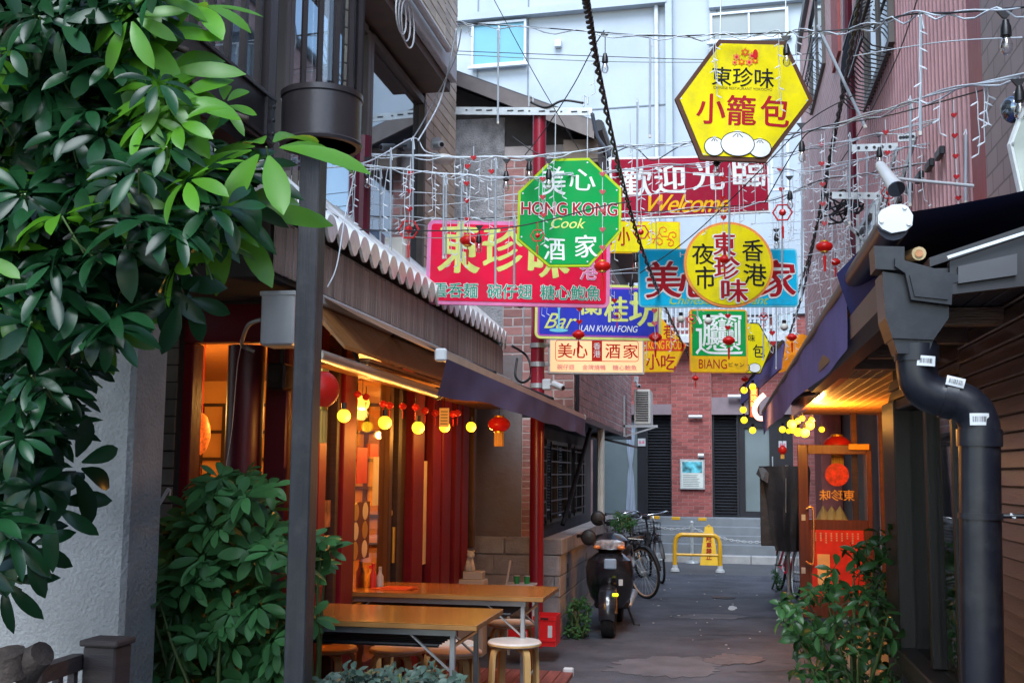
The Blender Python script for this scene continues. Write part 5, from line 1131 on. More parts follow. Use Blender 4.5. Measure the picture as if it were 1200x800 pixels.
# ================================================================ hanging signs
def P_(name, c, r=.6, **k): return mat(name, c, r, var=.1, scale=5, spec=.12, dirt=((.12, .11, .09), .22, 7), **k)
S_red = P_('sign_red', (.85, .008, .06)); S_pink = P_('sign_pink', (.8, .25, .5)); S_yel = P_('sign_yellow', (.8, .68, .005)); S_brown = P_('sign_brown', (.1, .045, .03))
S_green = P_('sign_green', (.003, .33, .07)); S_lime = P_('sign_lime', (.45, .62, .02)); S_white = P_('sign_white', (.82, .85, .84)); S_cyan = P_('sign_cyan', (.005, .5, .82)); S_lcy = P_('sign_light_cyan', (.2, .65, .8))
S_maroon = P_('sign_maroon', (.34, .008, .035)); S_blue = P_('sign_blue', (.035, .05, .5)); S_org = P_('sign_orange', (.85, .3, .08)); S_py = P_('sign_pale_yellow', (.75, .8, .22)); S_amber = P_('sign_amber', (.85, .48, .01))
S_dred = P_('sign_dark_red', (.4, .01, .02)); S_ink = P_('sign_black_ink', (.012, .012, .014)); S_gtext = P_('sign_green_ink', (.02, .35, .22)); S_purp = P_('sign_purple', (.45, .1, .5)); S_pinkink = P_('sign_pink_ink', (.7, .2, .25))
def inset(poly, d):
    """shrink a convex polygon (x,z) by d"""
    n = len(poly); out = []; A = sum(poly[i][0] * poly[(i + 1) % n][1] - poly[(i + 1) % n][0] * poly[i][1] for i in range(n)); s = 1 if A > 0 else -1
    for i in range(n):
        p0, p1, p2 = Vector(poly[i - 1]), Vector(poly[i]), Vector(poly[(i + 1) % n])
        e1 = (p1 - p0).normalized(); e2 = (p2 - p1).normalized(); n1 = Vector((-e1.y, e1.x)) * s; n2 = Vector((-e2.y, e2.x)) * s
        b = (n1 + n2); b = b / max(.3, b.length_squared / 2) ; out.append(tuple(p1 + b * d))
    return out
def rrect(x0, x1, z0, z1, r, n=5):
    out = []
    for cx, cz, a in ((x1 - r, z0 + r, -90), (x1 - r, z1 - r, 0), (x0 + r, z1 - r, 90), (x0 + r, z0 + r, 180)):
        for i in range(n + 1): t = R(a + 90 * i / n); out.append((cx + r * math.cos(t), cz + r * math.sin(t)))
    return out
class Sign:
    """a hanging board squared to the camera's heading; px() maps the photograph's pixels to the board's own plane"""
    def __init__(s, name, label, cpx, cpy, Y, roll=0., cat='sign', turn=0.):
        s.c = at(cpx, cpy, Y=Y); s.k = scale_at(s.c); s.cp = (cpx, cpy)
        s.o = thing(name, label, cat, s.c, local=True); s.o.rotation_euler = (0, roll + .0, PSI + turn)
        s.roll = roll
    def px(s, x, y): return ((x - s.cp[0]) / s.k, (s.cp[1] - y) / s.k)
    def board(s, poly, m, edge=None, em=None, edge2=None, em2=None, th=.03, name='panel'):
        P = [s.px(*p) for p in poly]; A = sum(P[i][0] * P[(i + 1) % len(P)][1] - P[(i + 1) % len(P)][0] * P[i][1] for i in range(len(P)))
        if A < 0: P = P[::-1]
        def pl(pp, y0, y1, mm, nm): MB().prism([(x, y1, z) for x, z in pp], (0, y0 - y1, 0)).build(nm, mm, s.o)
        if edge:
            pl(P, 0, th, em, 'border'); Q = inset(P, edge / s.k)
            if edge2: pl(Q, -.002, 0, em2, 'border'); Q = inset(Q, edge2 / s.k)
            pl(Q, -.004, 0 if not edge2 else -.002, m, name)
        else: pl(P, -.004, th, m, name)
        s.y = .0052
        cx_ = sum(q[0] for q in P) / len(P); cz_ = sum(q[1] for q in P) / len(P)
        if len(P) <= 8:
            for q in P: a_ = Vector(q).lerp(Vector((cx_, cz_)), .09); MB().lathe([(.006, -.0055), (.006, -.0045)], (a_.x, 0, a_.y), 8, 'y').build('screw', M_steel, s.o)
    def rboard(s, x0, y0, x1, y1, r, *a, **k):
        cx, cy = s.cp; s.board([(x, y) for x, y in rrect(x0, x1, y0, y1, r)][::-1], *a, **k)
    def text(s, body, m, cx, cy, w_, h_, **k):
        x, z = s.px(cx, cy); lettering(s.o, body, m, x, z, w_ / s.k, h_ / s.k, k.pop('y', s.y), **k)
    def shape(s, pts, m, name='emblem', y=None, th=.001):
        P = [s.px(*p) for p in pts]; y = y or s.y; A = sum(P[i][0] * P[(i + 1) % len(P)][1] - P[(i + 1) % len(P)][0] * P[i][1] for i in range(len(P)))
        if A < 0: P = P[::-1]
        MB().prism([(x, -y, z) for x, z in P], (0, -th, 0)).build(name, m, s.o)
    def line(s, pts, w_, m, name='drawn_line', y=None, closed=False):
        y = y or s.y; P = [s.px(*p) for p in pts]; mb = MB(); mb.tube([(x, -y, z) for x, z in P], w_ / s.k / 2, 6, closed=closed)
        mb.v = [(v[0], -y + (v[1] + y) * .25, v[2]) for v in mb.v]; mb.build(name, m, s.o)
    def hang(s, pts, dz=.35):
        """hanging wires up to the cables"""
        for x, y in pts: a, b = s.px(x, y); part('hanger', M_steel, s.o, lambda m: m.cyl((a, .015, b), (a, .015, b + dz), .004, 5))
def ell(cx, cy, rx, ry, n=28, a0=0, a1=360): return [(cx + rx * math.cos(R(a0 + (a1 - a0) * i / n)), cy + ry * math.sin(R(a0 + (a1 - a0) * i / n))) for i in range(n if a1 - a0 == 360 else n + 1)]
# -- yellow hexagon
s = Sign('hexagonal_sign', 'large yellow hexagonal sign with brown border, red characters and three white buns', 872, 116, 7.3, roll=.03)
s.board([(841, 45), (920, 44), (953, 115), (899, 191), (822, 191), (791, 119)][::-1], S_yel, 5, S_brown)
s.text('東珍味', S_ink, 870, 90, 72, 23, nib=.012, wob=.05, seed=1); s.text('CHINESE RESTAURANT YOKOCHO', S_brown, 870, 104, 69, 3, bold=.0)
for ch, x, sd in (('小', 833, 2), ('籠', 869, 3), ('包', 908, 4)): s.text(ch, S_dred, x, 130, 33, 36, nib=.02, wob=.03, seed=sd, bold=.015)
s.y += .0015
S_flw = P_('sign_orange_red', (.85, .16, .02))
for i, (x, y, r) in enumerate(((862, 66, 5), (872, 60, 5.5), (880, 64, 5), (868, 72, 4.6), (877, 72, 5), (884, 70, 4), (860, 73, 3.6))):
    s.shape([(x + (r if k % 2 else r * .62) * math.cos(k * math.pi / 6), y + (r if k % 2 else r * .62) * math.sin(k * math.pi / 6)) for k in range(12)], S_flw if i % 2 else S_org, 'flower_print', y=s.y + .0002 * i)
    s.shape(ell(x, y, r * .32, r * .32, 8), S_yel if i % 2 else S_red, 'flower_centre', y=s.y + .0022 + .0002 * i)
s.shape(ell(884, 62, 3, 6, 14), P_('sign_scarlet', (.7, .02, .02)), 'flower_print', y=s.y + .004)
for i, (x, y, rx, ry) in enumerate(((838, 175, 11.5, 11), (891, 175, 13, 11), (865, 171, 19.5, 14.5))):
    yy = s.y + .0014 * i
    base = ell(x, y, rx, ry, 30); top = [(x - rx * .35, y - ry * .9), (x, y - ry * 1.16), (x + rx * .35, y - ry * .9)]
    s.shape([(px_, py_ + (ry * -.1 if abs(px_ - x) < rx * .3 and py_ < y else 0)) for px_, py_ in base], S_white, 'bun_print', y=yy)
    s.line(base, 1.1, S_ink, 'bun_outline', y=yy + .0008, closed=True)
    for dx in (-.22, 0, .22): s.line([(x + dx * rx * .35, y - ry * .85), (x + dx * rx * 1.4, y - ry * .55)], .9, S_ink, 'bun_fold', y=yy + .001)
s.hang([(843, 44), (920, 43)])
# -- green octagon
s = Sign('octagonal_sign', 'green octagonal sign with lime border and white, red and yellow lettering', 667, 249, 7.6, roll=.005)
s.board([(646, 185), (690, 183), (728, 219), (728, 270), (691, 313), (644, 314), (606, 282), (607, 225)][::-1], S_green, 3, S_lime)
s.text('美', S_white, 648, 212, 27, 33, nib=.016, wob=.05, seed=5); s.text('心', S_white, 682, 210, 31, 25, nib=.016, wob=.05, seed=6)
s.text('HONG KONG', S_dred, 667, 245, 112, 15, bold=.035, nib=.0, outline=.06, om=S_white); s.text('Cook', S_py, 666, 262, 40, 12, shear=.35, bold=.012)
s.text('酒', S_white, 650, 293, 25, 26, nib=.016, wob=.04, seed=7); s.text('家', S_white, 687, 289, 25, 27, nib=.016, wob=.04, seed=8); s.hang([(650, 186), (688, 184)])
# -- crimson rectangle
s = Sign('rectangular_sign', 'crimson rectangular sign with pink border and yellow brush characters, partly behind the octagon', 607, 309, 8.5, roll=.012)
s.rboard(500, 259, 715, 359, 8, S_red, 4.5, S_pink)
for ch, x, y, w_, h_, sd in (('東', 538, 291, 44, 58, 9), ('珍', 590, 292, 48, 54, 10), ('味', 645, 298, 46, 54, 11)): s.text(ch, S_py, x, y, w_, h_, nib=.03, wob=.09, seed=sd, bold=.012)
s.text('香港', S_pink, 690, 304, 20, 46, nib=.012, vertical=True, outline=.03, om=S_white)
for t, x, w_ in (('雲呑麺', 535, 51), ('碗仔翅', 598, 52), ('糖心鮑魚', 669, 70)): s.text(t, S_gtext, x, 342, w_, 17, bold=.008, nib=.01, wob=.03, outline=.045, om=S_white)
s.hang([(520, 259), (600, 259), (700, 259)])
# -- maroon welcome
s = Sign('welcome_sign', 'maroon sign with white characters and yellow Welcome script', 808, 219, 9.2, roll=-.02)
s.board([(714, 183), (902, 181), (902, 250), (716, 258)][::-1], S_maroon, 2.5, S_white)
for ch, x, y, sd in (('歡', 745, 213, 12), ('迎', 785, 210, 13), ('光', 830, 206, 14), ('臨', 878, 202, 15)): s.text(ch, S_white, x, y, 36, 34, nib=.024, wob=.04, seed=sd, bold=.01)
s.text('Welcome', S_amber, 807, 239, 96, 21, shear=.45, bold=.022, spacing=.88); s.hang([(740, 183), (880, 181)], .3)
# -- yellow circle
s = Sign('round_sign', 'round yellow sign with orange rim, red and black characters', 854, 310, 8.8)
s.board(ell(854, 310, 52.5, 51, 48)[::-1], S_yel, 3, S_org)
for ch, x, y, w_, sd in (('東', 849, 286, 25, 16), ('珍', 852, 314, 29, 17), ('味', 860, 341, 30, 18)): s.text(ch, S_dred, x, y, w_, 27, nib=.03, wob=.05, seed=sd, outline=.06, om=S_white)
for ch, x, y, w_, h_, sd in (('夜', 824, 298, 26, 24, 19), ('市', 826, 326, 23, 26, 20), ('香', 882, 293, 24, 25, 21), ('港', 884, 322, 27, 25, 22)): s.text(ch, S_ink, x, y, w_, h_, nib=.012, wob=.05, seed=sd)
s.hang([(840, 260), (868, 260)], .3)
# -- cyan
s = Sign('rectangular_sign', 'cyan rectangular sign with red characters, mostly behind the round sign', 841, 325, 9.7, roll=-.012)
s.rboard(748, 291, 935, 360, 5, S_cyan, 2, S_lcy)
for ch, x, sd in (('美', 777, 23), ('心', 816, 24), ('酒', 870, 25), ('家', 911, 26)): s.text(ch, S_dred, x, 327, 40, 42, nib=.028, wob=.06, seed=sd, outline=.05, om=S_white)
s.text('Chinese restaurant', S_lime, 842, 352, 116, 10, shear=.4, bold=.01); s.text('HONG KONG', S_white, 840, 298, 86, 6, bold=.01); s.hang([(770, 292), (915, 290)], .3)
# -- yellow with floral ornament behind
s = Sign('rectangular_sign', 'yellow sign with orange flower ornament, behind the octagon and the cyan sign', 745, 277, 10.8)
s.rboard(698, 259, 797, 297, 2, S_yel, 1.5, S_amber); s.text('小', S_dred, 731, 277, 14, 22, nib=.02, wob=.04); s.text('吃', S_dred, 708, 277, 18, 22, nib=.02)
for i, (x, y, r) in enumerate(((764, 274, 8), (778, 270, 8), (789, 276, 7), (772, 284, 7), (785, 285, 6))): s.line([(x + r * (1 - .11 * k) * math.cos(k * .9 + i), y + r * (1 - .11 * k) * math.sin(k * .9 + i)) for k in range(9)], 1.3, S_flw, 'flower_print', y=s.y + .0004 * i)
# -- bar
s = Sign('bar_sign', 'dark blue sign with yellow and pink border, cocktail glass and yellow characters', 701, 365, 10.3, roll=.01)
s.rboard(627, 333, 775, 398, 7, S_blue, 3, S_py, 2.2, S_purp)
s.text('Bar', S_py, 657, 377, 38, 18, shear=.5, bold=.008)
s.line([(648, 344), (655, 364), (655, 388)], 2.2, S_lcy, 'glass_drawing'); s.line([(663, 344), (655, 364)], 2.2, S_lcy, 'glass_drawing'); s.shape(ell(655, 388, 11, 2.2, 16), S_lcy, 'glass_drawing')
for ch, x, y, w_, h_ in (('蘭', 693, 356, 25, 26), ('桂', 722, 362, 27, 30), ('坊', 755, 361, 34, 40)): s.text(ch, S_py, x, y, w_, h_, bold=.028)
s.text('LAN KWAI FONG', S_white, 714, 385, 67, 7.5, shear=.25, bold=.02); s.hang([(640, 334), (760, 334)], .3)
# -- light box
s = Sign('light_box_sign', 'glowing cream light box sign with red characters below the blue bar sign', 699, 417, 11.6)
E_cream = emi('cream_light_box', (1, .5, .2), .22, (.85, .55, .34)); E_rim = mat('light_box_rim', (.5, .5, .5), .4, metal=.3)
s.board([(643, 397), (755, 397), (755, 438), (643, 438)][::-1], E_cream, 2, E_rim, th=.14)
S_lr = P_('light_box_red', (.6, .02, .01))
for ch, x in (('美', 662), ('心', 680), ('酒', 718), ('家', 739)): s.text(ch, S_lr, x, 411, 17, 17, nib=.014, wob=.04, seed=x)
s.shape([(693.5, 399), (705.5, 399), (705.5, 423), (693.5, 423)], S_lr, 'red_block'); s.y += .0015; s.text('香港', S_white, 699.5, 410, 8, 18, vertical=True); s.y -= .0015
s.line([(x, y) for x, y in rrect(651, 748, 399, 423, 3, 3)], .7, S_lr, 'ruled_border', closed=True)
for t, x, w_ in (('碗仔翅', 663, 20), ('金牌燒鴨', 696, 27), ('糖心鮑魚', 732, 28)): s.text(t, S_pinkink, x, 430.5, w_, 6.2, bold=.012)
# -- xiaochi hexagon
s = Sign('hexagonal_sign', 'amber six sided snack sign with red band, half behind the light box', 768, 405, 12.6)
s.board([(742, 372), (776, 373), (804.5, 404), (789, 436), (752, 437), (730, 404)][::-1], S_amber, 1, S_org)
s.text('巷', S_dred, 784, 388, 13, 17, nib=.01); s.text('小', S_dred, 765, 424, 16, 18, nib=.016); s.text('吃', S_dred, 783, 424, 17, 18, nib=.012)
s.shape([(734, 397), (798, 397), (803, 404), (800, 411), (734, 411)], P_('band_red', (.7, .05, .02)), 'red_band'); s.y += .0014; s.text('HONG KONG FOOD', S_amber, 768, 404, 62, 10, bold=.03, spacing=.9)
# -- biang
s = Sign('noodle_sign', 'green and amber square sign with one huge complex white character and BIANG lettering', 842, 400, 11.6)
s.rboard(808, 362, 876, 437, 4, S_amber, 1, S_org); s.shape([(811, 364), (874, 364), (874, 417), (811, 417)], S_green, 'green_field'); s.y += .0016
s.text('𰻞', S_white, 842.5, 391, 55, 49, bold=.006, nib=.004); s.text('BIANG', S_dred, 835, 426.5, 33, 11, bold=.0); s.text('ビャン', S_brown, 862.5, 427, 18, 5, bold=.01)
# -- small hexagon behind
s = Sign('hexagonal_sign', 'small yellow hexagonal bun sign with black edge, half behind the BIANG sign', 876, 408, 12.8, roll=0)
s.board([(857, 376), (890, 378), (905, 406), (891, 438), (855, 438), (843, 406)][::-1], S_yel, 1.3, S_ink)
s.text('味', S_ink, 881, 396, 8, 8, bold=.01); s.text('包', S_ink, 889, 411, 14, 15, nib=.01); s.shape(ell(884, 431, 7, 5.5, 18), S_white, 'bun_print'); s.line(ell(884, 431, 7, 5.5, 18), .7, S_ink, 'bun_outline', y=s.y + .001, closed=True)
s.line(ell(873, 431, 5, 5, 18), .7, S_ink, 'bun_outline', y=s.y + .001, closed=True)
# -- narrow framed board at the extreme right edge
s = Sign('framed_board', 'white framed pale picture board at the right edge above the awning', 1200, 175, 4.6)
s.board([(1184, 168), (1203, 120), (1240, 120), (1240, 238), (1196, 238)][::-1], mat('sky_picture_print', (.55, .62, .55), .4, var=.35, scale=4), 3, S_white)
# ================================================================ wires, icicle strings, tube lights, lamps, charms
M_wire = mat('white_wire', (.6, .66, .72), .5); M_bwire = mat('black_wire', (.015, .015, .018), .5); M_ice = mat('clear_plastic_drop', (.8, .85, .9), .2, spec=.8)
def W3(pts): return smooth_pts([at(x, y, Y=Y) for x, y, Y in pts], 8)
def wirec(name, label, pts, r=.004, m=M_bwire, cat='cable', twin=None, group=None):
    P = W3(pts); mb = MB(); mb.tube(P, r, 5)
    o = thing(name, label, cat, P[len(P) // 2], group=group); part('cord', m, o, lambda b: b.tube(P, r, 5), smooth=True)
    if twin:
        Q = [p + Vector((0, .02 * math.sin(i * .9), -.015 - .018 * math.sin(i * 1.3))) for i, p in enumerate(P)]; part('second_cord', twin, o, lambda b: b.tube(Q, r * .9, 5), smooth=True)
        Q = [p + Vector((0, .02 * math.cos(i * .7), .012 * math.sin(i * .8))) for i, p in enumerate(P)]; part('second_cord', M_wire, o, lambda b: b.tube(Q, r * .8, 5), smooth=True)
    return o, P
def icicles(o, P, seed, n, lmax=.5, lmin=.1):
    rnd = random.Random(seed); st_ = MB(); dr = MB()
    for k in range(n):
        i = rnd.randrange(2, len(P) - 2); p = P[i].lerp(P[i + 1], rnd.random()); L = rnd.uniform(lmin, lmax); q = [p]; m_ = max(3, int(L / .07))
        for j in range(m_): q.append(q[-1] + Vector((rnd.uniform(-.009, .009), rnd.uniform(-.008, .008), -L / m_)))
        st_.tube(q, .0022, 4, caps=False)
        for b in q[1:]: d = Vector((rnd.choice((-1, 1)) * .02, 0, -.012)); dr.tube([b, b + d, b + d * 1.5], [.0025, .0045, .002], 5)
    st_.build('light_strand', M_wire, o)['kind'] = 'stuff'; dr.build('light_drops', M_ice, o)['kind'] = 'stuff'
LY = 7.2
o, P = wirec('icicle_light_string', 'topmost light string crossing above the yellow hexagonal sign', [(535, 26, 9), (560, 28, 8.5), (650, 34, 7.6), (760, 42, 7.0), (840, 41, 7.2), (905, 39, 7.1), (930, 38, 6.5), (1000, 34, 5.6), (1060, 18, 4.9), (1120, 15, 4.5), (1210, 8, 4.1)], .0045, M_bwire, 'light string', M_wire); icicles(o, P, 1, 7)
o, P = wirec('icicle_light_string', 'white light string bundle passing above the green octagon', [(392, 178, 7.4), (470, 182, 7.4), (560, 184, 7.4), (640, 182, 7.5), (720, 172, 7.9), (800, 168, 8.1), (900, 162, 8), (1000, 140, 7), (1090, 112, 5.4), (1210, 84, 4.6)], .005, M_wire, 'light string', M_wire); icicles(o, P, 2, 26, .4)
o, P = wirec('icicle_light_string', 'sagging white light string just below the bundle at left', [(385, 186, 7.0), (450, 196, 7.0), (530, 204, 7.0), (600, 208, 7.2), (650, 206, 7.5), (760, 196, 8), (860, 188, 8.4), (940, 176, 8), (1060, 150, 7), (1210, 118, 6)], .004, M_wire, 'light string', M_wire); icicles(o, P, 3, 26, .5)
o, P = wirec('icicle_light_string', 'light string level with the top of the crimson sign', [(365, 249, 7.8), (450, 254, 7.8), (540, 256, 7.9), (600, 255, 8), (720, 250, 8.4), (800, 246, 8.6), (900, 236, 9), (960, 212, 8.5), (1040, 200, 7.5), (1160, 175, 6.5)], .004, M_bwire, 'light string', M_wire); icicles(o, P, 4, 30, .45)
o, P = wirec('icicle_light_string', 'light string hanging between the octagon and the blue bar sign', [(420, 262, 9.4), (520, 268, 9.4), (640, 318, 9.6), (745, 320, 9.8), (800, 322, 10), (940, 300, 10), (1010, 286, 9), (1060, 262, 8.3)], .004, M_wire, 'light string'); icicles(o, P, 5, 34, .4)
o, P = wirec('icicle_light_string', 'distant light string over the red brick ground floor', [(590, 372, 12.3), (660, 386, 12.4), (760, 372, 12.5), (830, 366, 12.6), (900, 372, 12.8), (960, 352, 12.5), (1010, 330, 12)], .004, M_wire, 'light string'); icicles(o, P, 6, 46, .5)
o, P = wirec('icicle_light_string', 'light string in front of the pink tiles near the white floodlight', [(905, 196, 9), (960, 200, 8.6), (1040, 178, 7.6), (1120, 160, 6.8), (1200, 128, 6)], .004, M_wire, 'light string', M_wire); icicles(o, P, 7, 26, .55)
o, P = wirec('icicle_light_string', 'light string behind the cyan sign and the right awning', [(880, 262, 11), (950, 258, 10.6), (1010, 246, 10), (1060, 236, 9.4)], .004, M_wire, 'light string'); icicles(o, P, 8, 30, .6)
o, P = wirec('icicle_light_string', 'lower light string beside the right awning bar', [(930, 330, 13.5), (960, 300, 12.5), (1000, 270, 11.5), (1040, 244, 10.5)], .004, M_wire, 'light string'); icicles(o, P, 9, 26, .6)
wirec('thin_cable', 'upper of two thin cables crossing the pale blue wall', [(535, 60, 9.5), (700, 66, 9.5), (850, 70, 9.5), (960, 62, 9.5)], .0035)
wirec('thin_cable', 'lower of two thin cables crossing the pale blue wall', [(535, 64, 9.5), (700, 72, 9.5), (850, 73, 9.5), (960, 70, 9.5)], .0035, mat('grey_green_cable', (.2, .25, .22), .6))
wirec('thin_cable', 'black cable running across the crimson sign to the octagon', [(365, 267, 7.1), (450, 270, 7.1), (540, 270, 7.1), (600, 266, 7.2), (650, 256, 7.2), (700, 243, 7.2), (740, 236, 7.2)], .0045)
wirec('thin_cable', 'grey cable sagging across the top of the crimson sign', [(400, 262, 7.6), (490, 278, 7.6), (560, 276, 7.6), (610, 268, 7.6)], .003, mat('grey_cable', (.3, .3, .3), .6))
wirec('thin_cable', 'thin dark wire slanting down across the window of the pale wall', [(579, 0, 10), (625, 85, 10.2), (660, 145, 10.4), (680, 178, 10.5)], .004)
wirec('thin_cable', 'dark wire slanting from the hanging lamp down to the left', [(708, 36, 8), (692, 62, 8.2), (672, 100, 8.8), (640, 150, 9), (615, 182, 9)], .0045)
wirec('thin_cable', 'long cable sloping from the pink wall down behind the round sign', [(1000, 112, 7), (950, 140, 7.6), (900, 190, 8), (845, 245, 8.2), (800, 285, 8.4), (750, 320, 8.5)], .004)
wirec('thin_cable', 'cable with black hooks between bundle and welcome sign', [(600, 160, 9), (640, 184, 9), (700, 186, 9), (740, 172, 9), (765, 188, 9), (800, 170, 9), (860, 150, 9)], .005)
wirec('thin_cable', 'dark cable curving under the big hexagonal sign at right', [(896, 238, 8), (935, 170, 7.6), (960, 150, 7.4), (1030, 138, 6.8), (1100, 120, 6), (1200, 92, 5.2)], .004)
wirec('thin_cable', 'white drop cable from the upper eave to the wire bundle', [(535, 34, 8.5), (528, 70, 8.6), (515, 120, 8.8), (490, 165, 8)], .007, M_wire)
wirec('thin_cable', 'second white drop cable beside the first', [(541, 32, 8.5), (532, 72, 8.6), (500, 135, 8.8), (484, 162, 8)], .006, mat('grey_cable2', (.32, .33, .35), .5))
wirec('thin_cable', 'white cable from the left wire post to the balcony', [(365, 198, 6.4), (430, 190, 7), (484, 162, 8), (500, 178, 8), (540, 186, 8)], .005, M_wire)
wirec('thin_cable', 'stray white wire hanging over the tiled eave', [(418, 196, 6), (405, 250, 6), (395, 310, 5.6), (384, 336, 5.4)], .0035, M_wire)
for i_, (pts_, lb_) in enumerate((([(380, 222, 8), (500, 226, 8), (620, 236, 8.4), (760, 228, 8.8), (900, 205, 9), (1010, 186, 8.4)], 'thin white wire level with the bottom of the welcome sign'), ([(400, 300, 9), (520, 316, 9.3), (640, 322, 9.8), (760, 312, 10.4), (940, 280, 11)], 'thin white wire behind the crimson and cyan signs'), ([(600, 350, 11), (720, 360, 11.4), (850, 356, 11.6), (1000, 320, 11.8)], 'thin white wire over the BIANG sign'), ([(390, 236, 8), (520, 240, 8), (680, 214, 8.5), (800, 202, 9), (960, 222, 9.4), (1060, 208, 8.6)], 'thin pale wire sagging through the red heart beads'), ([(900, 250, 10), (960, 246, 9.6), (1060, 236, 8.8)], 'short pale wire by the hexagon charm at right'), ([(930, 274, 10.4), (990, 268, 10), (1040, 262, 9.4)], 'pale wire just above the round lantern at right'), ([(1000, 66, 6.4), (1100, 50, 5.4), (1200, 44, 4.8)], 'thin wire high across the maroon wall'))): wirec('thin_wire', lb_, pts_, .0032, M_wire, 'wire')
def twist(name, label, pts, r, R_, turns):
    P = W3(pts); o = thing(name, label, 'cable', P[len(P) // 2])
    # resample densely
    Q = []
    for i in range(len(P) - 1):
        for k in range(6): Q.append(P[i].lerp(P[i + 1], k / 6))
    n = len(Q)
    for s_ in range(2):
        T = []
        for i, p in enumerate(Q):
            d = (Q[min(i + 1, n - 1)] - Q[max(i - 1, 0)]).normalized(); a = d.cross(Vector((0, 0, 1))).normalized(); b = d.cross(a); t = turns * 2 * math.pi * i / n + s_ * math.pi; T.append(p + (a * math.cos(t) + b * math.sin(t)) * R_)
        part('strand', M_bwire, o, lambda m: m.tube(T, r, 6), smooth=True)
    part('messenger_wire', M_wire, o, lambda m: m.tube([q + Vector((R_ * 1.3, 0, 0)) for q in Q], r * .4, 5), smooth=True)
twist('twisted_cable', 'thick black twisted cable running down across the green and cyan signs', [(683, -20, 3.4), (690, 20, 3.9), (703, 95, 4.8), (728, 208, 6.8), (752, 292, 8.2), (782, 366, 10.5), (808, 420, 14)], .007, .009, 30)
twist('twisted_cable', 'middle black twisted cable in front of the pink tiled wall', [(1008, -10, 6.2), (993, 80, 7.4), (975, 170, 9), (958, 260, 11), (940, 345, 14), (922, 400, 17)], .008, .009, 22)
twist('twisted_cable', 'left black twisted cable in front of the pink tiled wall', [(990, 100, 8), (972, 190, 9.5), (952, 285, 11.5), (932, 352, 14)], .007, .009, 16)
wirec('thin_cable', 'straight black cable right of the twisted pair before the pink wall', [(1020, -10, 6.5), (1000, 60, 7.5), (980, 150, 9), (965, 240, 11)], .0055)
wirec('thin_cable', 'long black cable nearest the window grille on the pink wall', [(1078, -10, 6), (1050, 70, 7), (1010, 150, 8.5), (985, 190, 9.5)], .004)
wirec('service_cable', 'black service cable drooping from the cross-arm to the twisted cable', [(694, 134, 10.4), (700, 160, 10), (712, 178, 9.5), (725, 200, 9)], .02, m=M_bwire)
# white hanging tube lights
tl = [(584, 36, 142, 7.9, 'on the top string left of the pale wall window'), (762, 44, 158, 7.0, 'below the top string in the middle of the pale wall'), (458, 178, 290, 7.3, 'against the reflecting left window'), (484, 165, 262, 7.2, 'right behind the red heart beads at left'),
      (520, 208, 300, 7.6, 'left of the crimson sign by the tile pier'), (603, 256, 335, 7.8, 'before the crimson sign near its middle'), (523, 207, 300, 8, 'over the left end of the crimson sign'), (541, 208, 303, 8.1, 'hanging before the first yellow character'), (581, 188, 335, 7.6, 'hanging just left of the octagon'), (747, 120, 262, 8.6, 'at the left end of the welcome sign'), (855, 196, 300, 8.2, 'over the right half of the welcome sign'),
      (1079, 20, 154, 5.4, 'in front of the maroon corrugated wall'), (1067, 118, 238, 6.6, 'before the corrugated wall, shorter and lower'), (996, 160, 260, 8, 'in front of the pink tiles'), (917, 160, 330, 9, 'beside the red hexagon charm'), (940, 170, 350, 9.6, 'at the corner of the pink building'), (1016, 180, 300, 9, 'over the steel brackets'), (910, 352, 430, 12.4, 'far one above the small awning'), (895, 350, 420, 12, 'far one right of the small hexagon'), (818, 330, 372, 11, 'beneath the round sign'), (1132, 158, 235, 6, 'behind the right awning edge'),
      (446, 200, 300, 7.6, 'before the brick reflection at left'), (640, 330, 400, 10.6, 'before the brick house front'), (614, 345, 400, 11, 'farthest left before the brick house')]
for x, y0, y1, Y, lb in tl:
    a_, b_ = at(x, y0, Y=Y), at(x - .5, y1, Y=Y); o = thing('tube_light', 'thin white hanging tube light ' + lb, 'light', b_)
    part('tube', M_white, o, lambda m: m.cyl(a_, b_, .0075, 8)); part('clip', M_wire, o, lambda m: m.tube([a_ + Vector((-.012, 0, 0)), a_ + Vector((0, 0, .03)), a_ + Vector((.012, 0, -.06))], .004, 5)); part('end_cap', M_cream, o, lambda m: m.cyl(b_, b_ - Vector((0, 0, .02)), .009, 8))
a_, b_ = at(958, 30, Y=7.5), at(1013, 147, Y=7.5); o = thing('tube_light', 'white tube light hanging askew in front of the pink wall', 'light', b_); part('tube', M_white, o, lambda m: m.tube([a_, b_], .011, 8)); part('end_cap', M_cream, o, lambda m: m.cyl(b_, Vector(b_) + (Vector(b_) - Vector(a_)).normalized() * .02, .013, 8))
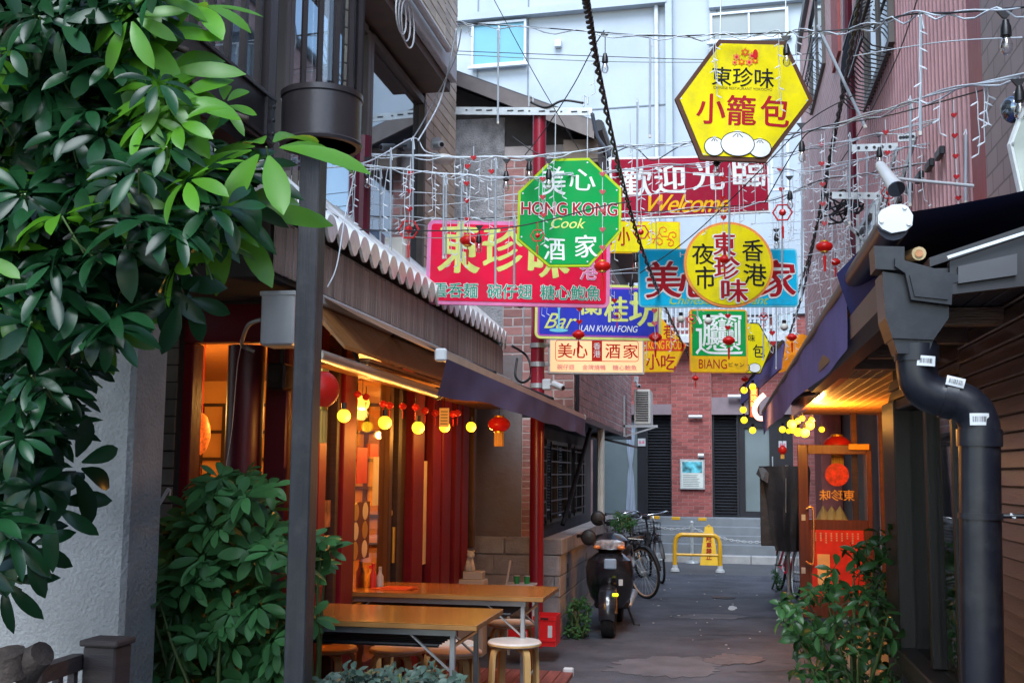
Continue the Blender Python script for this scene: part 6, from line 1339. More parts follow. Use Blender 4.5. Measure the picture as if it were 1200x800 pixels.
# clear bulbs in black sockets
M_clear = glass('clear_bulb_glass', (.96, .97, .97), .12)
M_fil = mat('filament_support', (.6, .55, .45), .4)
def festoon(px, y0, y1, Y, label, on_black=True):
    """socket cord from y0, bulb bottom at y1"""
    a_, b_ = at(px, y0, Y=Y), at(px, y1, Y=Y); L = a_.z - b_.z; r = .024; o = thing('festoon_lamp', label, 'lamp', b_)
    zs = b_.z + .085; x, y = b_.x, b_.y
    part('hanger', M_black, o, lambda m: m.prism([(x - .03, y, a_.z), (x + .03, y, a_.z), (x + .008, y, a_.z - .03), (x - .008, y, a_.z - .03)], (0, .012, 0)).cyl((x, y + .006, a_.z - .025), (x, y + .006, zs + .045), .003, 5))
    part('socket', M_black, o, lambda m: m.lathe([(.012, zs + .05), (.014, zs + .04), (.02, zs + .02), (.021, zs - .012)], (x, y, 0), 12), smooth=True, auto=True)
    part('globe', M_clear, o, lambda m: m.lathe([(.012, zs - .01), (.018, zs - .03), (.024, zs - .05), (.022, zs - .07), (.012, zs - .084), (.001, zs - .088)], (x, y, 0), 14), smooth=True)
    part('filament', M_fil, o, lambda m: m.lathe([(.007, zs - .012), (.003, zs - .035), (.006, zs - .05), (.001, zs - .055)], (x, y, 0), 8))
for a in ((709, 38, 86, 7.2, 'hanging lamp on the top string left of the big hexagon'), (922, 42, 78, 6.6, 'hanging lamp overlapping the top right edge of the big hexagon'), (1180, 12, 64, 4.4, 'hanging lamp before the maroon wall at the far right'), (430, 184, 220, 7.2, 'hanging lamp before the left window'), (593, 186, 224, 7.3, 'hanging lamp left of the octagon'), (643, 186, 222, 7.2, 'hanging lamp over the top of the octagon'), (620, 186, 212, 7.4, 'hanging lamp touching the left corner of the octagon'), (940, 144, 190, 7.2, 'hanging lamp right below the big hexagon'),
          (1196, 92, 140, 4.6, 'hanging lamp at the right edge near the dome lamp'), (1031, 155, 196, 7.6, 'hanging lamp above the white floodlight'), (926, 206, 245, 8.4, 'hanging lamp right of the welcome sign'), (561, 264, 296, 7.7, 'hanging lamp before the crimson sign'), (840, 190, 206, 7.5, 'hanging lamp below the three buns'), (910, 268, 292, 9.6, 'hanging lamp at the top of the cyan sign'), (745, 296, 318, 8.2, 'hanging lamp left of the cyan sign'), (740, 330, 345, 9.8, 'hanging lamp over the right of the bar sign')): festoon(*a)
# white round bulbs
for px, py, Y, lb in ((798, 374, 11.4, 'white round bulb left of the BIANG sign'), (830, 376, 11.3, 'white round bulb before the green field of the BIANG sign'), (919, 383, 12, 'white round bulb right of the small hexagon'), (610, 357, 9, 'white round bulb under the crimson sign')):
    p = at(px, py, Y=Y); o = thing('round_bulb', lb, 'light bulb', p); part('globe', M_cream, o, lambda m: m.ball(p, 4.6 / scale_at(p), 12), smooth=True); part('socket', M_black, o, lambda m: m.cyl(p + Vector((0, 0, 4 / scale_at(p))), p + Vector((0, 0, 8 / scale_at(p))), 2.4 / scale_at(p), 8))
# heart bead strings
def heart_pts(c, r): return [c + Vector((r * .062 * 16 * math.sin(t) ** 3, 0, r * .062 * (13 * math.cos(t) - 5 * math.cos(2 * t) - 2 * math.cos(3 * t) - math.cos(4 * t)))) for t in [2 * math.pi * k / 16 for k in range(16)]]
M_heart = mat('glossy_red_heart', (.42, .006, .012), .25, coat=.4, var=.05)
def beads(pts, Y, label, rp=3.6, tail=None):
    o = thing('heart_bead_string', label, 'ornament', at(*pts[-1], Y=Y)); P = [at(x, y, Y=Y) for x, y in pts]
    part('cord', M_wire, o, lambda m: m.tube([P[0] + Vector((0, 0, .08))] + P + [P[-1] - Vector((0, 0, .1))], .0025, 5))
    for p in P: r = rp / scale_at(p); part('heart', M_heart, o, lambda m: m.prism([q + Vector((0, -r * .35, 0)) for q in heart_pts(p, r)], (0, r * .7, 0)))
for pts, Y, lb in (([(481, 203), (480, 224), (480, 245)], 7.1, 'three red hearts before the left window above the hexagon charm'), ([(555, 185), (548, 195), (547, 215), (547, 235), (548, 257)], 7.2, 'string of five red hearts left of the octagon above a round lantern'), ([(576, 201)], 7.3, 'single red heart before the grey render'), ([(636, 210), (636, 231), (637, 252)], 7.3, 'red hearts hanging down the left half of the octagon'), ([(706, 204), (706, 225), (706, 247), (706, 269), (706, 290)], 7.3, 'red hearts hanging down the right half of the octagon'), ([(772, 194), (773, 213), (773, 238)], 8.6, 'red hearts at the left of the welcome sign'), ([(847, 209), (847, 232), (848, 255)], 8.3, 'red hearts at the right half of the welcome sign'), ([(963, 170), (963, 192), (964, 216), (964, 239), (966, 262)], 8, 'string of red hearts before the pink wall'), ([(1038, 155), (1040, 179), (1039, 203)], 7, 'three red hearts above the white floodlight'), ([(1118, 135), (1119, 159), (1120, 183), (1121, 207), (1123, 232)], 6, 'five red hearts before the maroon corrugated wall'), ([(914, 198), (916, 222)], 9, 'two red hearts right of the welcome sign'), ([(767, 364), (767, 379), (768, 395)], 9.6, 'red hearts at the right end of the bar sign'), ([(679, 362), (679, 377)], 9.6, 'red hearts left of the middle of the bar sign'), ([(720, 352)], 9.6, 'red heart above the bar sign lettering'), ([(853, 370), (853, 384)], 11, 'red hearts before the BIANG character'), ([(905, 390), (906, 402)], 12, 'red hearts right of the small hexagon')): beads(pts, Y, lb)
# hexagonal charms
def charm(px, py, Y, label, r=10, m=M_red):
    c = at(px, py, Y=Y); r = r / scale_at(c); o = thing('hexagon_charm', label, 'ornament', c)
    H = [c + Vector((r * math.cos(R(60 * k)), 0, r * .95 * math.sin(R(60 * k)))) for k in range(6)]
    part('frame', m, o, lambda b: b.tube(H, r * .1, 6, closed=True)); part('centre', m, o, lambda b: b.lathe([(.001, -r * .4), (r * .3, -r * .25), (r * .4, 0), (r * .3, r * .25), (.001, r * .4)], c, 10).cyl(c - Vector((0, 0, r * .9)), c + Vector((0, 0, r * .9)), r * .05, 5))
    part('tassel', m, o, lambda b: b.tube([c - Vector((0, 0, r * .95)), c - Vector((0, 0, r * 1.4)), c - Vector((0, 0, r * 1.6)), c - Vector((0, 0, r * 2.8))], [r * .04, r * .04, r * .14, r * .1], 7)); part('cord', m, o, lambda b: b.cyl(c + Vector((0, 0, r)), c + Vector((0, 0, r * 2)), .003, 5))
for a in ((479, 269, 7.2, 'red hexagonal charm before the left window', 12), (917, 249, 8.7, 'red hexagonal charm right of the welcome sign', 11), (811, 374, 11.2, 'red brown hexagonal charm at the left edge of the BIANG sign', 6), (1041, 226, 6.2, 'red charm hanging under the white floodlight', 8), (751, 272, 8.5, 'red charm left of the yellow flower sign', 9), (630, 276, 7.2, 'brown red charm on the lower left of the octagon', 8), (895, 371, 11.5, 'red charm right of the BIANG sign', 5), (723, 370, 9.7, 'red charm with tassel in the middle of the bar sign', 5)): charm(*a)
# small round lanterns among signs
for a in ((548, 282, 9.5, 7.2, 'red round lantern before the crimson sign'), (706, 312, 10, 7.3, 'red round lantern under the right of the octagon'), (849, 304, 7, 8.6, 'red round lantern in the centre of the round sign'), (966, 289, 10, 8, 'red round lantern before the pink wall'), (678, 392, 7.5, 9.6, 'red round lantern under the left of the bar sign'), (768, 395, 8, 9.7, 'red round lantern at the right of the bar sign'), (854, 399, 7.5, 11, 'red round lantern before the BIANG sign'), (815, 443, 4, 13, 'tiny red lantern before the brick ground floor'), (873, 444, 4.5, 13, 'tiny red lantern beside the yellow bulbs'), (979, 307, 6, 10, 'small red lantern above the awning bar'), (928, 395, 6, 12.5, 'small red lantern above the orange cloth')):
    lantern(a[0], a[1], a[2], a[3], a[4], .62, M_lant, 'red', .06, name='round_lantern')
# steel brackets, poles and floodlights at right
br_ = thing('bracket_pole', 'horizontal white pole with perforated brackets on the corrugated wall', 'pole', at(1110, 215, Y=6.5))
part('pole', M_alu, br_, lambda m: m.tube([at(1046, 209, Y=6.4), at(1196, 223, Y=5.6)], .009, 10)); part('coupling', M_alu, br_, lambda m: m.tube([at(1046, 209, Y=6.4), at(1053, 210, Y=6.36)], .021, 10))
for k, (x0, y0, x1, y1, Y) in enumerate(((998, 174, 1052, 172, 7.6), (975, 229, 1040, 230, 8.2), (1052, 162, 1073, 160, 7.3))):
    o = thing('steel_bracket', ['perforated steel arm before the pink and maroon walls', 'lower perforated steel arm above the awning bar', 'short steel plate at the maroon wall'][k], 'bracket', at(x0, y0, Y=Y)); p0_, p1_ = at(x0, y0, Y=Y), at(x1, y1, Y=Y)
    part('bar', M_steel, o, lambda m: m.beam(p0_, p1_, .01, .05)); part('holes', M_dark, o, lambda m: [m.cyl(Vector(p0_).lerp(p1_, .15 + .17 * i) + Vector((0, -.0065, 0)), Vector(p0_).lerp(p1_, .15 + .17 * i) + Vector((0, -.008, 0)), .011, 8) for i in range(5)]); part('strut', M_steel, o, lambda m: m.beam(p1_, Vector(p1_) + Vector((-.12, .1, -.4)), .02, .02))
for k, (x0, y0, x1, y1) in enumerate(((1010, 285, 1050, 232), (985, 330, 1030, 262), (1005, 250, 1005, 330), (1024, 240, 1024, 300), (985, 255, 1030, 300), (1060, 172, 1020, 250))):
    o = MB().beam(at(x0, y0, Y=9.2), at(x1, y1, Y=9.2), .022, .022); q = o.build('steel_strut', M_steel); tag(q, ['long galvanised strut rising right from the awning bar', 'lower galvanised strut slanting beside the small lantern', 'upright galvanised strut under the lower perforated arm', 'short upright strut under the white spotlight', 'galvanised strut slanting down to the right across the tangle', 'galvanised strut running up in front of the maroon wall'][k], 'strut', group='struts of the steel tangle above the awning')
clk = MB(); rnd = random.Random(5)
for k in range(7):
    b0 = at(rnd.uniform(972, 995), rnd.uniform(232, 250), Y=9); clk.tube(smooth_pts([b0 + Vector((rnd.uniform(-.12, .12), rnd.uniform(-.1, .1), rnd.uniform(-.1, .1))) for _ in range(7)], 4), .008, 5)
tag(clk.build('cable_tangle', M_bwire), 'knot of black cables clamped beside the steel brackets', 'cable')
c_ = at(1046, 206, Y=6.0); o = thing('floodlight', 'white cylindrical spotlight above the awning end cap', 'spotlight', c_); a_, b_ = at(1030, 192, Y=6.1), at(1050, 221, Y=5.9)
part('housing', M_alu, o, lambda m: m.tube([a_, Vector(a_).lerp(b_, .1), Vector(a_).lerp(b_, .75), b_], [.016, .028, .036, .044], 16), smooth=True, auto=True); part('lens', M_dglass, o, lambda m: m.tube([Vector(b_) + (Vector(b_) - Vector(a_)) * .01, Vector(b_) + (Vector(b_) - Vector(a_)) * .03], .045, 16)); part('arm', M_steel, o, lambda m: m.tube([c_, c_ + Vector((.08, .2, 0))], .012, 6))
c_ = at(1190, 128, Y=4.8); o = thing('dome_lamp', 'grey glass dome lamp at the right edge of the picture', 'lamp', c_); part('dome', M_dglass, o, lambda m: m.ball(c_, .06, 16), smooth=True); part('mount', M_steel, o, lambda m: m.cyl(c_ + Vector((0, .03, .03)), c_ + Vector((.15, .1, .06)), .03, 12))
# white cctv under the left eave of the upper window
cctv('security_camera', 'white bullet camera on the beige tile pier with dangling cables', at(514, 170, Y=9.3), (.7, -1, -.25), (-.1, .3, .1))
c_ = at(519, 186, Y=9.0); part_ = thing('wall_lamp', 'white oval wall lamp on the beige tile pier', 'lamp', c_); part('shade', M_cream, part_, lambda m: m.lathe([(.001, -.04), (.08, -.03), (.1, 0), (.08, .02), (.03, .035)], c_, 16), smooth=True); part('arm', M_steel, part_, lambda m: m.tube([c_ + Vector((0, 0, .03)), c_ + Vector((-.1, .1, .08))], .01, 6))
# ================================================================ deck, tables, stools
dk = thing('timber_deck', 'reddish timber deck under the tables', 'deck', (-1.9, 7.5, 0))
M_deck = mat('red_deck_board', (.2, .055, .045), .6, var=.3, scale=5, streak=(10, 1, 1), bump=.25, island=.2)
deck_pts = at(668, 786, Z=.12); dxr = deck_pts.x
part('frame', M_dwood, dk, lambda m: m.box(-2.24, dxr - .01, 5.6, deck_pts.y - .01, 0, .085))
nb2 = 0; x = -2.24
while x < dxr - .05: part('plank', M_deck, dk, lambda m: m.cbox(x + .003, x + .092, 5.6, deck_pts.y, .087, .12, .004)); x += .095
v = at(668, 786, Z=.12); o = MB().cbox(v.x - .05, v.x + .03, v.y - .04, v.y + .01, .08, .15, .01).build('corner_guard', M_alu, dk)
M_tab = mat('varnished_table_top', (.36, .15, .03), .22, var=.22, scale=2.5, streak=(2.5, 22, 1), bump=.03, coat=.5)
M_tedge = mat('table_edge', (.3, .14, .04), .4, var=.2)
M_tleg = mat('grey_table_steel', (.38, .39, .4), .4, metal=.5, var=.15)
def table(label, x0, x1, y0, y1, z):
    t = thing('folding_table', label, 'table', ((x0 + x1) / 2, (y0 + y1) / 2, .12), group='folding tables on the deck'); g_ = z
    part('table_top', M_tab, t, lambda m: m.cbox(x0, x1, y0, y1, z - .004, z, .002)); part('edge_band', M_tedge, t, lambda m: m.cbox(x0 + .001, x1 - .001, y0 + .001, y1 - .001, z - .03, z - .0045, .003))
    part('apron', M_tleg, t, lambda m: m.box(x0 + .12, x1 - .12, y0 + .05, y0 + .075, z - .065, z - .032).box(x0 + .12, x1 - .12, y1 - .075, y1 - .05, z - .065, z - .032))
    part('shelf', M_black, t, lambda m: [m.box(x0 + .2, x1 - .22, y0 + .1 + k * .06, y0 + .112 + k * .06, z - .125, z - .115) for k in range(7)] and m.tube([(x0 + .2, y0 + .09, z - .12), (x1 - .22, y0 + .09, z - .12)], .011, 8))
    for s_ in (0, 1):
        xx = x0 + .14 if s_ == 0 else x1 - .14; d = 1 if s_ == 0 else -1
        for yy in (y0 + .07, y1 - .07):
            part('leg', M_tleg, t, lambda m: m.cbox(xx - .0135, xx + .0135, yy - .0135, yy + .0135, .12, z - .032, .003)); part('foot', M_black, t, lambda m: m.box(xx - .015, xx + .015, yy - .015, yy + .015, .12, .14))
            part('brace', M_tleg, t, lambda m: m.beam((xx + d * .015, yy, z - .24), (xx + d * .24, yy, z - .05), .022, .008))
        [part('crossbar', M_tleg, t, lambda m: m.tube([(xx, y0 + .07, zz), (xx, y1 - .07, zz)], .01, 8)) for zz in (.3, z - .12)]
    return t
TZ = .83
def tbl(label, bx, by_, fy, xl):
    b = at(bx, by_, Z=TZ); f_ = at(bx - 40, fy, Z=TZ); table(label, b.x - xl, b.x, f_.y, b.y, TZ); return b, f_
tbl('nearest varnished folding table with stools beneath', 590, 713, 732, 1.8)
b2, f2 = tbl('second varnished folding table, farther back with a red menu on it', 655, 687, 699, 1.5)
M_swhite = mat('white_stool_seat', (.6, .57, .54), .35, var=.1, scale=8, dirt=((.4, .33, .28), .4, 9)); M_spink = mat('warm_white_stool_seat', (.62, .45, .38), .35, var=.1); M_swood = mat('bent_birch', (.55, .33, .13), .4, var=.2, scale=5, streak=(3, 3, .5), bump=.06)
M_sbrown = mat('brown_stool_seat', (.4, .17, .05), .35, var=.2)
def stool(px, py, label, seat, leg=M_swood, z=.57, r=.165):
    c = at(px, py, Z=z); t = thing('stool', label, 'stool', (c.x, c.y, .12), group='round stools at the tables')
    part('seat', seat, t, lambda m: m.lathe([(.001, z - .03), (r - .012, z - .03), (r, z - .024), (r, z - .008), (r - .008, z), (.001, z + .002)], (c.x, c.y, 0), 32), smooth=True, auto=True)
    part('edge_band', leg, t, lambda m: m.lathe([(r + .0015, z - .022), (r + .0015, z - .012)], (c.x, c.y, 0), 32))
    for k in range(4):
        a = R(40 + 90 * k); d = Vector((math.cos(a), math.sin(a), 0)); s_ = d.cross(Vector((0, 0, 1))) * .02
        pth = smooth_pts([Vector((c.x, c.y, z - .042)) + d * .05, Vector((c.x, c.y, z - .042)) + d * .11, Vector((c.x, c.y, z - .055)) + d * .14, Vector((c.x, c.y, z - .1)) + d * .152, Vector((c.x, c.y, z - .25)) + d * .158, Vector((c.x, c.y, .12)) + d * .165], 4)
        def lg(m):
            n = len(pth); vs = []
            for i, p in enumerate(pth):
                tt = (pth[min(i + 1, n - 1)] - pth[max(i - 1, 0)]).normalized(); nn = tt.cross(s_).normalized() * .01
                vs += [p - s_ - nn, p + s_ - nn, p + s_ + nn, p - s_ + nn]
            m.add(vs, [(i * 4 + k_, i * 4 + (k_ + 1) % 4, (i + 1) * 4 + (k_ + 1) % 4, (i + 1) * 4 + k_) for i in range(n - 1) for k_ in range(4)] + [(0, 1, 2, 3), tuple(range(4 * n - 4, 4 * n))[::-1]])
        part('leg', leg, t, lg)
    return t
stool(603, 750, 'white round stool in front of the table end', M_swhite)
stool(600, 728, 'white round stool tucked behind the front one', M_swhite); stool(386, 757, 'brown topped round stool next to the dark post', M_sbrown); stool(466, 758, 'warm white stool under the middle of the near table', M_spink); stool(532, 761, 'warm white stool under the right end of the near table', M_spink)
stool(527, 752, 'white stool behind the leg of the near table', M_swhite); stool(432, 744, 'birch stool deep under the near table', M_sbrown)
# things on the second table
c_ = at(462, 690, Z=TZ); mb = MB(); mb.prism([c_ + Vector((-.15, -.06, .001)), c_ + Vector((.1, -.07, .001)), c_ + Vector((.16, .03, .001)), c_ + Vector((-.08, .06, .001))], (0, 0, .008)); mb.prism([c_ + Vector((-.08, -.05, .0095)), c_ + Vector((.13, -.045, .0095)), c_ + Vector((.15, .04, .012)), c_ + Vector((-.05, .05, .012))], (0, 0, .006)); tag(mb.build('menu_booklet', mat('orange_red_cover', (.7, .1, .02), .4, var=.2)), 'orange red menu booklets lying on the second table', 'menu')
for i, (px, h, r, m_, lb) in enumerate(((422, .17, .028, M_black, 'black sauce bottle on the second table'), (431, .12, .026, M_bulb if False else M_gold, 'amber glass jar beside the black sauce bottle'), (437, .14, .022, M_redp, 'red capped sauce bottle among the condiments'), (442, .11, .024, M_alu, 'small white pepper pot among the condiments'))):
    c_ = at(px, 688, Z=TZ); o = thing('condiment_bottle', lb, 'bottle', c_); part('body', m_, o, lambda m: m.lathe([(r, TZ + .001), (r, TZ + h * .6), (r * .5, TZ + h * .8), (r * .45, TZ + h)], (c_.x, c_.y + .06 * (i % 2), 0), 14), smooth=True, auto=True); part('cap', M_red if i != 3 else M_steel, o, lambda m: m.lathe([(r * .5, TZ + h), (r * .5, TZ + h + .02), (.001, TZ + h + .022)], (c_.x, c_.y + .06 * (i % 2), 0), 12))
# beyond the tables: boxes with a figurine, small white shelf with green cups, red crate
c_ = at(556, 690, Y=9.9); zb_ = at(556, 683, Y=9.9).z
bxs = thing('white_storage_box', 'stack of white boxes by the last red column', 'box', (c_.x, 9.9, 0)); part('lower_box', M_cream, bxs, lambda m: m.cbox(c_.x - .13, c_.x + .1, 9.8, 10.0, .0, at(556, 678, Y=9.9).z, .008)); zt_ = at(556, 678, Y=9.9).z; part('upper_box', M_cream, bxs, lambda m: m.cbox(c_.x - .09, c_.x + .08, 9.82, 9.98, zt_ + .002, zt_ + .07, .006))
zf = zt_ + .072; o = thing('stone_lion', 'small pale stone lion figurine on the white boxes', 'figurine', (c_.x - .04, 9.88, zf)); cx_, cy_ = c_.x - .04, 9.88
part('body', M_cream, o, lambda m: m.lathe([(.045, zf), (.05, zf + .02), (.04, zf + .06), (.03, zf + .1), (.02, zf + .12)], (cx_, cy_, 0), 14).ball((cx_ + .01, cy_ - .02, zf + .14), .036, 12).ball((cx_ + .018, cy_ - .055, zf + .13), .017, 10).cyl((cx_ - .02, cy_ - .04, zf), (cx_ - .015, cy_ - .03, zf + .09), .012, 8).cyl((cx_ + .03, cy_ - .04, zf), (cx_ + .02, cy_ - .03, zf + .09), .012, 8), smooth=True)
for s_ in (-1, 1): part('ear', M_cream, o, lambda m: m.ball((cx_ + .01 + s_ * .026, cy_ - .01, zf + .17), .011, 8), smooth=True)
c_ = at(612, 683, Y=10.0); zc_ = c_.z; o = thing('side_shelf', 'small white shelf holding green cups beside the red pole', 'shelf', (c_.x, 10, 0)); part('top', M_alu, o, lambda m: m.cbox(c_.x - .14, c_.x + .12, 9.9, 10.1, zc_ - .02, zc_, .005)); 
for dx_ in (-.12, .1): part('leg', M_alu, o, lambda m: m.cyl((c_.x + dx_, 10, 0), (c_.x + dx_, 10, zc_ - .02), .012, 8))
part('side_frame', M_cream, o, lambda m: m.beam((c_.x - .13, 9.95, zc_), (c_.x - .1, 9.95, zc_ + .2), .012, .03))
M_greenc = mat('green_cup', (.03, .25, .08), .3)
for dx_, lb in ((-.04, 'left green cup on the white shelf'), (.05, 'right green cup on the white shelf')): q = Vector((c_.x + dx_, 9.95, zc_)); o = thing('green_cup', lb, 'cup', q); part('body', M_greenc, o, lambda m: m.lathe([(.022, .001), (.027, .07), (.024, .07), (.02, .008)], q, 14)); part('rim', M_alu, o, lambda m: m.lathe([(.0275, .066), (.0275, .072)], q, 14))
def crate(px, py0, py1, label, Y):
    a_ = at(px, py1, Y=Y); z1 = at(px, py0, Y=Y).z; w_ = 13 / scale_at(a_); o = thing('plastic_crate', label, 'crate', a_); z0 = max(0., a_.z)
    h = (z1 - z0)
    part('body', M_red, o, lambda m: [m.box(a_.x - w_, a_.x + w_, Y, Y + .006, z0, z1) , m.box(a_.x - w_, a_.x + w_, Y + .3, Y + .306, z0, z1), m.box(a_.x - w_, a_.x - w_ + .006, Y + .006, Y + .3, z0, z1), m.box(a_.x + w_ - .006, a_.x + w_, Y + .006, Y + .3, z0, z1), m.box(a_.x - w_ + .006, a_.x + w_ - .006, Y + .006, Y + .3, z0, z0 + .01)])
    part('rim', M_red, o, lambda m: m.box(a_.x - w_ - .008, a_.x + w_ + .008, Y - .008, Y, z1 - .03, z1).box(a_.x - w_ - .008, a_.x + w_ + .008, Y - .008, Y, z0 + .04, z0 + .055)); part('printed_mark', M_alu, o, lambda m: m.box(a_.x + w_ * .3, a_.x + w_ * .7, Y - .003, Y - .001, z0 + h * .3, z0 + h * .7)); part('handle_hole', M_black, o, lambda m: m.box(a_.x - w_ * .35, a_.x + w_ * .35, Y - .0095, Y - .0085, z1 - .025, z1 - .01))
crate(638, 722, 757, 'red plastic crate on the ground right of the table leg', 9.6); crate(608, 732, 756, 'red plastic crate under the second table', 9.4)
# ================================================================ vehicles
M_tyre = mat('tyre_rubber', (.012, .012, .013), .8, var=.2, scale=20, bump=.3, bscale=90); M_gloss = mat('gloss_black_paint', (.014, .015, .02), .18, coat=.8, var=.1); M_chrome = mat('chrome', (.7, .72, .74), .15, metal=1); M_satin = mat('satin_black', (.018, .018, .02), .5, var=.15)
def placed(mb, M): mb.v = [tuple(M @ Vector(v)) for v in mb.v]; return mb
def pm(name, m, parent, M, fn, smooth=False, auto=False): mb = MB(); fn(mb); placed(mb, M); return mb.build(name, m, parent, smooth, auto)
def wheel_geo(m, c, r, w_, n=28): m.lathe([(r * .86, -w_ / 2), (r * .96, -w_ / 2), (r, -w_ * .25), (r, w_ * .25), (r * .96, w_ / 2), (r * .86, w_ / 2), (r * .86, -w_ / 2)], c, n, 'x')
# scooter: local frame, forward = -y (towards the camera), origin on the ground under its middle
gp = at(712, 748, Z=0)
def scooter():
    t = thing('scooter', 'black motor scooter parked facing the camera by the block wall', 'scooter', gp)
    M = Matrix.Translation((gp.x, gp.y + .1, 0)) @ Matrix.Rotation(R(1), 4, 'Z')
    # front wheel at y=0, rear at y=1.2
    w1 = pm('front_wheel', M_tyre, t, M, lambda m: wheel_geo(m, (0, .0, .23), .23, .125), True, True)
    pm('rim', M_steel, w1, M, lambda m: [m.lathe([(.15, -.03), (.16, -.035), (.17, -.03)], (0, 0, .23), 24, 'x'), m.cyl((-.05, 0, .23), (.05, 0, .23), .035, 12)] + [m.beam((0, .03 * math.cos(a), .23 + .03 * math.sin(a)), (0, .165 * math.cos(a), .23 + .165 * math.sin(a)), .02, .03) for a in [k * 2 * math.pi / 5 for k in range(5)]])
    w2 = pm('rear_wheel', M_tyre, t, M, lambda m: wheel_geo(m, (0, 1.22, .23), .23, .11), True, True); pm('rim', M_steel, w2, M, lambda m: m.lathe([(.02, -.03), (.17, -.03), (.17, .03), (.02, .03)], (0, 1.22, .23), 20, 'x'))
    for s_ in (-1, 1): pm('fork_leg', M_chrome, t, M, lambda m: m.cyl((s_ * .075, 0, .23), (s_ * .06, .12, .58), .016, 8))
    def fender(m):
        vs = []; n = 12
        for i in range(n + 1):
            a = R(-10 + 150 * i / n); r = .262; k = .085 * (1 - .25 * abs(i / n - .45))
            for j in range(5): u = j / 4 - .5; vs.append((u * 2 * k, -r * math.cos(a) * (1 - .1 * abs(u)), .25 + r * math.sin(a) * (1.0) - abs(u) ** 2 * .1))
        m.add(vs, [(i * 5 + j, i * 5 + j + 1, (i + 1) * 5 + j + 1, (i + 1) * 5 + j) for i in range(n) for j in range(4)])
    pm('front_fender', M_gloss, t, M, fender, True)
    # front shield: lofted sections (z, half width, y front, y back)
    def loft(m, secs, n=14, cap=True):
        vs = []
        for z, hw, yf, yb in secs:
            for k in range(n):
                a = 2 * math.pi * k / n; cx_ = math.cos(a); sy_ = math.sin(a); x_ = hw * (abs(cx_) ** .75) * (1 if cx_ >= 0 else -1); yc = (yf + yb) / 2; yr = (yb - yf) / 2; y_ = yc + yr * (abs(sy_) ** .9) * (1 if sy_ >= 0 else -1); vs.append((x_, y_, z))
        L = len(secs); m.add(vs, [(i * n + k, i * n + (k + 1) % n, (i + 1) * n + (k + 1) % n, (i + 1) * n + k) for i in range(L - 1) for k in range(n)] + [tuple(range(n))[::-1], tuple(range((L - 1) * n, L * n))])
    pm('front_shield', M_gloss, t, M, lambda m: loft(m, [(.26, .13, .25, .36), (.36, .2, .15, .34), (.5, .235, .02, .3), (.64, .24, -.04, .27), (.74, .22, -.03, .25), (.79, .15, .05, .25), (.83, .09, .1, .22)]), True, True)
    pm('footboard', M_satin, t, M, lambda m: m.cbox(-.17, .17, .3, .72, .24, .32, .02))
    pm('rear_body', M_gloss, t, M, lambda m: loft(m, [(.28, .12, .68, 1.15), (.42, .16, .66, 1.3), (.56, .18, .66, 1.42), (.68, .17, .68, 1.5), (.73, .13, .7, 1.48)]), True, True)
    pm('seat', M_satin, t, M, lambda m: loft(m, [(.73, .14, .66, 1.4), (.79, .16, .64, 1.44), (.83, .15, .66, 1.42), (.845, .1, .75, 1.3)]), True, True)
    hd_ = pm('handlebar_cowl', M_gloss, t, M, lambda m: loft(m, [(.8, .1, .12, .25), (.86, .17, .05, .28), (.93, .19, .05, .28), (.98, .13, .12, .26), (1.0, .05, .16, .22)]), True, True)
    pm('headlight', mat('headlight_glass', (.6, .62, .66), .08, var=.5, scale=30, spec=1, metal=.5), t, M, lambda m: loft(m, [(.845, .1, .035, .1), (.88, .155, .02, .1), (.92, .15, .02, .1), (.94, .08, .05, .1)]), True, True)
    pm('indicator', mat('amber_lens', (.7, .22, .05), .15, spec=.9), t, M, lambda m: m.ball((.12, .03, .865), .04, 10, .6), True); pm('indicator', mat('amber_lens', (.7, .22, .05)), t, M, lambda m: m.ball((-.12, .03, .865), .035, 10, .6), True)
    for s_ in (-1, 1):
        pm('grip', M_satin, t, M, lambda m: m.tube([(s_ * .17, .22, .95), (s_ * .34, .26, .96)], .018, 10), True); pm('brake_lever', M_chrome, t, M, lambda m: m.tube([(s_ * .18, .17, .95), (s_ * .33, .18, .94)], .006, 6))
        mp = (-.2, .02, .96) if s_ < 0 else (-.15, .5, 1.13)
        mr_ = pm('mirror', M_satin, t, M, lambda m: m.lathe([(.001, -.02), (.055, -.018), (.078, 0), (.065, .014), (.001, .018)], mp, 18, 'y'), True); pm('stem', M_satin, mr_, M, lambda m: m.tube([(-.02, .22, .97), ((mp[0]) * .6, (.22 + mp[1]) / 2, mp[2] - .02), (mp[0], mp[1] + .02, mp[2] - .03)], .007, 6))
    # wire front basket with a transparent tray
    def basket(m):
        for z in (.5, .6, .7, .78): m.tube([(-.15, -.1, z), (.15, -.1, z), (.17, .02, z), (-.17, .02, z)], .004, 5, closed=True)
        for i in range(9): x_ = -.15 + .3 * i / 8; m.tube([(x_, -.1, .78), (x_, -.1, .5), (x_, .0, .5)], .003, 4)
    pm('tray', mat('pale_blue_plastic', (.25, .36, .5), .2, spec=.8), t, M, lambda m: m.cbox(-.04, .08, -.065, -.02, .66, .76, .01))
    pm('reflector', mat('fluorescent_yellow', (.75, .9, .02), .3, emis=.4), t, M, lambda m: m.cbox(.05, .11, -.2, -.18, .415, .445, .006))
    pm('licence_tab', M_alu, t, M, lambda m: m.box(.1, .14, .0, .005, .5, .56))
    pm('stand', M_satin, t, M, lambda m: m.tube([(.12, .8, .25), (.2, .85, .02), (.26, .86, .02)], .012, 8)); pm('exhaust', M_steel, t, M, lambda m: m.tube([(.15, .8, .22), (.17, 1.3, .3)], [.03, .045], 12), True)
scooter()
